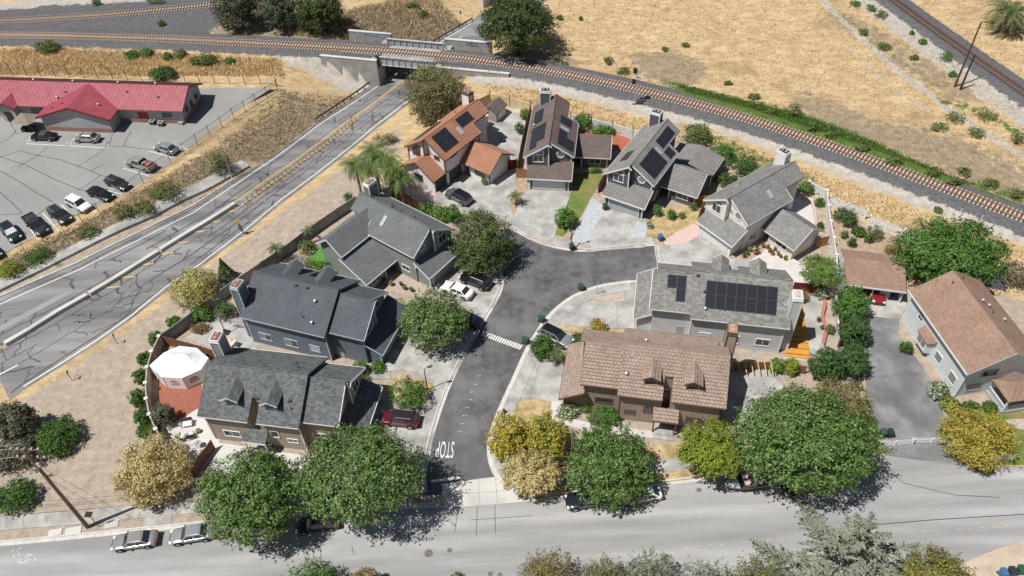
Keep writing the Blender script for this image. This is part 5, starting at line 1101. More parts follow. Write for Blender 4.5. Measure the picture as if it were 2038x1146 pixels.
# yellow delineator posts
m_del = plain('post_yellow', (.42, .25, .04), .6); dme = MB(); dme.lathe((0, 0, 0), [(.2, 0), (.2, .06), (.085, .07), (.085, 1.0), (.03, 1.04)], 8); dpm = dme.mesh('delineator', m_del)
wpost = MB(); wpost.lathe((0, 0, 0), [(.2, 0), (.2, .05), (.09, .06), (.09, .95), (.03, .98)], 8); wpm = wpost.mesh('delineator_white', m_trimW)
DL = [(484, 406), (500, 396), (517, 385), (534, 372), (552, 360), (570, 347), (590, 332), (612, 316), (634, 300), (655, 284), (675, 268), (692, 254), (708, 241)]
Pd = np.array([GA(u, v)[:2] for u, v in DL]); fD, LD = along([tuple(p) for p in Pd]); nD = 30
for i in range(nD):
    x, y, _ = fD(LD*i/(nD-1)); tag(inst('delineator_post', wpm if i == 0 else dpm, None, (x, y, float(av_z(x, y)))), 'white delineator post at the near end of the yellow row' if i == 0 else 'slim yellow delineator post on the avenue, %s from the white post' % ordn(i), 'delineator', None if i == 0 else 'yellow delineator posts on the avenue')

# ================================================================ RED-ROOFED BUILDING
m_redroof = M('red_metal', (.30, .06, .08), (.36, .09, .11), .8, .08, rough=.45); m_block = M('grey_block', (.34, .345, .345), (.41, .415, .415), 2.0, .1); m_redtrim = plain('maroon', (.16, .025, .035)); m_blockred = M('red_block', (.27, .15, .125), (.36, .21, .18), 4.0, .25)
rb = thing('community_building', 'long grey block building with ribbed red metal roof beside the parking lot', 'building', (-86.895, 125.93, 0), R(-7.64)); T = Frame()
mb = MB(); 
def gable_u(mb, d0, d1, dr, n0, n1, ze, zr):  # gable whose ridge runs along n
    prof = [(d0, -.05), (d1, -.05), (d1, ze), (dr, zr), (d0, ze)]; A = [(d, n0, z) for d, z in prof]; Bq = [(d, n1, z) for d, z in prof]; mb.face(A); mb.face(Bq)
    for i in range(5): j = (i+1) % 5; mb.face([A[i], A[j], Bq[j], Bq[i]])
gable_wall(mb, T, -14, 30.3, .6, 8.8, 4.65, 3.0, 3.0, 5.0); gable_u(mb, 6.1, 18.5, 12.35, -2.9, 2, 3.0, 4.95); gable_u(mb, -3.0, -.2, -1.5, -.8, 1, 3.0, 4.0); mb.build('wall', m_block, rb)
mb = MB(); mb.box(6.05, 18.55, -2.94, -2.88, 0, .9); mb.box(18.45, 30.3, .55, .62, 0, .8); mb.box(30.28, 30.36, .62, 8.8, 0, .8); mb.build('block_base', m_blockred, rb)
mb = MB(); ZR = 5.25
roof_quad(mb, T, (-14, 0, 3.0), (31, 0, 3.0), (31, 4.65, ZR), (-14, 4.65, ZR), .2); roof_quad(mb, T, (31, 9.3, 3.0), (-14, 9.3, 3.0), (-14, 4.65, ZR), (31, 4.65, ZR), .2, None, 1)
for s_ in (1, -1):
    e = 12.35+s_*6.85
    mb.slab([(e, -3.35, 3.0), (12.35, -3.35, 5.2), (12.35, 4.6, 5.23), (e, .02, 3.03)], .2); e2 = -1.5+s_*1.75; mb.slab([(e2, -1.15, 3.0), (-1.5, -1.15, 4.2), (-1.5, 2.2, 4.22), (e2, .02, 3.03)], .15)
rr = mb.build('roof', [m_redroof, M('maroon_back_slope', (.05, .016, .022), (.075, .026, .032), 3.0)], rb)  # rear slope coloured a darker maroon than the front
ribs = MB()
for d in np.arange(-13.8, 31, .52):
    zz = lambda n: 3.0+(ZR-3.0)/4.65*n
    n0 = 0.0
    if 5.5 < d < 19.2: n0 = 4.65*(1-abs(d-12.35)/6.85)
    if -3.25 < d < .25: n0 = max(n0, 2.2*(1-abs(d+1.5)/1.75))
    if n0 > 4.3: continue
    ribs.face([(d-.03, n0, zz(n0)+.06), (d+.03, n0, zz(n0)+.06), (d+.03, 4.65, ZR+.06), (d-.03, 4.65, ZR+.06)])
    for s_ in (-.03, .03): ribs.face([(d+s_, n0, zz(n0)), (d+s_, n0, zz(n0)+.06), (d+s_, 4.65, ZR+.06), (d+s_, 4.65, ZR)])
for nn in np.arange(-3.2, 4.4, .52):
    for s_ in (1, -1):
        t = max(0, min(1, 1-nn/4.6)) if nn > 0 else 1.0; e = 12.35+s_*6.85*t; ze_ = 5.2-2.2*t
        ribs.face([(e, nn-.03, ze_+.08), (e, nn+.03, ze_+.08), (12.35, nn+.03, 5.28), (12.35, nn-.03, 5.28)])
tag(ribs.build('roof_ribs', m_redroof, rr), kind='stuff')
rake(rb, T, [(31.02, 0, 3.0), (31.02, 4.65, ZR), (31.02, 9.3, 3.0)], m_redtrim, .1, .3); rake(rb, T, [(5.5, -3.38, 3.0), (12.35, -3.38, 5.2), (19.2, -3.38, 3.0)], m_redtrim, .1, .3); rake(rb, T, [(-3.25, -1.18, 3), (-1.5, -1.18, 4.2), (.25, -1.18, 3)], m_redtrim, .1, .25)
for d, n, k in ((-8, 4.65, 'c'), (2, 4.65, 'c'), (9.5, 4.65, 'c'), (18, 4.65, 'c'), (25, 4.65, 'c'), (8.6, 2.8, 'd'), (7.4, 1.6, 'c'), (20, 3.2, 'd'), (26.0, 2.4, 'd')): vents(rr, T, [(d, n, k)], lambda n_: 3.0+(ZR-3.0)/4.65*n_)
for d, n, k in ((8.2, -1.6, 'd'), (10.0, -1.0, 'd'), (16.2, -.5, 'c')): vents(rr, T, [(d, n, k)], lambda n_, d=d: 5.2-2.2*abs(d-12.35)/6.85)
window(rb, T, (27.5, .6, 1.8), (1, 0), (0, -1), 1.8, .9, m_trimG, 1); panelbox(rb, T, (23.0, .6, 1.1), (1, 0), (0, -1), 1.9, 2.1, plain('red_door', (.30, .03, .04)), 'door', .05); window(rb, T, (30.3, 2.6, 1.8), (0, 1), (1, 0), 1.2, 1.0, m_trimG, 1); panelbox(rb, T, (30.3, 4.7, 1.1), (0, 1), (1, 0), 1.0, 2.1, m_redtrim, 'door', .05); window(rb, T, (30.3, 7.0, 1.8), (0, 1), (1, 0), 1.4, 1.1, m_trimG, 1); window(rb, T, (3.2, .6, 1.7), (1, 0), (0, -1), 2.4, 1.2, m_trimG, 2); panelbox(rb, T, (-1.6, -.8, 1.1), (1, 0), (0, -1), 1.3, 2.1, m_blk, 'door', .05)
def airc(label, u, v, rz=0):
    c = S(u, v); o = thing('air_conditioner', label, 'air conditioner', c, rz, 'outdoor cooling units'); mb = MB(); mb.box(-.42, .42, -.42, .42, .02, .75); mb.build('case', plain('ac_dark', (.07, .085, .08)), o)
    mb = MB(); mb.box(-.45, .45, -.45, .45, .75, .83); mb.build('lid', plain('ac_grey', (.42, .45, .44)), o); mb = MB(); mb.lathe((0, 0, .83), [(.34, 0), (.34, .02), (.05, .05)], 14); mb.build('fan_grille', m_vent, o)
airc('left of two cooling units below the red-roofed building door', 305, 247, R(-7)); airc('right of two cooling units by the red-roofed building wall', 322, 250, R(-7))
mb = MB(); mb.box(-.4, .4, -.25, .25, 0, .45); mb.box(-.43, .43, -.28, .28, .45, .5); c = S(361, 248); tag(mb.build('utility_box', m_trimG, None, (c[0], c[1], .03), R(-7)), 'small pale utility box at the red-roofed building corner', 'utility box')
# shade canopy with bikes under it
c = S(62, 258); sc_ = thing('shade_canopy', 'olive pop-up canopy in front of the red-roofed building', 'canopy', (c[0], c[1], .03), R(-12)); mb = MB()
ap = (0, 0, 3.0); cs = [(-1.9, -1.6, 2.3), (1.9, -1.6, 2.3), (1.9, 1.6, 2.3), (-1.9, 1.6, 2.3)]
for i in range(4): mb.slab([cs[i], cs[(i+1) % 4], ap], .03)
mb.build('canopy_top', M('olive_cloth', (.19, .165, .115), (.25, .22, .16), 1.5), sc_)
for x, y, z in cs: q = MB(); q.tube((x*.97, y*.97, 0), (x*.97, y*.97, 2.32), .035); q.build('pole', m_ironb, sc_)
for i, (dx, dy) in enumerate(((-.9, -.3), (0, .1), (.9, -.2))):
    b_ = thing('storage_cart', ['left dark cart under the olive canopy', 'middle dark cart under the olive canopy', 'right dark cart under the olive canopy'][i], 'cart', (c[0]+dx, c[1]+dy, .03), R(20*i), 'carts under the canopy'); q = MB(); q.box(-.35, .35, -.5, .5, .2, .8); q.build('bin', plain('cart_dark', (.06, .06, .065)), b_)
    for sx_ in (-.35, .35): q = MB(); q.tube((sx_-.03, -.3, .16), (sx_+.03, -.3, .16), .16, .16, 12); q.build('wheel', m_blk, b_)
    q = MB(); q.tube((-.3, .5, .8), (-.3, .75, 1.05), .025); q.tube((.3, .5, .8), (.3, .75, 1.05), .025); q.tube((-.3, .75, 1.05), (.3, .75, 1.05), .025); q.build('handle', m_metal, b_)

# ================================================================ APARTMENT HOUSE (right), CARPORT, SHED, TENT
w10 = siding('wall_pale10', (.60, .64, .65), step=.22); m_rf10 = shingle('shingle_tan', (.21, .135, .10), (.33, .225, .17), (.265, .175, .13), .36, .17)
T = Frame(1, -1); h10 = thing('apartment_house', 'pale grey two-storey house with tan shingle roof along the asphalt drive', 'house', (52.11, 56.2, 0), R(97)); zr = 8.0; z10 = lambda n: 5.2+.571*n if n <= 4.9 else 5.2+.571*(9.8-n)
mb = MB(); gable_wall(mb, T, .6, 13.3, .6, 9.2, 4.9, z10(.6)-.2, z10(.6)-.2, zr-.2); mb.build('wall', w10, h10)
mb = MB(); roof_quad(mb, T, (0, 0, 5.2), (13.75, 0, 5.2), (13.75, 4.9, zr), (0, 4.9, zr)); roof_quad(mb, T, (13.75, 9.8, 5.2), (0, 9.8, 5.2), (0, 4.9, zr), (13.75, 4.9, zr)); r10 = mb.build('roof', m_rf10, h10)
rake(h10, T, [(-.03, 0, 5.2), (-.03, 4.9, zr), (-.03, 9.8, 5.2)], m_trimG, .1, .25); rake(h10, T, [(0, -.05, 5.2), (13.75, -.05, 5.2)], m_trimW, .1, .18); corner_board(h10, T, [(.58, .62, 0, 5.2), (13.3, .62, 0, 5.2), (9.6, .6, 0, 5.0)], m_trimW)
vents(r10, T, [(8.6, 6.0, 'c'), (8.0, 6.6, 'c'), (6.8, 6.3, 'p'), (6.0, 7.6, 'c'), (12.0, 4.0, 'p'), (12.4, 5.6, 'p')], z10)
window(h10, T, (10.6, .6, 3.6), (1, 0), (0, -1), .8, 1.2, m_trimW, 1, 1); window(h10, T, (5.3, .6, 1.8), (1, 0), (0, -1), 1.2, 1.2, m_trimW, 0, 0, [m_glassC]); window(h10, T, (2.1, .6, 1.8), (1, 0), (0, -1), 1.2, 1.3, m_trimW, 0, 0, [m_glassC])
by = MB(); P = [T.p(d, n, 0)[:2] for d, n in ((6.6, .62), (6.9, -.25), (9.0, -.25), (9.3, .62))]; by.prism(P, 1.0, 2.75); bo = by.build('bay_window', w10, h10); q = MB(); P2 = [T.p(d, n, 0)[:2] for d, n in ((6.4, .62), (6.75, -.45), (9.15, -.45), (9.5, .62))]; q.prism(P2, 2.75, [3.3, 2.85, 2.85, 3.3]); q.build('bay_roof', m_rf10, bo); window(bo, T, (7.95, -.25, 1.95), (1, 0), (0, -1), 1.6, 1.0, m_trimW, 1, 0, [m_glassC])
window(h10, T, (.6, 3.6, 4.0), (0, 1), (-1, 0), 1.8, .9, m_trimG, 1); window(h10, T, (.6, 2.6, 1.5), (0, 1), (-1, 0), 1.7, .9, m_trimG, 0)
q = MB(); pk = [T.p(*x) for x in ((-2.9, 4.4, 2.7), (-2.9, 9.4, 2.7), (.5, 9.4, 2.7), (.5, 4.4, 2.7))]; ap = [T.p(-1.0, 6.0, 3.7), T.p(-1.0, 9.4, 3.7)]
q.slab([pk[0], pk[1], ap[1], ap[0]], .12); q.slab([pk[3], pk[0], ap[0]], .12); q.slab([pk[2], pk[3], ap[0], ap[1]], .12); q.build('porch_roof', m_rf10, h10)
for d, n in ((-2.6, 4.7), (-2.6, 9.0)): x, y, _ = T.p(d, n, 0); q = MB(); q.box(x-.09, x+.09, y-.09, y+.09, 0, 2.75); q.build('porch_post', m_trimW, h10)
q = MB(); 
for n in np.arange(4.7, 9.1, .22): x, y, _ = T.p(-2.6, n, 0); q.box(x-.02, x+.02, y-.02, y+.02, .45, 1.35)
for d in np.arange(-2.6, .5, .22): x, y, _ = T.p(d, 4.7, 0); q.box(x-.02, x+.02, y-.02, y+.02, .45, 1.35)
a_, b_ = T.p(-2.6, 4.7, 1.35), T.p(-2.6, 9.1, 1.35); q.tube(a_, b_, .05); q.tube(a_, T.p(.5, 4.7, 1.35), .05); q.build('porch_railing', m_trimW, h10)
q = MB(); q.prism([T.p(d, n, 0)[:2] for d, n in ((-2.7, 4.6), (-2.7, 9.2), (.6, 9.2), (.6, 4.6))], 0, .45); q.build('porch_floor', m_trimG, h10)
# carport
cpo = G(1680, 566, 2.4); ang = math.atan2(-1.93, 7.6); cp = thing('carport', 'open carport with tan shingle roof and a red car inside', 'carport', (44.29, 74.06, 0), ang); T = Frame()
mb = MB(); roof_quad(mb, T, (0, 0, 2.45), (7.85, 0, 2.45), (7.85, 4.4, 3.35), (0, 4.4, 3.35)); roof_quad(mb, T, (7.85, 6.9, 2.6), (0, 6.9, 2.6), (0, 4.4, 3.35), (7.85, 4.4, 3.35)); mb.build('roof', m_rf10, cp)
mb = MB(); mb.box(.2, 7.65, 6.2, 6.3, 0, 2.7); mb.box(.2, .3, .4, 6.2, 0, 2.4); mb.box(7.55, 7.65, .4, 6.2, 0, 2.4); mb.build('wall', w10, cp); rake(cp, T, [(0, -.05, 2.45), (7.85, -.05, 2.45)], m_trimW, .1, .22)
for d in (.25, 3.9, 7.6): q = MB(); q.box(d-.08, d+.08, .25, .41, 0, 2.4); q.build('post', m_trimW, cp)
q = MB(); q.box(4.9, 6.2, .5, .62, 0, 2.1); q.build('door_panel', m_trimG, cp)
# garden sheds
c = S(985, 232); sh = thing('garden_shed', 'small shed with brown roof and white doors in the yard behind the white stucco house', 'shed', (c[0], c[1], 0), R(58)); T = Frame(); mb = MB(); gable_wall(mb, T, -1.6, 1.6, -1.3, 1.3, 0, 2.0, 2.0, 2.8); mb.build('wall', M('shed_tan', (.36, .30, .25), (.42, .36, .30), 2.0), sh)
mb = MB(); roof_quad(mb, T, (-1.8, -1.55, 1.95), (1.8, -1.55, 1.95), (1.8, 0, 3.0), (-1.8, 0, 3.0)); roof_quad(mb, T, (1.8, 1.55, 1.95), (-1.8, 1.55, 1.95), (-1.8, 0, 3.0), (1.8, 0, 3.0)); mb.build('roof', m_rfA, sh); panelbox(sh, T, (0.2, -1.3, 1.0), (1, 0), (0, -1), 2.4, 1.8, m_trimW, 'door', .05)
c = S(968, 252); sh = thing('storage_cabinet', 'white lean-to cabinet against the rear wall of the white stucco house', 'cabinet', (c[0]-.6, c[1]-.2, 0), R(52)); mb = MB(); mb.box(-1.0, 1.0, -.5, .5, 0, 2.1); mb.build('body', plain('cab_white', (.62, .61, .58)), sh); mb = MB(); mb.box(-1.1, 1.1, -.62, .6, 2.1, 2.2); mb.build('top', plain('cab_top', (.50, .49, .45)), sh); T = Frame(); panelbox(sh, T, (-.5, -.5, 1.05), (1, 0), (0, -1), .92, 1.9, m_trimW, 'door', .03); panelbox(sh, T, (.5, -.5, 1.05), (1, 0), (0, -1), .92, 1.9, m_trimW, 'door', .03)
c = S(470, 690); hb = thing('hot_tub', 'square white covered hot tub behind the blue grey house', 'hot tub', (c[0]-1.2, c[1]-.2, .03), R(-25)); mb = MB(); mb.box(-1.2, 1.2, -1.0, 1.0, 0, .9); mb.build('tub', plain('tub_grey', (.40, .41, .42)), hb)
for s_ in (-.6, .6): mb = MB(); mb.box(s_-.58, s_+.58, -1.05, 1.05, .9, 1.02); mb.build('cover', M('tub_cover', (.62, .57, .50), (.72, .68, .62), 1.5, c3=(.50, .20, .10), s3=.7), hb)
# party tent
tc_ = (-42.3, 65.6); tent = thing('party_tent', 'white octagonal party tent with two peaks and arched windows', 'tent', (tc_[0], tc_[1], .03))
ring8 = [(-45.98, 65.15), (-44.76, 67.13), (-42.99, 68.21), (-40.61, 67.74), (-38.72, 65.98), (-39.23, 64.14), (-41.3, 62.9), (-43.87, 63.2)]; ring8 = [(x-tc_[0], y-tc_[1]) for x, y in ring8]; pA, pB = (-1.15, .25, 3.55), (1.2, -.05, 3.55)
m_tent = M('tent_white', (.78, .78, .77), (.83, .83, .82), 1.2, rough=.7); mb = MB()
for i in range(8):
    a, b2 = ring8[i], ring8[(i+1) % 8]; a3, b3 = (*a, 2.25), (*b2, 2.25); pa = pA if (a[0]+b2[0]) < 0 else pB
    for k in range(3):      # sagging panels
        f0, f1_ = k/3, (k+1)/3; sag = lambda f: -.16*math.sin(math.pi*f); L3 = lambda p, q, f: tuple(p[j]*(1-f)+q[j]*f+(sag(f) if j == 2 else 0) for j in range(3))
        mb.face([L3(a3, pa, f0), L3(b3, pa, f0), L3(b3, pa, f1_), L3(a3, pa, f1_)] if k < 2 else [L3(a3, pa, f0), L3(b3, pa, f0), pa])
    mb.face([a3, b3, (b2[0], b2[1], 2.0), (a[0], a[1], 2.0)])
for a, s_ in ((ring8[2], 1), (ring8[6], -1)): 
    for k in range(3):
        f0, f1_ = k/3, (k+1)/3; sag = lambda f: -.16*math.sin(math.pi*f); a3 = (*a, 2.25); L3 = lambda q, f: tuple(a3[j]*(1-f)+q[j]*f+(sag(f) if j == 2 else 0) for j in range(3)); mb.face([L3(pA, f0), L3(pB, f0), L3(pB, f1_), L3(pA, f1_)] if k else [a3, L3(pB, f1_), L3(pA, f1_)])
mb.build('tent_roof', m_tent, tent)
for i in (5, 6, 7, 4, 3):
    a, b2 = np.array(ring8[i]), np.array(ring8[(i+1) % 8]); u = b2-a; L = np.hypot(*u); u /= L; nrm = np.array((-u[1], u[0])); mb = MB(); mb.prism([tuple(a), tuple(b2), tuple(b2-nrm*.03), tuple(a-nrm*.03)], .02, 2.0); sw_ = mb.build('side_wall', m_tent, tent)
    if i in (5, 6, 7):
        mid = (a+b2)/2; g = MB(); k = 9; P = [(-.55, .75), (.55, .75)]+[(.55*math.cos(math.pi*t/k), 1.3+.35*math.sin(math.pi*t/k)) for t in range(k+1)]
        g.face([(mid[0]+u[0]*x+nrm[0]*.012, mid[1]+u[1]*x+nrm[1]*.012, z) for x, z in P]); wo = g.build('tent_window', plain('tent_window_red', (.22, .05, .06)), sw_)
        g = MB()
        for x in (-.36, -.18, 0, .18, .36): p = mid+u*x+nrm*.03; g.obox(tuple(p), u, nrm, .02, .01, .75, 1.6)
        for z in (1.0, 1.25): g.obox(tuple(mid+nrm*.03), u, nrm, .55, .011, z-.02, z+.02)
        g.build('muntins', m_tent, wo)
for i in range(8): q = MB(); q.tube((*ring8[i], 0), (*ring8[i], 2.25), .04); q.build('pole', m_metal, tent)
# orange deck beside the light grey house
dk = thing('wooden_deck', 'bright orange wooden deck beside the light grey house', 'deck', (0, 0, 0)); PD = GP([(1562, 702), (1612, 707), (1608, 640), (1597, 610), (1585, 602), (1575, 660)], .3); f0 = PD
n_ = 9
for i in range(n_):
    t0, t1 = i/n_+.006, (i+1)/n_-.006; L3 = lambda p, q, t: (p[0]*(1-t)+q[0]*t, p[1]*(1-t)+q[1]*t); P = GP([(1562, 702), (1612, 707), (1597, 605), (1588, 603)], .3)
    mb = MB(); mb.prism([L3(P[0], P[3], t0), L3(P[1], P[2], t0), L3(P[1], P[2], t1), L3(P[0], P[3], t1)], .2, .3+.004*(i % 2)); mb.build('plank', m_deck, dk)
mb = MB(); P = GP([(1560, 708), (1613, 714), (1612, 708), (1562, 703)], .15); mb.prism(P, 0, .15); mb.build('step', m_deck, dk)
# ================================================================ VEHICLES
m_tyre = plain('tyre', (.022, .022, .022), .8); m_rim = plain('rim_alloy', (.42, .42, .43), .35, .7); m_cglass = plain('car_glass', (.025, .032, .036), .05, 0, .8); m_head = plain('headlight', (.75, .77, .78), .1, 0, .8); m_tail = plain('taillight', (.35, .015, .015), .2, 0, .6); m_plast = plain('black_plastic', (.03, .03, .032), .6)
def paint(name, c, metal=.35): return plain('paint_'+name, c, .28, metal, .5, .6)
# L, W, belt z, roof z, ground clearance, hood z, windshield base x, roof front x, roof rear x, rear glass base x, tail z   (x forward, origin at the middle)
CK = dict(sedan=(4.75, 1.82, .95, 1.44, .18, .90, 1.05, .42, -1.05, -1.72, .98), hatch=(4.45, 1.76, .98, 1.49, .18, .90, 1.25, .35, -1.15, -1.95, 1.05),
          suv=(4.75, 1.90, 1.08, 1.70, .22, 1.02, 1.12, .45, -1.75, -2.18, 1.12), wagon=(4.7, 1.80, .98, 1.52, .18, .92, 1.08, .42, -1.65, -2.12, 1.02), pickup=(5.6, 1.98, 1.12, 1.82, .28, 1.08, 1.35, .72, -.55, -.78, 1.10), cabrio=(4.6, 1.80, .92, 1.36, .16, .88, .95, .35, -.75, -1.35, .94))
def car(label, kind, col, c, fpx, roofc=None, group='parked cars', rack=False, load=None, pale_screen=False, z=.03, cat=None):
    L, W, zb, zt, gc, zh, xw, xf, xr, xg, ztl = CK[kind]; P = S(*c) if z is None else G(c[0], c[1], z); Fp = G(*fpx, 0); C0 = G(*c, 0); a = math.atan2(Fp[1]-C0[1], Fp[0]-C0[0])
    o = thing('pickup_truck' if kind == 'pickup' else 'car', label, cat or {'pickup': 'pickup', 'suv': 'suv'}.get(kind, 'car'), (P[0], P[1], z), a, group); h = L/2; w_ = W/2
    # side outline of the lower body (front to back along the top, then underneath)
    if kind == 'pickup':
        top = [(h, gc+.15), (h, .62), (h-.12, zh-.14), (h-.45, zh-.03), (xw+.1, zh+.02), (xw-.3, zb), (xg, zb), (xg-.03, zb), (-h+.05, zb), (-h, zb-.06), (-h, gc+.2)]
    else:
        top = [(h-.04, gc+.12), (h, .52), (h-.06, zh-.28), (h-.28, zh-.12), (h-.75, zh-.04), (xw, zh+.02), (xw-.35, zb), (xg+.25, zb+.02), (xg, ztl), (-h+.18, ztl-.02), (-h+.03, ztl-.14), (-h, .58), (-h+.06, gc+.14)]
    def sill(x):
        return gc
    sec = []; ys_ = (-1, -.93, -.6, .6, .93, 1)
    for k, t in enumerate(ys_):
        ed = {1: 1.0, .93: .35, .6: 0}[abs(t)]; row = []
        for x, z_ in top:
            xx = x*(1-.05*ed-(.045*ed if abs(x) > h*.8 else 0)); taper = 1-.09*max(0, (abs(x)-h*.62)/(h*.38))**2
            zz = z_-(.07*ed if z_ > .7 else 0)+(.04*ed if z_ < .45 else 0); row.append((xx, t*w_*taper*(1.0 if z_ > .45 else .97), zz))
        sec.append(row)
    V = [p for r in sec for p in r]; n = len(top); F_ = []
    for k in range(len(sec)-1):
        for i in range(n): j = (i+1) % n; F_.append((k*n+i, k*n+j, (k+1)*n+j, (k+1)*n+i))
    F_ += [tuple(range(n)), tuple(range((len(sec)-1)*n, len(sec)*n))[::-1]]
    if kind == 'pickup': pass
    mb = MB(); mb.mesh_part(V, F_); body = mb.build('body', col, o, smooth=False)
    for p in body.data.polygons: p.use_smooth = len(p.vertices) == 4
    # cabin
    wb, wt = w_*.93, w_*.74; Pc = lambda x, s, z_: (x, s, z_)
    base = [(xw, -wb, zb-.03), (xw, wb, zb-.03), (xg, wb, zb-.03), (xg, -wb, zb-.03)]; tp = [(xf, -wt, zt-.02), (xf, wt, zt-.02), (xr, wt, zt-.03), (xr, -wt, zt-.03)]
    mb = MB(); mb.mesh_part(base+tp, [(4, 5, 6, 7), (0, 1, 5, 4), (1, 2, 6, 5), (2, 3, 7, 6), (3, 0, 4, 7)]); cab = mb.build('cabin', col, o)
    mb = MB(); k = .06; mb.mesh_part([(xf+.05, -wt+.02, zt-.02), (xf+.05, wt-.02, zt-.02), (xr-.05, wt-.02, zt-.03), (xr-.05, -wt+.02, zt-.03), (xf-.25, -wt*.82, zt+.045), (xf-.25, wt*.82, zt+.045), (xr+.2, wt*.82, zt+.03), (xr+.2, -wt*.82, zt+.03)], [(4, 5, 6, 7), (0, 1, 5, 4), (1, 2, 6, 5), (2, 3, 7, 6), (3, 0, 4, 7)]); mb.build('roof', roofc or col, o)
    def lerp(p, q, t): return tuple(p[i]*(1-t)+q[i]*t for i in range(3))
    def quad(name, a0, a1, b1, b0, m0, m1, e0, e1, out, mat):
        """glass inset on face a0-a1 (bottom) b0-b1 (top)"""
        q = [lerp(lerp(a0, a1, u), lerp(b0, b1, u), v) for u, v in ((m0, e0), (m1, e0), (m1, e1), (m0, e1))]; g = MB(); g.face([tuple(np.array(x)+np.array(out)) for x in q]); return g.build(name, mat, o)
    quad('windshield', base[0], base[1], tp[1], tp[0], .05, .95, .04, .95, (.014, 0, .014), M('pale_windshield', (.62, .64, .66), (.75, .77, .78), 2.0) if pale_screen else m_cglass); quad('rear_window', base[3], base[2], tp[2], tp[3], .07, .93, .12, .93, (-.014, 0, .012), m_cglass)  # option: pale two-tone material instead of dark glass on the windshield
    for s_ in (0, 1):
        a0, a1, b1, b0 = (base[0], base[3], tp[3], tp[0]) if s_ == 0 else (base[1], base[2], tp[2], tp[1]); out = (0, (-.014 if s_ == 0 else .014), .005)
        splits = ((.10, .88),) if kind in ('cabrio',) else (((.10, .50), (.55, .92)) if kind != 'suv' and kind != 'wagon' else ((.08, .36), (.40, .66), (.70, .94)))
        for m0, m1 in splits: quad('side_window', a0, a1, b1, b0, m0, m1, .10, .90, out, m_cglass)
    for s_ in (-1, 1):
        mb = MB(); mb.box(h-.30, h-.03, s_*w_*.72-.17, s_*w_*.72+.17, zh-.36, zh-.19); mb.build('headlight', m_head, o); mb = MB(); mb.box(-h-.005, -h+.16, s_*w_*.74-.15, s_*w_*.74+.15, ztl-.32, ztl-.12); mb.build('taillight', m_tail, o)
        mb = MB(); mb.box(xw-.42, xw-.25, s_*(w_+.06)-.09, s_*(w_+.06)+.09, zb-.02, zb+.13); mb.build('mirror', col, o)
    mb = MB(); mb.box(h-.06, h+.012, -.55, .55, .42, .62); mb.build('grille', m_plast, o)
    rw = .33 if kind not in ('suv', 'pickup') else .38
    for x in (h*.62, -h*.60):
        for s_ in (-1, 1):
            yo = s_*(w_-.09); ar = MB(); ar.tube((x, yo+s_*.086, rw), (x, yo+s_*.093, rw), rw+.075, rw+.075, 16); ar.build('wheel_arch', m_plast, o)
            mb = MB(); mb.tube((x, yo-.1, rw), (x, yo+.10*s_+(.1-.1), rw) if False else (x, yo+s_*.103, rw), rw, rw, 16); wh = mb.build('wheel', m_tyre, o); mb = MB(); mb.tube((x, yo+s_*.10, rw), (x, yo+s_*.112, rw), rw*.66, rw*.6, 12); mb.build('rim', m_rim, wh)
    if kind == 'pickup':
        mb = MB(); x0, x1 = -h+.12, xg-.1; mb.face([(x0, -w_*.78, zb+.012), (x1, -w_*.78, zb+.012), (x1, w_*.78, zb+.012), (x0, w_*.78, zb+.012)]); mb.build('bed_floor', m_plast, o)
        mb = MB()
        for s_ in (-1, 1): mb.box(x0-.08, x1, s_*w_*.86-.09, s_*w_*.86+.09, zb-.02, zb+.16)
        mb.box(x0-.1, x0, -w_*.8, w_*.8, zb-.02, zb+.16); mb.build('bed_side', col, o)
        if load:
            for i in range(5): mb = MB(); xx = x0+.3+.35*i; mb.box(xx, xx+.28+.2*rng.random(), -.5+.5*rng.random(), .1+.5*rng.random(), zb+.02, zb+.12+.25*rng.random()); mb.build('cargo', plain('cargo%d' % (i % 3), [(.45, .12, .06), (.35, .35, .36), (.12, .10, .14)][i % 3]), o)
    if rack:
        for s_ in (-1, 1): mb = MB(); mb.box(xr+.15, xf-.1, s_*wt*.86-.02, s_*wt*.86+.02, zt+.04, zt+.09); mb.build('roof_rail', m_metal, o)
    return o
pk = dict(black=paint('black', (.015, .015, .017)), navy=paint('navy', (.018, .022, .035)), silver=paint('silver', (.46, .47, .48), .6), white=paint('white', (.76, .76, .75), .0), grey=paint('grey', (.16, .165, .17), .5), char=paint('charcoal', (.045, .047, .05), .4), green=paint('green', (.022, .04, .038), .4), beige=paint('beige', (.40, .38, .34), .4), red=paint('burgundy', (.14, .012, .03), .3), crim=paint('crimson', (.25, .02, .02), .2), champ=paint('champagne', (.45, .43, .42), .6))
car('black soft-top car parked in front of the red-roofed building', 'cabrio', pk['black'], (90, 276), (62, 275), plain('softtop', (.055, .05, .042)))
car('silver hatchback beside the black soft-top by the red-roofed building', 'hatch', pk['silver'], (176, 280), (148, 279))
car('silver hatchback parked alone near the fence at the upper end of the lot', 'hatch', pk['silver'], (333, 301), (308, 293))
car('beige pickup with cargo in its bed in the parking lot', 'pickup', pk['beige'], (283, 333), (250, 322), load=True)
car('dark estate car with roof rails in the parking lot', 'wagon', pk['char'], (236, 370), (262, 381), rack=True)
car('black sedan between the dark estate and the white SUV', 'sedan', pk['black'], (202, 391), (229, 402))
car('white SUV facing the fence in the parking lot', 'suv', pk['white'], (159, 412), (184, 425))
car('dark grey SUV with sunroof right of the dark pickup', 'suv', pk['char'], (122, 434), (144, 451), rack=True)
car('dark pickup with empty bed facing the fence', 'pickup', pk['char'], (75, 454), (97, 476))
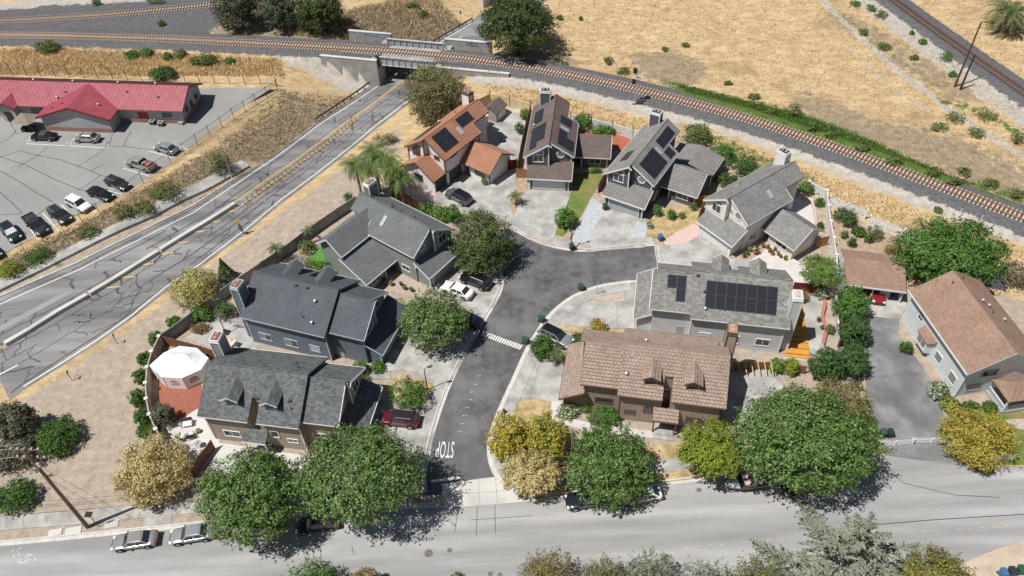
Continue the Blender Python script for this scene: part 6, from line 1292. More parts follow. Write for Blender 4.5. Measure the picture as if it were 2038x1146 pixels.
car('dark green SUV with silver windshield at the left edge of the lot', 'suv', pk['green'], (25, 468), (43, 489), pale_screen=True)
car('dark car cut off by the left picture edge', 'suv', pk['navy'], (-16, 505), (4, 523))
car('silver sedan at the lower road kerb, nearer the wooden pole', 'sedan', pk['champ'], (272, 1081), (228, 1087), z=.02)
car('bright silver sedan at the kerb beside the large green tree', 'sedan', pk['silver'], (386, 1068), (341, 1075), z=.02)
car('dark estate car half hidden under the street trees', 'wagon', pk['char'], (634, 1047), (596, 1052), z=.02)
car('dark car with bright bonnet under the green tree by the lower road', 'suv', pk['navy'], (1168, 1000), (1134, 1005), z=.02)
car('white hatchback in the tree shade behind the dark car', 'hatch', pk['white'], (1276, 990), (1236, 995), z=.02)
car('dark pickup behind the boat trailer under the big tree', 'pickup', pk['char'], (1603, 972), (1560, 979), z=.02)
car('burgundy SUV with black roof glass in the driveway of the taupe house', 'suv', pk['red'], (797, 840), (757, 836), plain('roof_glass', (.03, .02, .025), .1), rack=True, z=.06)
car('white sedan in the driveway of the sage green house', 'sedan', pk['white'], (911, 583), (881, 571), z=.06)
car('black SUV beside the white sedan under the cul-de-sac tree', 'suv', pk['black'], (947, 564), (917, 552), z=.06)
car('dark sedan under the tree before the blue grey house', 'sedan', pk['navy'], (928, 641), (903, 632), z=.06)
car('grey SUV with black roof before the terracotta-roofed house', 'suv', pk['grey'], (913, 397), (886, 383), plain('roof_black', (.012, .012, .014), .15), z=.06)
car('silver SUV half behind the shrub in the drive of the brown house', 'suv', pk['silver'], (1106, 676), (1132, 689), plain('roof_black', (.012, .012, .014), .15), z=.06)
car('red car parked inside the carport', 'sedan', pk['crim'], (1742, 584), (1745, 600), z=.06)
# covered car by the right edge
c = S(2005, 592); cc = thing('covered_car', 'car under a blue-grey cover behind the pale grey house', 'covered car', (c[0]-1.5, c[1]+3.0, 0), R(-25)); mb = MB()
mb.mesh_part([(-2.3, -.9, 0), (2.3, -.9, 0), (2.3, .9, 0), (-2.3, .9, 0), (-2.2, -.85, .8), (2.2, -.85, .75), (2.2, .85, .75), (-2.2, .85, .8), (-1.3, -.65, 1.4), (.8, -.65, 1.4), (.8, .65, 1.4), (-1.3, .65, 1.4)], [(0, 1, 5, 4), (1, 2, 6, 5), (2, 3, 7, 6), (3, 0, 4, 7), (4, 5, 9, 8), (5, 6, 10, 9), (6, 7, 11, 10), (7, 4, 8, 11), (8, 9, 10, 11)]); mb.build('cover', M('tarp_blue', (.12, .15, .16), (.17, .20, .21), 1.5), cc)
mb = MB(); mb.tube((-2.35, -.5, .25), (-2.35, .5, .25), .05); mb.build('strap', m_plast, cc)
# boat on its trailer
c = G(1482, 968, 0); ang = math.atan2(G(1440, 974)[1]-G(1530, 962)[1], G(1440, 974)[0]-G(1530, 962)[0]); bt = thing('boat', 'grey open motor boat on a trailer at the kerb under the big tree', 'boat', (c[0], c[1], .02), ang); mb = MB(); st = [(-2.2, .95), (-1.2, 1.0), (0, 1.0), (1.0, .9), (1.8, .62), (2.45, .1)]; V = []
for x, w_ in st: V += [(x, -w_, 1.25+.05*max(0, x)), (x, -w_*.8, .75+.06*max(0, x)), (x, 0, .55+.12*max(0, x)), (x, w_*.8, .75+.06*max(0, x)), (x, w_, 1.25+.05*max(0, x))]
Fb = [(k*5+i, k*5+i+1, k*5+5+i+1, k*5+5+i) for k in range(5) for i in range(4)]+[(0, 1, 2, 3, 4), (25, 26, 27, 28, 29)]; mb.mesh_part(V, Fb); mb.build('hull', M('hull_grey', (.40, .42, .42), (.48, .50, .50), 1.0, rough=.4), bt)
mb = MB(); A = [(x, -w_*.84, 1.18) for x, w_ in st[:4]]; Bq = [(x, w_*.84, 1.18) for x, w_ in st[:4]][::-1]; mb.face(A+Bq); mb.build('cockpit_floor', plain('cockpit', (.06, .055, .06)), bt)
mb = MB(); mb.face([(st[3][0], -st[3][1], 1.31), (st[4][0], -st[4][1], 1.35), (st[5][0], 0, 1.38), (st[4][0], st[4][1], 1.35), (st[3][0], st[3][1], 1.31)]); mb.build('foredeck', plain('deck_grey', (.50, .52, .51)), bt)
for i, (x, y) in enumerate(((-1.2, -.4), (-1.2, .4), (.1, -.4), (.1, .4))): mb = MB(); mb.box(x-.28, x+.28, y-.26, y+.26, 1.19, 1.5); mb.box(x-.28, x-.18, y-.26, y+.26, 1.5, 1.85); mb.build('seat', plain('seat_tan', (.48, .40, .36)), bt)
mb = MB(); mb.box(-2.6, -2.2, -.2, .2, .7, 1.75); mb.build('outboard_motor', m_plast, bt); mb = MB(); mb.box(.75, .8, -.7, .7, 1.2, 1.75); mb.build('windscreen', m_cglass, bt)
mb = MB(); mb.tube((-2.3, -.55, .5), (2.0, -.55, .5), .05); mb.tube((-2.3, .55, .5), (2.0, .55, .5), .05); mb.tube((2.0, -.55, .5), (3.4, 0, .5), .05); mb.tube((2.0, .55, .5), (3.4, 0, .5), .05); mb.tube((-.9, -1.05, .33), (-.9, 1.05, .33), .05); mb.build('trailer_frame', m_ironb, bt)
for s_ in (-1, 1): mb = MB(); mb.tube((-.9, s_*.98, .33), (-.9, s_*1.18, .33), .33, .33, 16); wh = mb.build('wheel', m_tyre, bt); mb = MB(); mb.tube((-.9, s_*1.175, .33), (-.9, s_*1.19, .33), .2, .18, 12); mb.build('rim', m_rim, wh)

# ================================================================ BINS, PLAYTHINGS, YARD FURNITURE
def bin_(label, px, col, rz=0, s=1.0, lidc=None, z=.05):
    c = G(px[0], px[1], z); o = thing('wheelie_bin', label, 'bin', (c[0], c[1], z), rz, 'wheeled bins'); mb = MB(); mb.mesh_part([(-.24, -.27, .06), (.24, -.27, .06), (.24, .27, .06), (-.24, .27, .06), (-.31, -.36, 1.0*s), (.31, -.36, 1.0*s), (.31, .36, 1.0*s), (-.31, .36, 1.0*s)], [(0, 3, 2, 1), (0, 1, 5, 4), (1, 2, 6, 5), (2, 3, 7, 6), (3, 0, 4, 7), (4, 5, 6, 7)]); mb.build('body', col, o)
    mb = MB(); mb.mesh_part([(-.34, -.42, 1.0*s), (.34, -.42, 1.0*s), (.34, .40, 1.0*s), (-.34, .40, 1.0*s), (-.28, -.32, 1.1*s), (.28, -.32, 1.1*s), (.28, .34, 1.09*s), (-.28, .34, 1.09*s)], [(0, 1, 5, 4), (1, 2, 6, 5), (2, 3, 7, 6), (3, 0, 4, 7), (4, 5, 6, 7)]); mb.build('lid', lidc or col, o)
    for x in (-.26, .26): mb = MB(); mb.tube((x-.03, .36, .13), (x+.03, .36, .13), .13, .13, 10); mb.build('wheel', m_tyre, o)
    mb = MB(); mb.tube((-.25, .43, .98*s), (.25, .43, .98*s), .02); mb.build('handle', m_plast, o)
mg = plain('bin_green', (.025, .085, .05), .5); mbl = plain('bin_blue', (.05, .14, .28), .5); mbk = plain('bin_black', (.03, .035, .035), .5)
bin_('green bin at the kerb by the rock bed', (1156, 577), mg, .4); bin_('green bin at the kerb by the concrete drive', (1078, 640), mg, .9); bin_('green bin at the kerb beside the round shrub', (1046, 683), mg, 1.0); bin_('blue bin on the edge of the dry front yard', (1314, 478), mbl, .2); bin_('dark bin under the street name sign', (1138, 497), plain('bin_dkgreen', (.03, .055, .05)), .3); bin_('dark green bin left of the charcoal garage', (1204, 417), plain('bin_dkgreen', (.03, .055, .05)), .3)
bin_('green bin inside the white picket gate', (1755, 868), mg, 0); bin_('black bin beside the green one inside the white picket gate', (1769, 868), mbk, 0); bin_('blue bin in the row at the bottom right corner', (1992, 1146), mbl, 0); bin_('black bin in the row at the bottom right corner', (2009, 1143), mbk, 0); bin_('green bin in the row at the bottom right corner', (2027, 1140), mg, 0)
# fire hydrant
c = G(1003, 822); hy = thing('fire_hydrant', 'rust red fire hydrant on the verge of the side street', 'hydrant', (c[0], c[1], .1)); mb = MB(); mb.lathe((0, 0, 0), [(.2, 0), (.2, .06), (.13, .07), (.13, .55), (.17, .57), (.17, .64), (.12, .72), (.04, .8)], 12); mb.build('barrel', plain('hydrant_red', (.20, .07, .045)), hy); mb = MB(); mb.tube((-.26, 0, .45), (.26, 0, .45), .07); mb.tube((0, -.26, .42), (0, 0, .42), .09); mb.build('nozzle', plain('hydrant_red', (.20, .07, .045)), hy)
# basketball hoop
c = G(450, 662); bh = thing('basketball_hoop', 'portable basketball hoop on the patio behind the blue grey house', 'basketball hoop', (c[0], c[1], .03), R(160)); mb = MB(); mb.box(-.5, .5, -.4, .4, 0, .2); mb.build('base', m_plast, bh); mb = MB(); mb.tube((0, .1, .2), (0, .1, 2.6), .06); mb.tube((0, .1, 2.6), (0, -.35, 3.0), .05); mb.build('pole', m_plast, bh)
mb = MB(); 
for x0, x1, z0, z1 in ((-.65, .65, 3.35, 3.45), (-.65, .65, 2.55, 2.65), (-.65, -.55, 2.65, 3.35), (.55, .65, 2.65, 3.35), (-.3, .3, 3.05, 3.1), (-.3, -.25, 2.7, 3.1), (.25, .3, 2.7, 3.1)): mb.box(x0, x1, -.42, -.36, z0, z1)
mb.build('backboard', plain('board_brown', (.14, .09, .07)), bh); mb = MB(); k = 14
for i in range(k): t0, t1 = 2*math.pi*i/k, 2*math.pi*(i+1)/k; mb.tube((.23*math.cos(t0), -.66+.23*math.sin(t0), 2.7), (.23*math.cos(t1), -.66+.23*math.sin(t1), 2.7), .015, .015, 5)
mb.build('rim', plain('rim_orange', (.5, .12, .03)), bh)
# patio chairs and tables
m_pf = plain('patio_dark', (.05, .045, .05)); m_cush = plain('cushion_white', (.72, .71, .68))
def lounge(label, px, rz, wd=.75):
    c = G(*px); o = thing('patio_chair', label, 'patio chair', (c[0], c[1], .035), rz, 'patio chairs by the taupe house'); mb = MB(); mb.box(-wd/2, wd/2, -.4, .4, .28, .36); mb.build('seat', m_cush, o); mb = MB(); mb.box(-wd/2, wd/2, .36, .44, .36, .95); mb.build('backrest', m_pf, o)
    for x in (-wd/2, wd/2):
        mb = MB(); mb.box(x-.04, x+.04, -.4, .42, .5, .56); mb.build('armrest', m_pf, o)
        for y in (-.36, .38): mb = MB(); mb.box(x-.03, x+.03, y-.03, y+.03, 0, .5); mb.build('leg', m_pf, o)
lounge('dark patio loveseat with white cushion by the brick paving', (374, 846), R(10), 1.3); lounge('white cushioned patio chair left of the pair below the loveseat', (363, 873), R(160)); lounge('white cushioned patio chair right of the pair below the loveseat', (382, 870), R(200))
c = G(396, 860); mb = MB(); mb.lathe((0, 0, 0), [(.25, 0), (.3, .2), (.3, .42), (.1, .45)], 14); tag(mb.build('pouf', plain('pouf_brown', (.17, .12, .07)), None, (c[0], c[1], .035)), 'round brown pouf on the pale patio', 'pouf')
c = G(398, 888); tb = thing('patio_table', 'thin wire patio table near the wooden fence', 'patio table', (c[0], c[1], .035)); mb = MB(); mb.lathe((0, 0, .68), [(.4, 0), (.4, .03), (.02, .03)], 16); mb.build('table_top', m_metal, tb)
for k in range(3): t = 2.1*k; mb = MB(); mb.tube((0, 0, .68), (.35*math.cos(t), .35*math.sin(t), 0), .015); mb.build('leg', m_metal, tb)
c = G(313, 757); ld = thing('step_ladder', 'white ladder leaning inside the tan wall near the tent', 'ladder', (c[0], c[1], .03), R(-60)); mb = MB()
for x in (-.2, .2): mb.tube((x, 0, 0), (x, .7, 1.7), .025)
mb.build('side_rail', m_trimW, ld)
for k in range(6): t = (k+.7)/6.5; mb = MB(); mb.tube((-.2, .7*t, 1.7*t), (.2, .7*t, 1.7*t), .022); mb.build('rung', m_trimW, ld)
c = G(1001, 282); mb = MB(); mb.lathe((0, 0, 0), [(.35, 0), (.42, .45), (.36, .55), (.1, .5)], 16); tag(mb.build('kettle_grill', plain('grill_black', (.02, .02, .022)), None, (c[0], c[1], .035)), 'round black fire pit on the patio behind the white stucco house', 'fire pit')
# flower pots
m_terra = plain('terracotta', (.36, .12, .07)); POTS = []
def pot(label, px, s=1.0, foliage=None, z=.035, mat=None):
    c = G(px[0], px[1], z); o = thing('potted_plant', label, 'potted plant', (c[0], c[1], z), rng.random()*6, 'potted plants'); mb = MB(); mb.lathe((0, 0, 0), [(.16*s, 0), (.24*s, .34*s), (.27*s, .34*s), (.27*s, .42*s), (.2*s, .40*s)], 12); mb.build('pot', mat or m_terra, o); POTS.append((o, s, foliage)); return o
def low_thing(name, label, cat, px, parts, rz=0, z=.04, group=None):
    c = G(px[0], px[1], z); o = thing(name, label, cat, (c[0], c[1], z), rz, group)
    for nm, fn, mt in parts: mb = MB(); fn(mb); mb.build(nm, mt, o)
    return o
# curving red-capped planter wall beside the light grey house
PW = smooth(GP([(1635, 598), (1641, 606), (1638, 618), (1634, 630), (1638, 648), (1643, 660), (1640, 672), (1636, 688)]), 2); pw = band('planter_wall', PW, -.16, .16, 0, .5, m_whitew, kind=None); tag(pw, 'low white serpentine planter wall with red cap beside the light grey house', 'planter wall'); band('cap', PW, -.22, .22, .5, .57, M('red_cap', (.36, .12, .10), (.44, .18, .15), 2.0), pw)
PW = smooth(GP([(1588, 392), (1604, 396), (1616, 404), (1622, 430), (1624, 458), (1620, 470)]), 1); pw = band('planter_wall', PW, -.16, .16, 0, .4, m_pink, kind=None); tag(pw, 'low pink brick planter edge round the patio of the cream house', 'planter wall')
# woodwork frames between the brown and light grey houses
tr = thing('trellis', 'row of yellow timber slats over the fence between the brown and light grey houses', 'trellis', G(1500, 728, 0)); P0 = G(1458, 726, 1.5); P1 = G(1536, 727, 1.5)
for i in range(7): t = i/6; x, y = P0[0]*(1-t)+P1[0]*t-tr.location[0], P0[1]*(1-t)+P1[1]*t-tr.location[1]; mb = MB(); mb.prism([(x-.05, y-.9), (x+.05, y-.9), (x+.05, y+.6), (x-.05, y+.6)], [1.0, 1.0, 1.55, 1.55], [1.08, 1.08, 1.63, 1.63]); mb.build('slat', M('slat_yellow', (.55, .36, .14), (.63, .44, .20), 2.0), tr)

# ================================================================ POLES, LAMPS, SIGNS
m_pole = M('pole_wood', (.17, .115, .08), (.27, .195, .14), 1.5, .25); m_insul = plain('insulator', (.55, .60, .62), .3); m_dpole = M('pole_wood_dark', (.075, .045, .032), (.12, .075, .055), 1.5, .25)
c = G(175, 1049); up = thing('utility_pole', 'tall wooden utility pole with insulators at the lower left', 'utility pole', c, R(-4)); mb = MB(); mb.tube((0, 0, -.3), (0, 0, 15.4), .24, .15, 12); mb.build('shaft', m_pole, up)
for z_, ln in ((15.0, 1.5), (13.6, 1.5), (10.3, .7)):
    mb = MB(); mb.box(-ln, ln, -.06+.2, .06+.2, z_-.07, z_+.07); ca = mb.build('crossarm', m_pole if z_ > 11 else m_metal, up)
    for x in (np.linspace(-ln+.15, ln-.15, 5) if z_ > 11 else (-.5, .5)):
        mb = MB(); mb.lathe((x, .2, z_+.07), [(.03, 0), (.03, .1), (.11, .13), (.05, .18), (.10, .22), (.04, .3)], 8); mb.build('insulator', m_insul, ca)
mb = MB(); mb.box(.12, .42, -.1, .1, 12.3, 13.0); mb.build('switch_box', m_insul, up); mb = MB(); mb.tube((.2, .05, .2), (.17, .05, 9.8), .035); mb.build('conduit', m_metal, up)
for i, z_ in enumerate((15.25, 15.25, 13.85, 10.45, 10.2)):
    mb = MB(); a0 = Vector((c[0]-1.2+.5*(i % 2), c[1]+.2+(.5 if i == 1 else 0), z_)); b0 = a0+Vector((-60, -2.0, 1.5)); k = 16
    for j in range(k): t0, t1 = j/k, (j+1)/k; P = lambda t: tuple(a0.lerp(b0, t)-Vector((0, 0, 1.6*4*t*(1-t)))); mb.tube(P(t0), P(t1), .022, .022, 5, cap=False)
    tag(mb.build('overhead_wire', plain('wire', (.30, .31, .32), .5)), ['top power line leaving the wooden pole to the left', 'second power line at the pole top running left', 'power line from the lower crossarm running left', 'upper of the two service cables halfway up the pole', 'lower of the two service cables halfway up the pole'][i], 'wire', 'wires of the utility pole')
for i, (u, v) in enumerate(((251, 1039), (272, 1036))):
    e = G(u, v); mb = MB(); mb.tube((c[0], c[1], 10.2 if i == 0 else 12.8), (e[0], e[1], .1), .018, .018, 5); tag(mb.build('guy_wire', plain('wire', (.30, .31, .32), .5)), ['left guy wire anchored beside the utility pole', 'right guy wire anchored beside the utility pole'][i], 'wire', 'guy wires')
for lab, px, ht, col in (('tall bare wooden pole with crossarm beside the old track', (1900, 172), 12.3, m_dpole), ('short thick dark wooden pole beside the tall one by the old track', (1911, 178), 6.9, plain('pole_black', (.035, .028, .026)))):
    c = S(*px); p = thing('utility_pole', lab, 'utility pole', c, R(20)); mb = MB(); mb.tube((0, 0, -.3), (0, 0, ht), .20, .13, 10); mb.build('shaft', col, p)
    if ht > 8: mb = MB(); mb.box(-.9, .9, -.05, .05, ht-1.1, ht-.98); mb.build('crossarm', m_metal, p); mb = MB(); mb.tube((0, 0, ht-.1), (1.9, 0, ht-.5), .03); mb.build('bracket', m_metal, p)
def lamp(label, px, ht, arm, az, col=m_trimG, z=0.0, double=False, s=1.0):
    c = S(*px); o = thing('street_lamp', label, 'street lamp', c, az, 'street lamps'); mb = MB(); mb.tube((0, 0, 0), (0, 0, ht), .09*s, .055*s, 10); mb.lathe((0, 0, 0), [(.2*s, 0), (.2*s, .08), (.12*s, .3)], 12); mb.build('shaft', col, o)
    mb = MB(); mb.tube((0, 0, ht-.05), (arm, 0, ht+.15), .035*s, .03*s, 8); mb.build('arm', col, o); mb = MB(); mb.box(arm-.05, arm+.55*s, -.14*s, .14*s, ht+.08, ht+.22); mb.build('lamp_head', col, o)
lamp('tall grey street lamp beside the avenue sidewalk', (462, 354), 8.7, 1.4, R(-35)); lamp('brown street lamp on the verge by the blue grey house', (851, 776), 4.2, .5, R(15), plain('lamp_brown', (.10, .075, .06))); lamp('slim street lamp half hidden by the green and yellow trees', (1137, 915), 6.0, 1.0, R(-60), m_metal)
c = S(1137, 494); ln = thing('street_lamp', 'street lamp with a street name sign at the turning circle', 'street lamp', c, R(60), 'street lamps'); mb = MB(); mb.tube((0, 0, 0), (0, 0, 5.6), .08, .05, 10); mb.build('shaft', plain('lamp_brown', (.10, .075, .06)), ln); mb = MB(); mb.lathe((0, 0, 5.5), [(.06, 0), (.2, .1), (.2, .25), (.05, .34)], 10); mb.build('lamp_head', plain('lamp_brown', (.10, .075, .06)), ln)
mb = MB(); mb.box(-.62, .62, -.02, .02, 2.15, 2.5); mb.build('name_plate', m_plast, ln); mb = MB()
for i in range(5): mb.box(-.45+.2*i, -.33+.2*i, -.03, -.021, 2.24, 2.42)
mb.build('plate_marks', m_trimW, ln)
def sign(name, label, px, ht, az, plate, wd, hh, mat, postm=m_trimB, back=None, diamond=False, zf=None, lean=0):
    c = S(*px) if zf is None else zf(*px); o = thing(name, label, 'sign', c, az); mb = MB(); mb.tube((0, 0, 0), (0, 0, ht), .045, .045, 8); mb.build('post', postm, o); mb = MB(); z0 = ht-hh
    if diamond: P = [(0, z0), (wd/2, z0+hh/2), (0, ht), (-wd/2, z0+hh/2)]
    else: P = [(-wd/2, z0), (wd/2, z0), (wd/2, ht), (-wd/2, ht)]
    mb.face([(x, -.055, z) for x, z in P]); mb.face([(x, -.075, z) for x, z in P][::-1])
    for i in range(4): j = (i+1) % 4; mb.face([(P[i][0], -.055, P[i][1]), (P[j][0], -.055, P[j][1]), (P[j][0], -.075, P[j][1]), (P[i][0], -.075, P[i][1])])
    mb.build('plate', mat, o); return o
m_sy = plain('sign_yellow', (.66, .42, .03), .5); s1 = sign('warning_sign', 'yellow diamond warning sign at the avenue edge by the barrier end', (484, 466), 3.3, R(-28), None, 1.0, 1.0, m_sy, m_plast, diamond=True)
mb = MB(); mb.box(-.06, .06, -.085, -.078, 2.55, 3.0); mb.box(-.2, .06, -.085, -.078, 2.9, 3.0); mb.box(-.06, .2, -.085, -.078, 2.55, 2.65); mb.build('arrow_mark', m_plast, s1); mb = MB(); mb.box(-.42, .42, -.075, -.055, .7, 2.0); mb.build('back_plate', plain('board_dark', (.08, .08, .08)), s1)
sign('warning_sign', 'ochre diamond sign on a leaning post by the utility pole', (196, 1048), 3.4, R(35), None, 1.0, 1.25, plain('sign_ochre', (.22, .15, .02)), m_trimB, diamond=True)
for lab, px in (('dark sign post on the bare verge nearer the tent wall', (234, 684)), ('dark sign post on the bare verge nearer the avenue', (144, 757))): sign('sign_post', lab, px, 1.9, R(100), None, .45, .45, plain('board_dark', (.08, .08, .08)), m_trimB)
sign('sign_post', 'thin pole sign on the rock bed before the light grey house', (1188, 586), 2.4, R(70), None, .3, .45, m_metal, m_metal); sign('sign_post', 'blue sign post beside the far avenue at the top', (918, 44), 2.6, R(-30), None, .5, .7, plain('sign_blue', (.06, .10, .25)), m_metal)
for lab, px, ht in (('left white marker post beside the railway', (1906, 434), 2.0), ('right white marker post beside the railway', (1947, 448), 2.1), ('left white stake beside the track near the bridge', (973, 152), 1.2), ('right white stake beside the track near the bridge', (993, 154), 1.2)):
    c = S(*px); o = thing('marker_post', lab, 'marker post', c); mb = MB(); mb.tube((0, 0, 0), (0, 0, ht), .06, .06, 8); mb.build('post', m_trimW, o); mb = MB(); mb.tube((0, 0, ht), (0, 0, ht+.15), .07, .07, 8); mb.build('cap', m_plast, o)
# railway signal
c = S(1262, 206); sg = thing('railway_signal', 'railway signal mast with ladder beside the main track', 'railway signal', c, R(-15)); mb = MB(); mb.tube((0, 0, 0), (0, 0, 6.9), .07, .06, 8); mb.build('mast', m_metal, sg); mb = MB()
for x in (.3, .62): mb.tube((x, .1, 0), (x, .1, 6.6), .022)
for z_ in np.arange(.3, 6.6, .32): mb.tube((.3, .1, z_), (.62, .1, z_), .014, .014, 5)
mb.build('ladder', m_metal, sg)
for z_, x in ((6.5, -.3), (4.4, -.35)):
    mb = MB(); mb.box(x-.35, x+.35, -.06, .06, z_-.5, z_+.45); hd = mb.build('signal_head', m_plast, sg); 
    for dz in (-.2, .15): mb = MB(); mb.tube((x, -.06, z_+dz), (x, -.3, z_+dz), .12, .12, 10); mb.build('hood', m_plast, hd)
mb = MB(); mb.box(-.1, .8, -.35, .45, 5.0, 5.06); mb.build('platform', m_metal, sg); mb = MB(); mb.box(-.3, .3, -.3, .3, 0, .35); mb.build('footing', m_conc, sg)
for i, (dx, dy, s_) in enumerate(((.9, -.1, .5), (1.7, .2, .4))): mb = MB(); mb.box(-s_, s_, -s_*.7, s_*.7, 0, s_*1.3); mb.box(-s_*1.05, s_*1.05, -s_*.75, s_*.75, s_*1.3, s_*1.4); tag(mb.build('relay_box', plain('relay', (.05, .05, .055)), None, (c[0]+dx, c[1]+dy, c[2]), R(-15)), ['larger dark relay box at the foot of the railway signal', 'smaller dark relay box right of the railway signal'][i], 'relay box', 'relay boxes')
# ================================================================ VEGETATION
VR = np.random.default_rng(11)
def unit(a): return a/np.maximum(np.linalg.norm(a, axis=-1, keepdims=True), 1e-9)
def leaf_quads(P, N, ln, wd, up=.35, curl=0.0):
    """one small rhombic leaf spray per point, facing roughly N"""
    n = len(P); Nn = unit(N+VR.normal(size=(n, 3))*.42+np.array((0, 0, up))); t = unit(np.cross(Nn, VR.normal(size=(n, 3)))); b2 = np.cross(Nn, t)
    l = (ln*(.65+.7*VR.random(n)))[:, None]; w_ = (wd*(.65+.7*VR.random(n)))[:, None]
    V = np.stack([P-t*l*.5, P+b2*w_*.5+t*l*.05, P+t*l*.5-Nn*l*curl, P-b2*w_*.5+t*l*.05], 1).reshape(-1, 3); return V, np.arange(n*4).reshape(n, 4)
def crown_pts(rx, ry, rz, n, clumps, cr_, fill=.3, low=-.55, spray=.26):
    """leaf points on the skins of many overlapping clumps, ragged sprays beyond them, and a filled heart"""
    clumps = int(clumps*1.5); cr_ *= .74; d = unit(VR.normal(size=(clumps*4, 3))); d = d[d[:, 2] > low][:clumps]; k = len(d); sz = cr_*(.55+.9*VR.random(k)); ph = VR.random(4)*6.28
    lob = 1+.10*np.sin(3*np.arctan2(d[:, 1], d[:, 0])+ph[0])*np.sin(2.3*d[:, 2]+ph[1])+.07*np.sin(5*np.arctan2(d[:, 1], d[:, 0])+ph[2]); rad = (1-sz)*lob*(1.03-.30*VR.random(k)**1.5); inn = VR.random(k) < fill; rad[inn] *= .45+.5*VR.random(inn.sum())
    Cc = d*rad[:, None]; wgt = sz**2; i = VR.choice(k, n, p=wgt/wgt.sum()); g = unit(VR.normal(size=(n, 3))+unit(Cc[i])*.5); rr = .62+.46*VR.random(n); q = Cc[i]+g*(sz[i]*rr)[:, None]
    m = int(n*spray); ns = max(8, clumps*2); ds = unit(VR.normal(size=(ns*3, 3))); ds = ds[ds[:, 2] > low][:ns]; js = VR.integers(0, len(ds), m); t = VR.random(m); lo_ = .70+.12*VR.random(len(ds)); hi_ = .95+.20*VR.random(len(ds))**1.6; r_ = lo_[js]+(hi_-lo_)[js]*t; q[:m] = ds[js]*r_[:, None]+VR.normal(size=(m, 3))*(.055*(1.25-t))[:, None]; g[:m] = unit(ds[js]+VR.normal(size=(m, 3))*.5)
    c = n//8; core = unit(VR.normal(size=(c, 3)))*(.25+.42*VR.random(c))[:, None]; core = core[core[:, 2] > low]; q[m:m+len(core)] = core; g[m:m+len(core)] = unit(core)
    Nn = unit(g+unit(q)*.35); return q*np.array((rx, ry, rz)), Nn, Cc*np.array((rx, ry, rz))
def mpp(p): return float(_f@(np.array(p)-np.array((0, 0, CAM_H))))/FPX
def place(bb, hh=None, zc=None, ratio=1.0):
    """bbox reading on the survey grid -> base point, crown centre height and radii"""
    u, v = (bb[0]+bb[2])/2, (bb[1]+bb[3])/2; z0 = 0.0; zc_ = zc or 1.0
    for it in range(6):
        p = G(u, v, z0+zc_); m = mpp(p); rx = (bb[2]-bb[0])/2*m; hv = (bb[3]-bb[1])/2*m; el = math.atan2(CAM_H-zc_, math.hypot(p[0], p[1])); ry = rx*ratio
        r2 = hv*hv-(ry*math.sin(el))**2; rz = math.sqrt(max(r2, (.45*rx*math.cos(el))**2))/math.cos(el)
        if r2 < (.45*rx*math.cos(el))**2: ry = math.sqrt(max(hv*hv-(rz*math.cos(el))**2, (.4*rx*math.sin(el))**2))/math.sin(el)
        rz = min(rz, 1.25*rx); z0 = float(Hz(p[0], p[1]))
        if hh: zc_ = max(hh-rz, rz*.75)
        elif not zc: zc_ = rz*.85
    return (p[0], p[1], z0), zc_, rx, ry, rz
m_bark = M('bark', (.10, .075, .055), (.17, .135, .105), 3.0, .25); m_barkp = M('bark_pale', (.24, .21, .18), (.34, .31, .27), 3.0, .2)
def tree(label, bb, hh, mat, n, leaf=.34, wd=.20, clumps=46, cr_=.30, bark=None, name='tree', low=-.55, limbs=6, group='trees', trunk_r=None, mats2=None, ratio=1.0, cat='tree'):
    b, zc, rx, ry, rz = place(bb, hh, ratio=ratio); o = thing(name, label, cat, b, 0, group); n = int(n*2.3); leaf *= .8; wd *= .82; P, N, Cc = crown_pts(rx*.97, ry*.97, rz*.97, n, int(clumps*1.15), cr_, low=low); P = P+(0, 0, zc)
    V, F_ = leaf_quads(P, N, leaf, wd); me = fast_mesh('crown', V, F_, mat if not mats2 else [mat, mats2])
    if mats2: me.polygons.foreach_set('material_index', (VR.random(len(F_)) < .35).astype(np.int32))
    link('crown', me, o)
    tr_ = trunk_r or max(.09, rx*.055); mb = MB(); top = zc-rz*.25; bend = VR.normal(size=2)*rx*.06
    p1 = (bend[0]*.5, bend[1]*.5, top*.55); p2 = (bend[0], bend[1], max(top, .4)); mb.tube((0, 0, -.15), p1, tr_*1.25, tr_, 9); mb.tube(p1, p2, tr_, tr_*.75, 9); mb.build('trunk', bark or m_bark, o, smooth=True)
    for i in VR.choice(len(Cc), min(limbs, len(Cc)), replace=False):
        e = Cc[i]*.85+np.array((0, 0, zc)); s = np.array(p1)+(np.array(p2)-np.array(p1))*VR.random(); m_ = (s+e)/2+np.array((0, 0, -.08*rx)); mb = MB(); mb.tube(tuple(s), tuple(m_), tr_*.5, tr_*.35, 6); mb.tube(tuple(m_), tuple(e), tr_*.35, tr_*.12, 6); mb.build('limb', bark or m_bark, o, smooth=True)
    return o
def shrub(label, bb, mat, n=700, leaf=.20, wd=.13, name='shrub', group='shrubs', clumps=26, cr_=.36, hh=None, cat='shrub', ratio=1.0, low=-.3, spray=.2):
    b, zc, rx, ry, rz = place(bb, hh, ratio=ratio); zc = max(rz*.72, .25) if not hh else zc; o = thing(name, label, cat, b, 0, group); P, N, Cc = crown_pts(rx, ry, rz, int(n*1.3), clumps, cr_, low=low, spray=spray); P = P+(0, 0, zc); P[:, 2] = np.maximum(P[:, 2], .03)
    V, F_ = leaf_quads(P, N, leaf, wd); link('foliage', fast_mesh('foliage', V, F_, mat), o)
    mb = MB(); 
    for k in range(3): t = 2.1*k; mb.tube((0, 0, -.05), (.35*rx*math.cos(t), .35*ry*math.sin(t), zc), .04, .015, 5)
    mb.build('stem', m_bark, o); return o
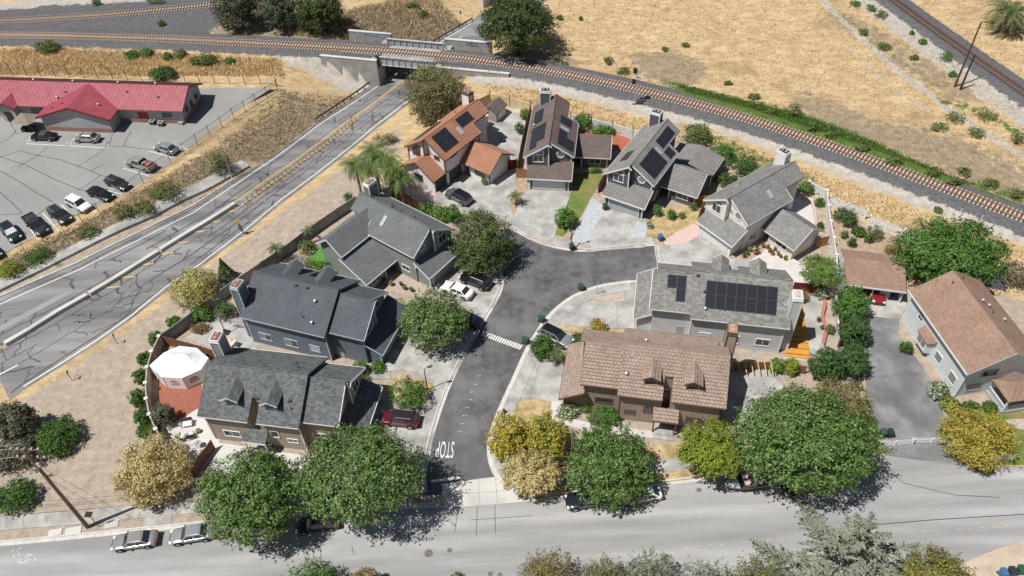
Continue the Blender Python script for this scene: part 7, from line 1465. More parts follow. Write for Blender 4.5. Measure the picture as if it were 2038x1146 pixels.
L = dict(
 street=leafmat('leaf_street', (.05, .11, .025), (.13, .215, .05), (.27, .34, .15), .18), street2=leafmat('leaf_street2', (.055, .115, .03), (.145, .225, .06), (.29, .35, .17), .2),
 cream=leafmat('leaf_cream', (.22, .19, .045), (.50, .40, .16), (.70, .60, .34), .40), yellow=leafmat('leaf_yellow', (.34, .27, .04), (.52, .41, .09), (.16, .20, .04), .22), ygreen=leafmat('leaf_ygreen', (.13, .20, .02), (.22, .27, .035), (.30, .30, .05), .2),
 dark=leafmat('leaf_dark', (.04, .09, .025), (.075, .14, .04), (.15, .21, .09), .14), dome=leafmat('leaf_dome', (.05, .13, .022), (.10, .20, .04), (.20, .30, .09), .15), olive=leafmat('leaf_olive', (.15, .155, .055), (.22, .215, .085), (.15, .125, .085), .3), oak=leafmat('leaf_oak', (.04, .065, .02), (.075, .105, .03), (.12, .14, .055), .12),
 red=leafmat('leaf_reddish', (.055, .115, .03), (.13, .165, .055), (.17, .10, .065), .13), euc=leafmat('leaf_euc', (.055, .075, .04), (.10, .12, .075), (.15, .165, .12), .15), hedge=leafmat('leaf_hedge', (.05, .115, .02), (.085, .165, .035)), bright=leafmat('leaf_bright', (.075, .165, .02), (.15, .25, .04), (.22, .31, .08), .15),
 citrus=leafmat('leaf_citrus', (.05, .13, .018), (.10, .21, .03), (.20, .29, .07), .15), grey=leafmat('leaf_grey', (.085, .095, .055), (.15, .155, .095), (.19, .16, .13), .2), cedar=leafmat('leaf_cedar', (.17, .195, .135), (.25, .275, .20), (.34, .36, .28), .2), brush=leafmat('leaf_brush', (.16, .15, .06), (.24, .21, .09), (.30, .18, .07), .2), dry=leafmat('leaf_dry', (.17, .13, .09), (.26, .21, .15)), rust=leafmat('leaf_rust', (.20, .10, .035), (.32, .19, .06), (.14, .15, .04), .3), orange=leafmat('leaf_orange', (.34, .20, .03), (.46, .30, .05), (.20, .22, .04), .2), palm=leafmat('leaf_palm', (.07, .125, .03), (.13, .19, .05), (.24, .23, .08), .15), palmd=leafmat('leaf_palmd', (.06, .10, .035), (.12, .16, .06), (.26, .23, .10), .2), weed=leafmat('leaf_weed', (.07, .12, .03), (.14, .18, .06), (.25, .22, .10), .2), rose=leafmat('leaf_white', (.10, .16, .05), (.16, .22, .08), (.75, .74, .70), .22), yrose=leafmat('leaf_yflower', (.11, .17, .04), (.16, .22, .06), (.75, .60, .12), .2), vine=leafmat('leaf_vine', (.04, .09, .015), (.08, .14, .03)))
tree('large green street tree at the lower road beside the silver sedan', (388, 888, 606, 1082), 9.5, L['street'], 9500, .36, .22, 60, .27, limbs=8, bark=m_barkp); tree('largest green street tree left of the stop lettering', (582, 838, 848, 1042), 10.5, L['street2'], 12500, .36, .22, 72, .25, limbs=9, bark=m_barkp)
tree('dome-shaped cream flowering tree on the bare corner lot', (226, 860, 386, 1003), 6.2, L['cream'], 7500, .26, .18, 60, .24)
tree('golden yellow tree at the street corner, left of the group', (964, 816, 1062, 926), 6.0, L['yellow'], 4200, .26, .17, 36, .28); tree('yellow-green tree right behind the golden corner trees', (1032, 818, 1137, 930), 6.4, L['yellow'], 4600, .26, .17, 38, .28, mats2=L['ygreen']); tree('pale cream flowering tree at the street corner kerb', (994, 892, 1120, 988), 5.2, L['cream'], 5400, .25, .17, 46, .26)
tree('round green tree before the brown house, cars below it', (1120, 840, 1304, 1018), 7.2, L['street'], 8500, .34, .21, 56, .27, bark=m_barkp); tree('yellow-green tree right of the brown house porch', (1347, 830, 1490, 953), 6.8, L['ygreen'], 5200, .32, .20, 44, .28)
tree('huge spreading green tree over the boat trailer', (1452, 764, 1757, 980), 11.0, L['street'], 14000, .36, .22, 84, .24, limbs=10, bark=m_barkp); tree('yellowish flowering tree top behind the huge spreading tree', (1612, 748, 1738, 850), 6.8, L['brush'], 3600, .28, .18, 34, .3); tree('bright green low tree by the picket gate', (1688, 820, 1745, 880), 4.0, L['bright'], 1500, .28, .18, 22, .34)
tree('dark green hedge tree beside the carport drive, topmost', (1654, 566, 1734, 642), 5.0, L['dome'], 3600, .28, .18, 34, .3, low=-.8); tree('dark green hedge tree beside the carport drive, second', (1668, 622, 1734, 700), 4.6, L['dark'], 3000, .26, .17, 30, .3, low=-.8); tree('dark green hedge tree beside the carport drive, third', (1662, 680, 1732, 764), 4.6, L['dark'], 3000, .26, .17, 30, .3, low=-.8); tree('rounded dark tree left of the hedge trees near the deck', (1606, 688, 1682, 762), 4.0, L['dark'], 2600, .26, .17, 30, .3, low=-.8)
tree('bright yellow weeping tree over the white picket corner', (1868, 805, 2028, 936), 5.6, L['yellow'], 6000, .30, .13, 46, .26, ratio=.9); tree('very large domed dark green tree by the vegetable garden', (1776, 430, 2006, 572), 8.0, L['dome'], 11000, .38, .26, 74, .24, limbs=8, low=-.8); tree('feathery green tree between the cream and light grey houses', (1590, 504, 1682, 572), 5.0, L['bright'], 2600, .34, .12, 34, .3)
tree('green tree with reddish tips in the turning circle', (890, 414, 1030, 558), 8.8, L['red'], 7000, .33, .22, 52, .28, limbs=8); tree('green tree over the driveway of the blue grey house', (790, 572, 936, 700), 7.4, L['street2'], 6500, .33, .22, 50, .28, limbs=8); tree('small airy green tree on the verge of the taupe house', (772, 746, 852, 818), 3.8, L['dome'], 1300, .30, .14, 22, .32)
tree('olive brown pepper tree beside the bridge', (797, 120, 932, 248), 9.0, L['olive'], 7500, .42, .20, 56, .27, low=-.85); tree('massive dark oak above the railway', (948, -14, 1112, 110), 11.5, L['oak'], 9500, .46, .30, 64, .25, limbs=8, low=-.4)
tree('left eucalyptus at the top edge with a dark leaning trunk', (418, -40, 524, 72), 9, L['euc'], 5200, .5, .26, 40, .28, limbs=8, trunk_r=.3); tree('middle eucalyptus at the top edge', (506, -30, 604, 70), 8.5, L['euc'], 4600, .5, .26, 36, .28, limbs=8, trunk_r=.28); tree('right dense dark eucalyptus at the top edge', (584, -30, 686, 78), 9, L['oak'], 4600, .48, .28, 34, .28, limbs=8, trunk_r=.28)
tree('yellow-green flowering tree by the precast wall', (336, 530, 440, 622), 5.0, L['cream'], 4200, .26, .17, 42, .27, mats2=L['ygreen']); shrub('green shrub at the foot of the yellow-green flowering tree', (376, 600, 424, 642), L['dome'], 1200, .22, .15)
# conifer
b, zc, rx, ry, rz = place((427, 508, 462, 556), 3.6); o = thing('conifer', 'small dark conifer on the dry verge by the avenue', 'tree', b, 0, 'trees'); n = 1500; zz = VR.random(n)**1.4; th = VR.random(n)*6.28; rr = (1-zz)*1.35*(.75+.3*VR.random(n)); P = np.c_[rr*np.cos(th), rr*np.sin(th), .25+zz*3.5]; V, F_ = leaf_quads(P, np.c_[np.cos(th), np.sin(th), .3+0*th], .34, .12, .1); link('crown', fast_mesh('crown', V, F_, L['dark']), o); mb = MB(); mb.tube((0, 0, -.1), (0, 0, 3.2), .1, .03); mb.build('trunk', m_bark, o)
# lower-left shrubbery
shrub('grey-green bush mass at the left edge of the corner lot', (-10, 786, 74, 900), L['grey'], 5200, .28, .17, hh=3.0, clumps=40, cr_=.3); shrub('bright green spreading shrub right of the grey-green bush', (66, 828, 160, 906), L['hedge'], 4200, .24, .16, clumps=40, cr_=.28); shrub('brownish low bush behind the utility pole top', (-30, 862, 92, 940), L['grey'], 3200, .28, .17, clumps=36); shrub('clipped green shrub at the left edge below the wires', (-12, 950, 72, 1020), L['hedge'], 3000, .22, .15, clumps=40, cr_=.28)
for i, bb in enumerate(((330, 626, 364, 656), (292, 654, 330, 690), (272, 694, 304, 732), (262, 730, 297, 768), (253, 766, 293, 812), (262, 806, 301, 846), (269, 840, 310, 872))):
    shrub('clipped round green shrub %s along the tan wall' % ['nearest the precast wall corner', 'second from the precast wall corner', 'third from the top', 'fourth and middle one', 'fifth and largest', 'second from the cream tree', 'nearest the cream flowering tree'][i], bb, L['hedge'], 2300, .15, .11, 'round_shrub', 'round clipped shrubs along the tan wall', 60, .22, low=-.6, spray=0)
shrub('leafy climbing shrub inside the tan wall by the red paving', (300, 785, 348, 870), L['grey'], 1800, .24, .15, hh=2.2); shrub('flowering low bushes beside the precast wall of the basketball yard', (376, 640, 418, 664), L['rust'], 700); shrub('dark shrubs between basketball yard and precast wall', (424, 596, 470, 640), L['dark'], 1300)
# bottom edge
tree('green spiky tree at the bottom edge left of centre', (548, 1112, 690, 1230), 4.5, L['dome'], 2600, .45, .12, 30, .34); tree('brown tipped bush at the bottom edge', (690, 1122, 762, 1210), 3.4, L['rust'], 1300, .26, .16, 20); tree('thin green sapling at the bottom edge', (892, 1116, 932, 1200), 4.0, L['weed'], 500, .28, .14, 12, .4); tree('olive green tree at the bottom edge, left of the group', (1020, 1088, 1168, 1240), 5.5, L['brush'], 3200, .28, .14, 30, .3); tree('slender olive tree at the bottom edge, second of the group', (1150, 1080, 1262, 1250), 5.6, L['olive'], 2800, .28, .12, 24, .32); tree('tall pale olive tree at the bottom edge, third of the group', (1236, 1054, 1352, 1250), 6.5, L['cedar'], 2800, .30, .12, 28, .3, mats2=L['olive']); tree('low olive tree at the bottom edge beside the cedar', (1330, 1100, 1470, 1260), 5.0, L['cedar'], 2600, .30, .13, 30, .3); tree('green-tipped olive tree tucked against the left of the cedar', (1440, 1086, 1590, 1270), 5.5, L['olive'], 3200, .28, .13, 30, .3, mats2=L['weed']); tree('rounded yellow-green tree at the bottom edge right of the cedar', (1772, 1088, 1962, 1250), 5.5, L['brush'], 5200, .28, .18, 44, .27, mats2=L['ygreen'])
# deodar cedar: drooping layered branches
b, zc, rx, ry, rz = place((1530, 978, 1850, 1300), 12.0); o = thing('cedar_tree', 'large grey-green cedar at the bottom edge with drooping layered branches', 'tree', b, 0, 'trees'); mb = MB(); mb.tube((0, 0, -.2), (0, 0, 13.0), .3, .04, 10); mb.build('trunk', m_bark, o); PP = []; NN = []
for k in range(36):
    z0 = 2.0+11.0*(k/36); ln = (1-(z0-2.0)/12.5)*rx*1.15*(.65+.6*VR.random())+.5; th = k*2.4+VR.normal()*.35; ca, sa_ = math.cos(th), math.sin(th); e = np.array((ln*ca, ln*sa_, z0+.22*ln-.035*ln*ln)); mb = MB(); mb.tube((0, 0, z0), tuple(e), .05, .012, 5); mb.build('branch', m_bark, o)
    for q in range(int(5+ln*3.2)):      # side sprays, shorter towards the tip
        t = .22+.78*(q+.5)/(5+ln*3.2); sl_ = (.18+.32*ln*(1.08-t))*(.6+.7*VR.random()); sd_ = 1 if q % 2 else -1; a2 = th+sd_*(1.0+.3*VR.normal()); m_ = int(7+sl_*13); f_ = VR.random(m_); bp_ = np.array((0, 0, z0))*(1-t)+e*t
        PP.append(bp_+np.c_[f_*sl_*math.cos(a2), f_*sl_*math.sin(a2), -.3*f_*f_*sl_]+VR.normal(size=(m_, 3))*.05); NN.append(np.c_[np.full(m_, .2*ca), np.full(m_, .2*sa_), np.ones(m_)])
    m_ = int(14*ln); f_ = .4+.65*VR.random(m_); PP.append(np.array((0, 0, z0))+f_[:, None]*(e-np.array((0, 0, z0)))+VR.normal(size=(m_, 3))*.06); NN.append(np.c_[np.full(m_, .2*ca), np.full(m_, .2*sa_), np.ones(m_)])
V, F_ = leaf_quads(np.vstack(PP), np.vstack(NN), .34, .12, .4, .2); link('crown', fast_mesh('crown', V, F_, L['cedar']), o)
# garden shrubs
SH = [('glossy citrus bush on the lawn by the street lamp', (1102, 408, 1149, 456), 'citrus', 1500, .28, .17), ('bright green bush behind the dark slate house, left of two', (1138, 222, 1181, 260), 'citrus', 1100, .28, .17), ('bright green bush behind the dark slate wing, right of two', (1173, 245, 1226, 273), 'citrus', 1200, .26, .16), ('tiny dark cypress by the red mulch', (1229, 248, 1243, 272), 'dark', 300, .18, .12), ('green bush in the middle of the dry front yard', (1325, 411, 1347, 441), 'citrus', 500, .2, .13), ('small bush in the dry front yard right of the middle one', (1350, 420, 1365, 436), 'weed', 240, .18, .11), ('bush at the corner of the charcoal wing', (1370, 400, 1390, 420), 'weed', 350, .18, .12), ('leafy bush beside the charcoal garage path', (1295, 404, 1320, 432), 'dome', 500, .2, .13), ('low flowering bush left of the dry front yard', (1286, 436, 1301, 458), 'rose', 260, .18, .12),
 ('round bush behind the cream house', (1588, 358, 1621, 390), 'dome', 900, .22, .14), ('upper small bush inside the cream garden wall', (1624, 374, 1641, 389), 'hedge', 350, .18, .12), ('middle bush inside the cream garden wall', (1621, 390, 1643, 413), 'hedge', 500, .18, .12), ('lower bush inside the cream garden wall', (1625, 437, 1641, 460), 'vine', 380, .18, .12), ('large leafy bush at the top of the vegetable garden', (1659, 408, 1708, 449), 'dark', 1500, .24, .15),
 ('squash plant in the middle vegetable bed', (1694, 449, 1725, 472), 'vine', 500, .28, .2), ('tall weeds in the right vegetable bed', (1725, 444, 1760, 480), 'weed', 600, .26, .12), ('green plant in the lower middle vegetable bed', (1719, 467, 1740, 484), 'vine', 300, .24, .15), ('row of seedlings in the left vegetable bed', (1672, 456, 1690, 476), 'weed', 260, .2, .12), ('leafy plant at the foot of the left vegetable bed', (1686, 470, 1706, 494), 'vine', 320, .22, .15), ('orange flowering bush left of the domed tree', (1762, 480, 1800, 512), 'rust', 700, .22, .14),
 ('wild green bush behind the charcoal house, upper', (1356, 240, 1420, 290), 'weed', 1800, .30, .16), ('dark wild bush right of the charcoal patio roof', (1402, 284, 1470, 334), 'dome', 1900, .28, .17), ('dense bush between the charcoal and cream houses', (1455, 305, 1512, 352), 'vine', 1500, .26, .16), ('low hedge below the cream roof eave', (1418, 340, 1472, 372), 'vine', 1100, .24, .15),
 ('large round shrub with dry top by the brown house drive', (1054, 654, 1104, 726), 'hedge', 2600, .2, .14), ('clipped low hedge beside the silver SUV', (1132, 660, 1174, 690), 'hedge', 1200, .18, .12), ('small orange autumn tree on the dry strip', (1174, 630, 1208, 666), 'orange', 900, .22, .14), ('mixed flowering bushes at the corner of the brown garage', (1104, 800, 1154, 838), 'rose', 1100, .22, .14), ('leafy bushes under the brown house windows', (1168, 806, 1240, 856), 'dome', 1900, .25, .16), ('palm-like bush beside the brown house wall', (1152, 796, 1182, 822), 'palm', 500, .36, .1),
 ('green shrub by the blue grey garage, left', (698, 714, 732, 750), 'bright', 800, .22, .14), ('green shrub by the blue grey garage, right', (735, 716, 768, 744), 'citrus', 700, .2, .14), ('low shrub on the yard below the blue grey garage', (706, 742, 740, 768), 'weed', 600, .2, .12), ('green bushes in front of the sage green wing', (612, 516, 668, 562), 'bright', 1700, .28, .16), ('dry twiggy bush by the precast wall', (572, 500, 628, 552), 'dry', 1100, .32, .06), ('dark bush between the twiggy bush and the precast wall', (520, 520, 574, 560), 'weed', 900, .26, .12), ('low plants along the precast wall of the sage green house', (590, 474, 628, 506), 'weed', 800, .24, .14),
 ('bushy shrub under the palms by the sage green roof, left', (830, 398, 866, 428), 'dome', 900, .24, .15), ('bushy shrub by the sage green roof, middle', (852, 406, 896, 444), 'bright', 1200, .26, .15), ('tall shrub beside the grey SUV drive', (880, 402, 918, 446), 'citrus', 1000, .26, .16), ('round green shrub at the top of the precast wall', (683, 380, 704, 402), 'hedge', 500, .18, .12),
 ('small shrub by the terracotta wing wall', (956, 350, 978, 368), 'citrus', 350, .2, .13), ('leafy vines on the dividing fence, upper', (1033, 212, 1056, 240), 'bright', 700, .24, .15), ('leafy vines on the dividing fence, lower', (1022, 240, 1044, 268), 'vine', 500, .22, .14), ('low hedge under the dark slate wing window', (1166, 332, 1202, 344), 'hedge', 500, .16, .12),
 ('light green shrub below the orange deck, left', (1530, 706, 1562, 748), 'bright', 900, .24, .15), ('light green shrub below the orange deck, right', (1556, 700, 1592, 758), 'ygreen', 1200, .24, .15), ('mixed potted shrubs behind the light grey chimney', (1582, 572, 1612, 602), 'rust', 500, .2, .12), ('white flowering bush behind the light grey chimney', (1620, 570, 1652, 598), 'rose', 700, .22, .14), ('low bush on the serpentine planter', (1642, 630, 1662, 680), 'weed', 700, .2, .13),
 ('white flowering bush beside the pale grey house', (1846, 752, 1888, 796), 'rose', 1500, .2, .14), ('yellow flowering bush below the white flowering one', (1868, 785, 1912, 820), 'yrose', 1300, .2, .14), ('green low plant by the pale grey house bay window', (1790, 676, 1818, 706), 'vine', 500, .2, .14), ('clipped hedge before the pale grey house, left', (1910, 796, 1952, 820), 'hedge', 900, .16, .12), ('clipped hedge before the pale grey house, right', (1955, 795, 1986, 824), 'hedge', 800, .16, .12), ('purple leaved low plants under the yellow tree', (1940, 915, 1980, 945), 'red', 600, .2, .14),
 ('brown dry bush right of the domed tree', (1985, 515, 2050, 575), 'dry', 1500, .28, .16), ('green bush strip on the left sidewalk bank, nearest', (40, 490, 106, 532), 'hedge', 1500, .2, .14), ('green bush at the left edge on the bank', (-8, 512, 44, 558), 'ygreen', 1100, .2, .14),
 ('scrub bush on the bank above the avenue sidewalk, first', (150, 448, 200, 478), 'weed', 800, .28, .12), ('scrub bush on the bank above the avenue sidewalk, second', (224, 404, 268, 440), 'weed', 1000, .28, .12), ('scrub bush on the bank above the avenue sidewalk, third', (262, 396, 310, 430), 'weed', 1000, .28, .12), ('scrub bush on the bank above the avenue sidewalk, fourth', (290, 358, 364, 400), 'weed', 1500, .28, .12), ('scrub bush on the bank beside the tall street lamp', (412, 300, 462, 350), 'weed', 1300, .3, .12), ('low green scrub on the verge below the palms', (735, 262, 798, 292), 'weed', 900, .28, .12),
 ('dark round bush behind the red-roofed building', (294, 130, 350, 162), 'dark', 1800, .3, .18), ('green bush in the dry strip, far left', (62, 78, 122, 106), 'weed', 1200, .4, .16), ('green bush in the dry strip, second', (246, 98, 278, 118), 'dome', 600, .34, .16), ('green bush in the dry strip, third', (276, 94, 306, 114), 'dome', 600, .34, .16), ('green bush in the dry strip, fourth', (322, 102, 344, 120), 'dome', 400, .34, .16), ('grey green bush in the dry strip, fifth', (344, 97, 374, 116), 'weed', 500, .34, .16), ('green bush in the dry strip, sixth', (376, 104, 436, 132), 'weed', 1100, .36, .16), ('small green bush in the dry strip nearest the bridge', (446, 112, 468, 128), 'dome', 350, .32, .16)]
for lab, bb, mk_, n, ln, wd in SH: shrub(lab, bb, L[mk_], n, ln, wd)
WD = [((1690, 0, 1714, 14), 1), ((1722, 8, 1746, 22), 1), ((1740, 18, 1768, 36), 2), ((1706, 54, 1730, 70), 2), ((1744, 82, 1776, 100), 2), ((1200, 110, 1222, 128), 2), ((1152, 30, 1160, 42), 1), ((1316, 92, 1330, 102), 1), ((1356, 84, 1374, 94), 2), ((1225, 132, 1256, 150), 2), ((1118, 122, 1132, 130), 1), ((1440, 160, 1460, 170), 2), ((1488, 184, 1516, 198), 2), ((1564, 202, 1598, 232), 2), ((1608, 240, 1630, 262), 2), ((1810, 60, 1820, 70), 1), ((1828, 76, 1846, 88), 1), ((1870, 98, 1900, 122), 1), ((1888, 140, 1906, 154), 1), ((1880, 218, 1924, 246), 2), ((1810, 108, 1830, 120), 2), ((1940, 210, 1990, 242), 2), ((2010, 255, 2045, 290), 2), ((1905, 330, 1935, 352), 2), ((1880, 352, 1920, 370), 2), ((180, -4, 200, 12), 1), ((312, 38, 328, 52), 1), ((290, -6, 330, 6), 1), ((806, 4, 836, 18), 1), ((832, 20, 854, 38), 2), ((1858, 410, 1876, 424), 2), ((1108, 28, 1122, 40), 2)]
def wl(i, bb):
    u = (bb[0]+bb[2])/2; v = (bb[1]+bb[3])/2
    if u > 1790 and v < 160: a = 'between the dirt path and the old dark-tied track'
    elif u > 1680 and v < 110: a = 'beside the top of the dirt path'
    elif u > 1790: a = 'in the dry grass at the right edge'
    elif u > 1400: a = 'along the green strip by the main track'
    elif u > 1090: a = 'in the golden field behind the railway signal'
    elif u > 700: a = 'on the slope above the bridge'
    else: a = 'on the ballast at the top left'
    WC[a] = WC.get(a, 0)+1; return 'small wild green bush %s, %s there' % (a, ordn(WC[a]))
WC = {}; WD += [((1840, 330, 1880, 352), 2), ((1950, 352, 1990, 376), 2), ((2000, 372, 2045, 396), 2), ((1640, 258, 1672, 276), 2), ((1700, 284, 1736, 302), 2), ((1760, 308, 1800, 330), 2), ((1520, 214, 1550, 230), 2), ((1680, 268, 1700, 280), 1), ((1850, 240, 1890, 262), 2), ((1925, 250, 1965, 275), 2)]
WD.sort(key=lambda q: (q[0][0], q[0][1]))
for i, (bb, k) in enumerate(WD): shrub(wl(i, bb), bb, L['weed' if k == 2 else 'dome'], 300, .34, .15, 'wild_bush', 'wild bushes in the dry field', 14, .42)
for o, s, fo in POTS: pass
# pots on the cream house patio and elsewhere
PT = [((1503, 505), 1.5, 'citrus'), ((1492, 500), .9, 'rose'), ((1518, 492), .9, 'rust'), ((1527, 495), .9, 'weed'), ((1531, 502), 1.0, 'rust'), ((1536, 507), .9, 'weed'), ((1541, 499), .8, 'rust'), ((1548, 508), .8, 'rust'), ((1553, 513), .7, 'red'), ((1562, 517), .9, 'citrus'), ((1480, 512), 1.0, 'vine'), ((1487, 507), .8, 'red'), ((779, 568), 1.0, 'yrose'), ((806, 576), 1.0, 'rust'), ((798, 568), .8, 'weed'), ((820, 580), .9, 'citrus'), ((765, 562), 1.1, 'rust'), ((1628, 640), .9, 'dark'), ((1635, 655), .8, 'red')]
for i, (px, s, fo) in enumerate(PT):
    o = pot(['large red pot with leafy plant on the cream house patio', 'pink flowering pot left of the large red pot', 'small round potted shrub nearest the cream garage', 'round potted shrub in the patio row by the cream wall, second', 'round potted shrub in the patio row by the cream wall, third', 'round potted shrub in the patio row by the cream wall, fourth', 'round potted shrub close to the cream wing window', 'rusty potted plant in the patio row, lower', 'small red potted plant near the end of the patio row', 'green potted plant at the end of the patio row', 'dark leafy pot at the corner by the cream garage', 'little red pot beside the dark leafy pot', 'yellow flowering pot by the sage green entry', 'rusty potted plant on the sage green walkway', 'weedy pot between the walkway plants of the sage green house', 'green potted plant nearest the white sedan', 'orange potted plant by the sage green porch post', 'round dark pot by the serpentine planter, upper', 'round dark pot by the serpentine planter, lower'][i], px, s, fo)
    P, N, Cc = crown_pts(.36*s, .36*s, .34*s, 150, 12, .45, low=-.5); V, F_ = leaf_quads(P+(0, 0, .62*s), N, .16, .10); link('foliage', fast_mesh('foliage', V, F_, L[fo]), o)
# ---------------------------------------------------------------- palms
def frond_mesh(name, ln, droop, mat, n=22, w0=.62):
    mb = MB(); pts = []
    for i in range(n+1):
        t = i/n; pts.append(np.array((ln*(t-.12*t*t), 0, ln*(.55*t-droop*t*t))))
    for i in range(n):
        t = i/n; p, q = pts[i], pts[i+1]; wl = w0*math.sin(math.pi*min(1, .12+t*.95))**.7+.04
        for s_ in (-1, 1): tip = p+np.array((.30*wl, s_*wl, -.42*wl)); mb.face([tuple(p), tuple(p+(q-p)*.75), tuple(tip+(q-p)*.3)])
        mb.face([tuple(p+(0, -.02, 0)), tuple(p+(0, .02, 0)), tuple(q+(0, .012, 0)), tuple(q-(0, .012, 0))])
    return mb.mesh(name, mat)
fr_q = frond_mesh('frond_feather', 2.9, .95, L['palm'], 26, .7); fr_q2 = frond_mesh('frond_feather_low', 2.7, 1.35, L['palm'], 26, .7); fr_s = frond_mesh('frond_small', 1.25, .75, L['palmd'], 14, .32); fr_d = frond_mesh('frond_date', 4.2, .8, L['palmd'], 26, .5)
m_ptr = M('palm_trunk', (.17, .12, .085), (.27, .20, .15), 4.0, .3)
def palm(label, base, top_px, ht, fronds, n, tr, sc=1.0, skirt=False):
    tp = G(top_px[0], top_px[1], ht) if top_px else None; b = S(*base) if base else (tp[0], tp[1], float(Hz(tp[0], tp[1])))
    if base is None or True: b = (tp[0], tp[1], float(Hz(tp[0], tp[1]))) if tp else b
    o = thing('palm_tree', label, 'palm', b, VR.random()*6, 'palms'); hh = ht-b[2]; mb = MB(); mb.tube((0, 0, -.1), (.1, .05, hh*.5), tr*1.15, tr, 10); mb.tube((.1, .05, hh*.5), (0, 0, hh), tr, tr*.85, 10); mb.build('trunk', m_ptr, o, smooth=True)
    for i in range(n):
        a = 2.4*i; k = i/n; ob = inst('frond', fronds[0] if k < .6 else fronds[-1], o, (0, 0, hh-.1), (0, -(.55-1.05*k)+VR.normal()*.1, a+VR.normal()*.15), [sc*(.85+.3*VR.random())]*3)
    return o
palm('leftmost tall feathery palm above the sage green house', None, (706, 326), 7.4, [fr_q, fr_q2], 28, .2); palm('back feathery palm of the cluster near the verge', None, (742, 300), 7.8, [fr_q, fr_q2], 28, .2); palm('middle feathery palm behind the sage chimney', None, (738, 338), 7.0, [fr_q, fr_q2], 19, .2); palm('right feathery palm of the cluster near the white stucco house', None, (780, 332), 7.4, [fr_q, fr_q2], 28, .2); palm('lowest feathery palm over the dark wooden fence', None, (797, 352), 6.2, [fr_q, fr_q2], 18, .2); palm('feathery palm crown between the back and right palms', None, (768, 312), 7.6, [fr_q, fr_q2], 18, .2)
palm('small yellow-green palm in the bed beside the dark slate drive', None, (1026, 388), 1.9, [fr_s], 16, .14, 1.15); palm('young palm inside the precast wall', None, (612, 456), 2.8, [fr_s], 12, .09, 1.1); palm('low palm by the blue grey house rear', None, (548, 492), 3.0, [fr_s], 15, .10, 1.3); palm('small fan palm before the brown garage', None, (1107, 704), 1.8, [fr_s], 16, .12, 1.1); palm('short palm by the brown house wall', None, (1190, 826), 1.6, [fr_s], 13, .10, .9)
palm('big date palm with dense crown at the top right corner', None, (2012, 22), 4.2, [fr_d], 60, .5, 1.35)
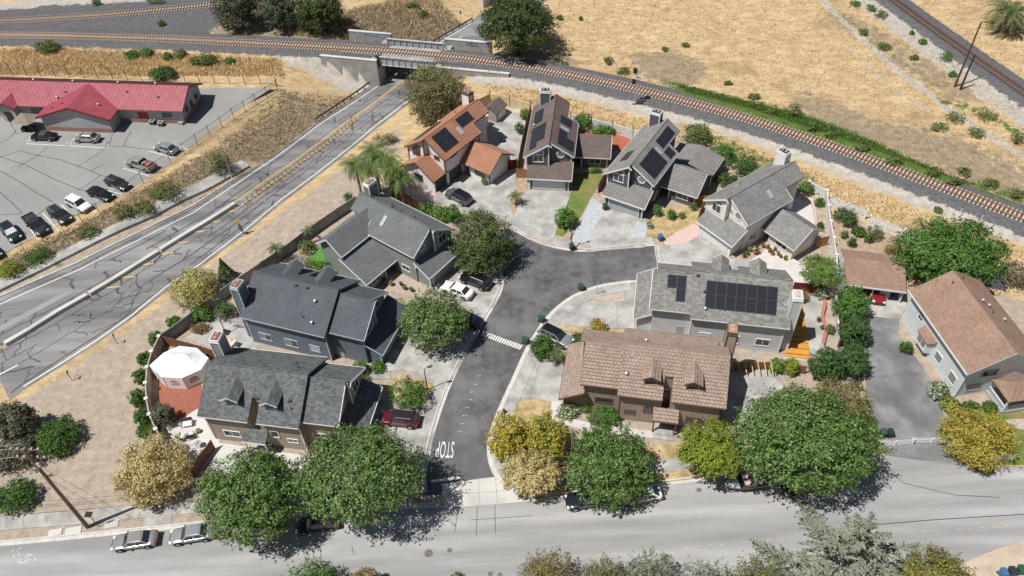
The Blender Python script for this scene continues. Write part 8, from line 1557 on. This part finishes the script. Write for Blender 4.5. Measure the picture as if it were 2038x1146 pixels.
# ---------------------------------------------------------------- dry grass and ground litter
def in_view(x, y, z=0.0, m=30):
    q = np.stack([x, y, np.zeros_like(x)+z-CAM_H], -1); a = q@_f; u = 1019+FPX*(q@_r)/a; v = 573+FPX*(q@_d)/a; return (u > -m) & (u < 2038+m) & (v > -m) & (v < 1146+m)
def tufts(name, n, poly, mat, hgt, spread=.22, avoid=True):
    px = np.array(GP(poly)); x = px[:, 0].min()+(np.ptp(px[:, 0]))*VR.random(n*3); y = px[:, 1].min()+(np.ptp(px[:, 1]))*VR.random(n*3); k = in_poly(x, y, [tuple(p) for p in px]) & in_view(x, y); x, y = x[k][:n], y[k][:n]
    if avoid:
        a, _, _ = seg_dist(x, y, R1w); b2, _, _ = seg_dist(x, y, R3w); c, _, _ = seg_dist(x, y, AV_Rw); e, _, _ = seg_dist(x, y, SWA); k = (a > 4.2) & (b2 > 4.0) & (e > 1.6) & ~in_poly(x, y, AV_POLY); x, y = x[k], y[k]
    z = Hz(x, y); n = len(x); V = []; P = np.c_[x, y, z]
    for j in range(3):
        th = VR.random(n)*6.28; h_ = hgt*(.5+.9*VR.random(n)); lean = .55*h_; w_ = .05+.06*VR.random(n); d = np.c_[np.cos(th), np.sin(th), 0*th]; s = np.c_[-np.sin(th), np.cos(th), 0*th]; o_ = VR.normal(size=(n, 3))*spread*np.array((1, 1, 0))
        V.append(np.stack([P+o_-s*w_[:, None], P+o_+s*w_[:, None], P+o_+d*lean[:, None]+np.c_[0*th, 0*th, h_]], 1))
    V = np.concatenate(V, 0).reshape(-1, 3); return link(name, fast_mesh(name, V, np.arange(len(V)).reshape(-1, 3), mat))
m_straw = leafmat('straw', (.50, .37, .19), (.66, .52, .31), (.40, .29, .15), .2, .4); m_straw2 = leafmat('straw_brown', (.33, .265, .175), (.50, .41, .275), (.22, .20, .10), .15, .4); m_gcov = leafmat('ground_cover', (.045, .10, .015), (.10, .17, .03), (.17, .21, .07), .15)
tag(tufts('dry_grass', 7000, [(1080, 130), (1110, -20), (1640, -20), (2060, -20), (2060, 420), (1850, 340), (1600, 240), (1300, 165)], m_straw, .24), 'golden dry grass covering the field beyond the railway', 'grass', None, 'stuff')
tag(tufts('dry_weeds', 9000, [(0, 84), (200, 86), (420, 100), (560, 120), (560, 150), (300, 152), (0, 146)], m_straw, .5, .3), 'tall dry weeds between the railway and the red-roofed building', 'grass', None, 'stuff')
tag(tufts('bank_weeds', 11000, [(560, 172), (720, 150), (700, 195), (560, 300), (480, 345), (0, 570), (0, 520), (200, 425), (430, 290)], m_straw2, .3, .3), 'brown weeds on the bank above the avenue', 'grass', None, 'stuff')
tag(tufts('track_grass', 7000, [(950, 165), (1080, 182), (1200, 215), (1320, 248), (1480, 290), (1620, 340), (1760, 390), (1900, 450), (2040, 500), (2040, 540), (1880, 470), (1700, 425), (1600, 365), (1420, 300), (1290, 270), (1000, 195)], m_straw, .32, .3), 'dry grass between the gravel and the garden walls', 'grass', None, 'stuff')
tag(tufts('ground_cover', 13000, [(1340, 165), (1400, 180), (1470, 198), (1560, 220), (1640, 244), (1730, 280), (1800, 312), (1860, 340), (1950, 372), (1830, 362), (1740, 330), (1640, 290), (1540, 253), (1440, 222)], m_gcov, .3, .3), 'green ground cover strip along the railway', 'ground cover', None, 'stuff')
tag(tufts('hill_scrub', 6000, [(560, 62), (700, 20), (860, -20), (930, 20), (860, 70), (760, 92), (640, 82)], m_straw2, .6, .35), 'brown scrub on the slope above the bridge', 'grass', None, 'stuff')
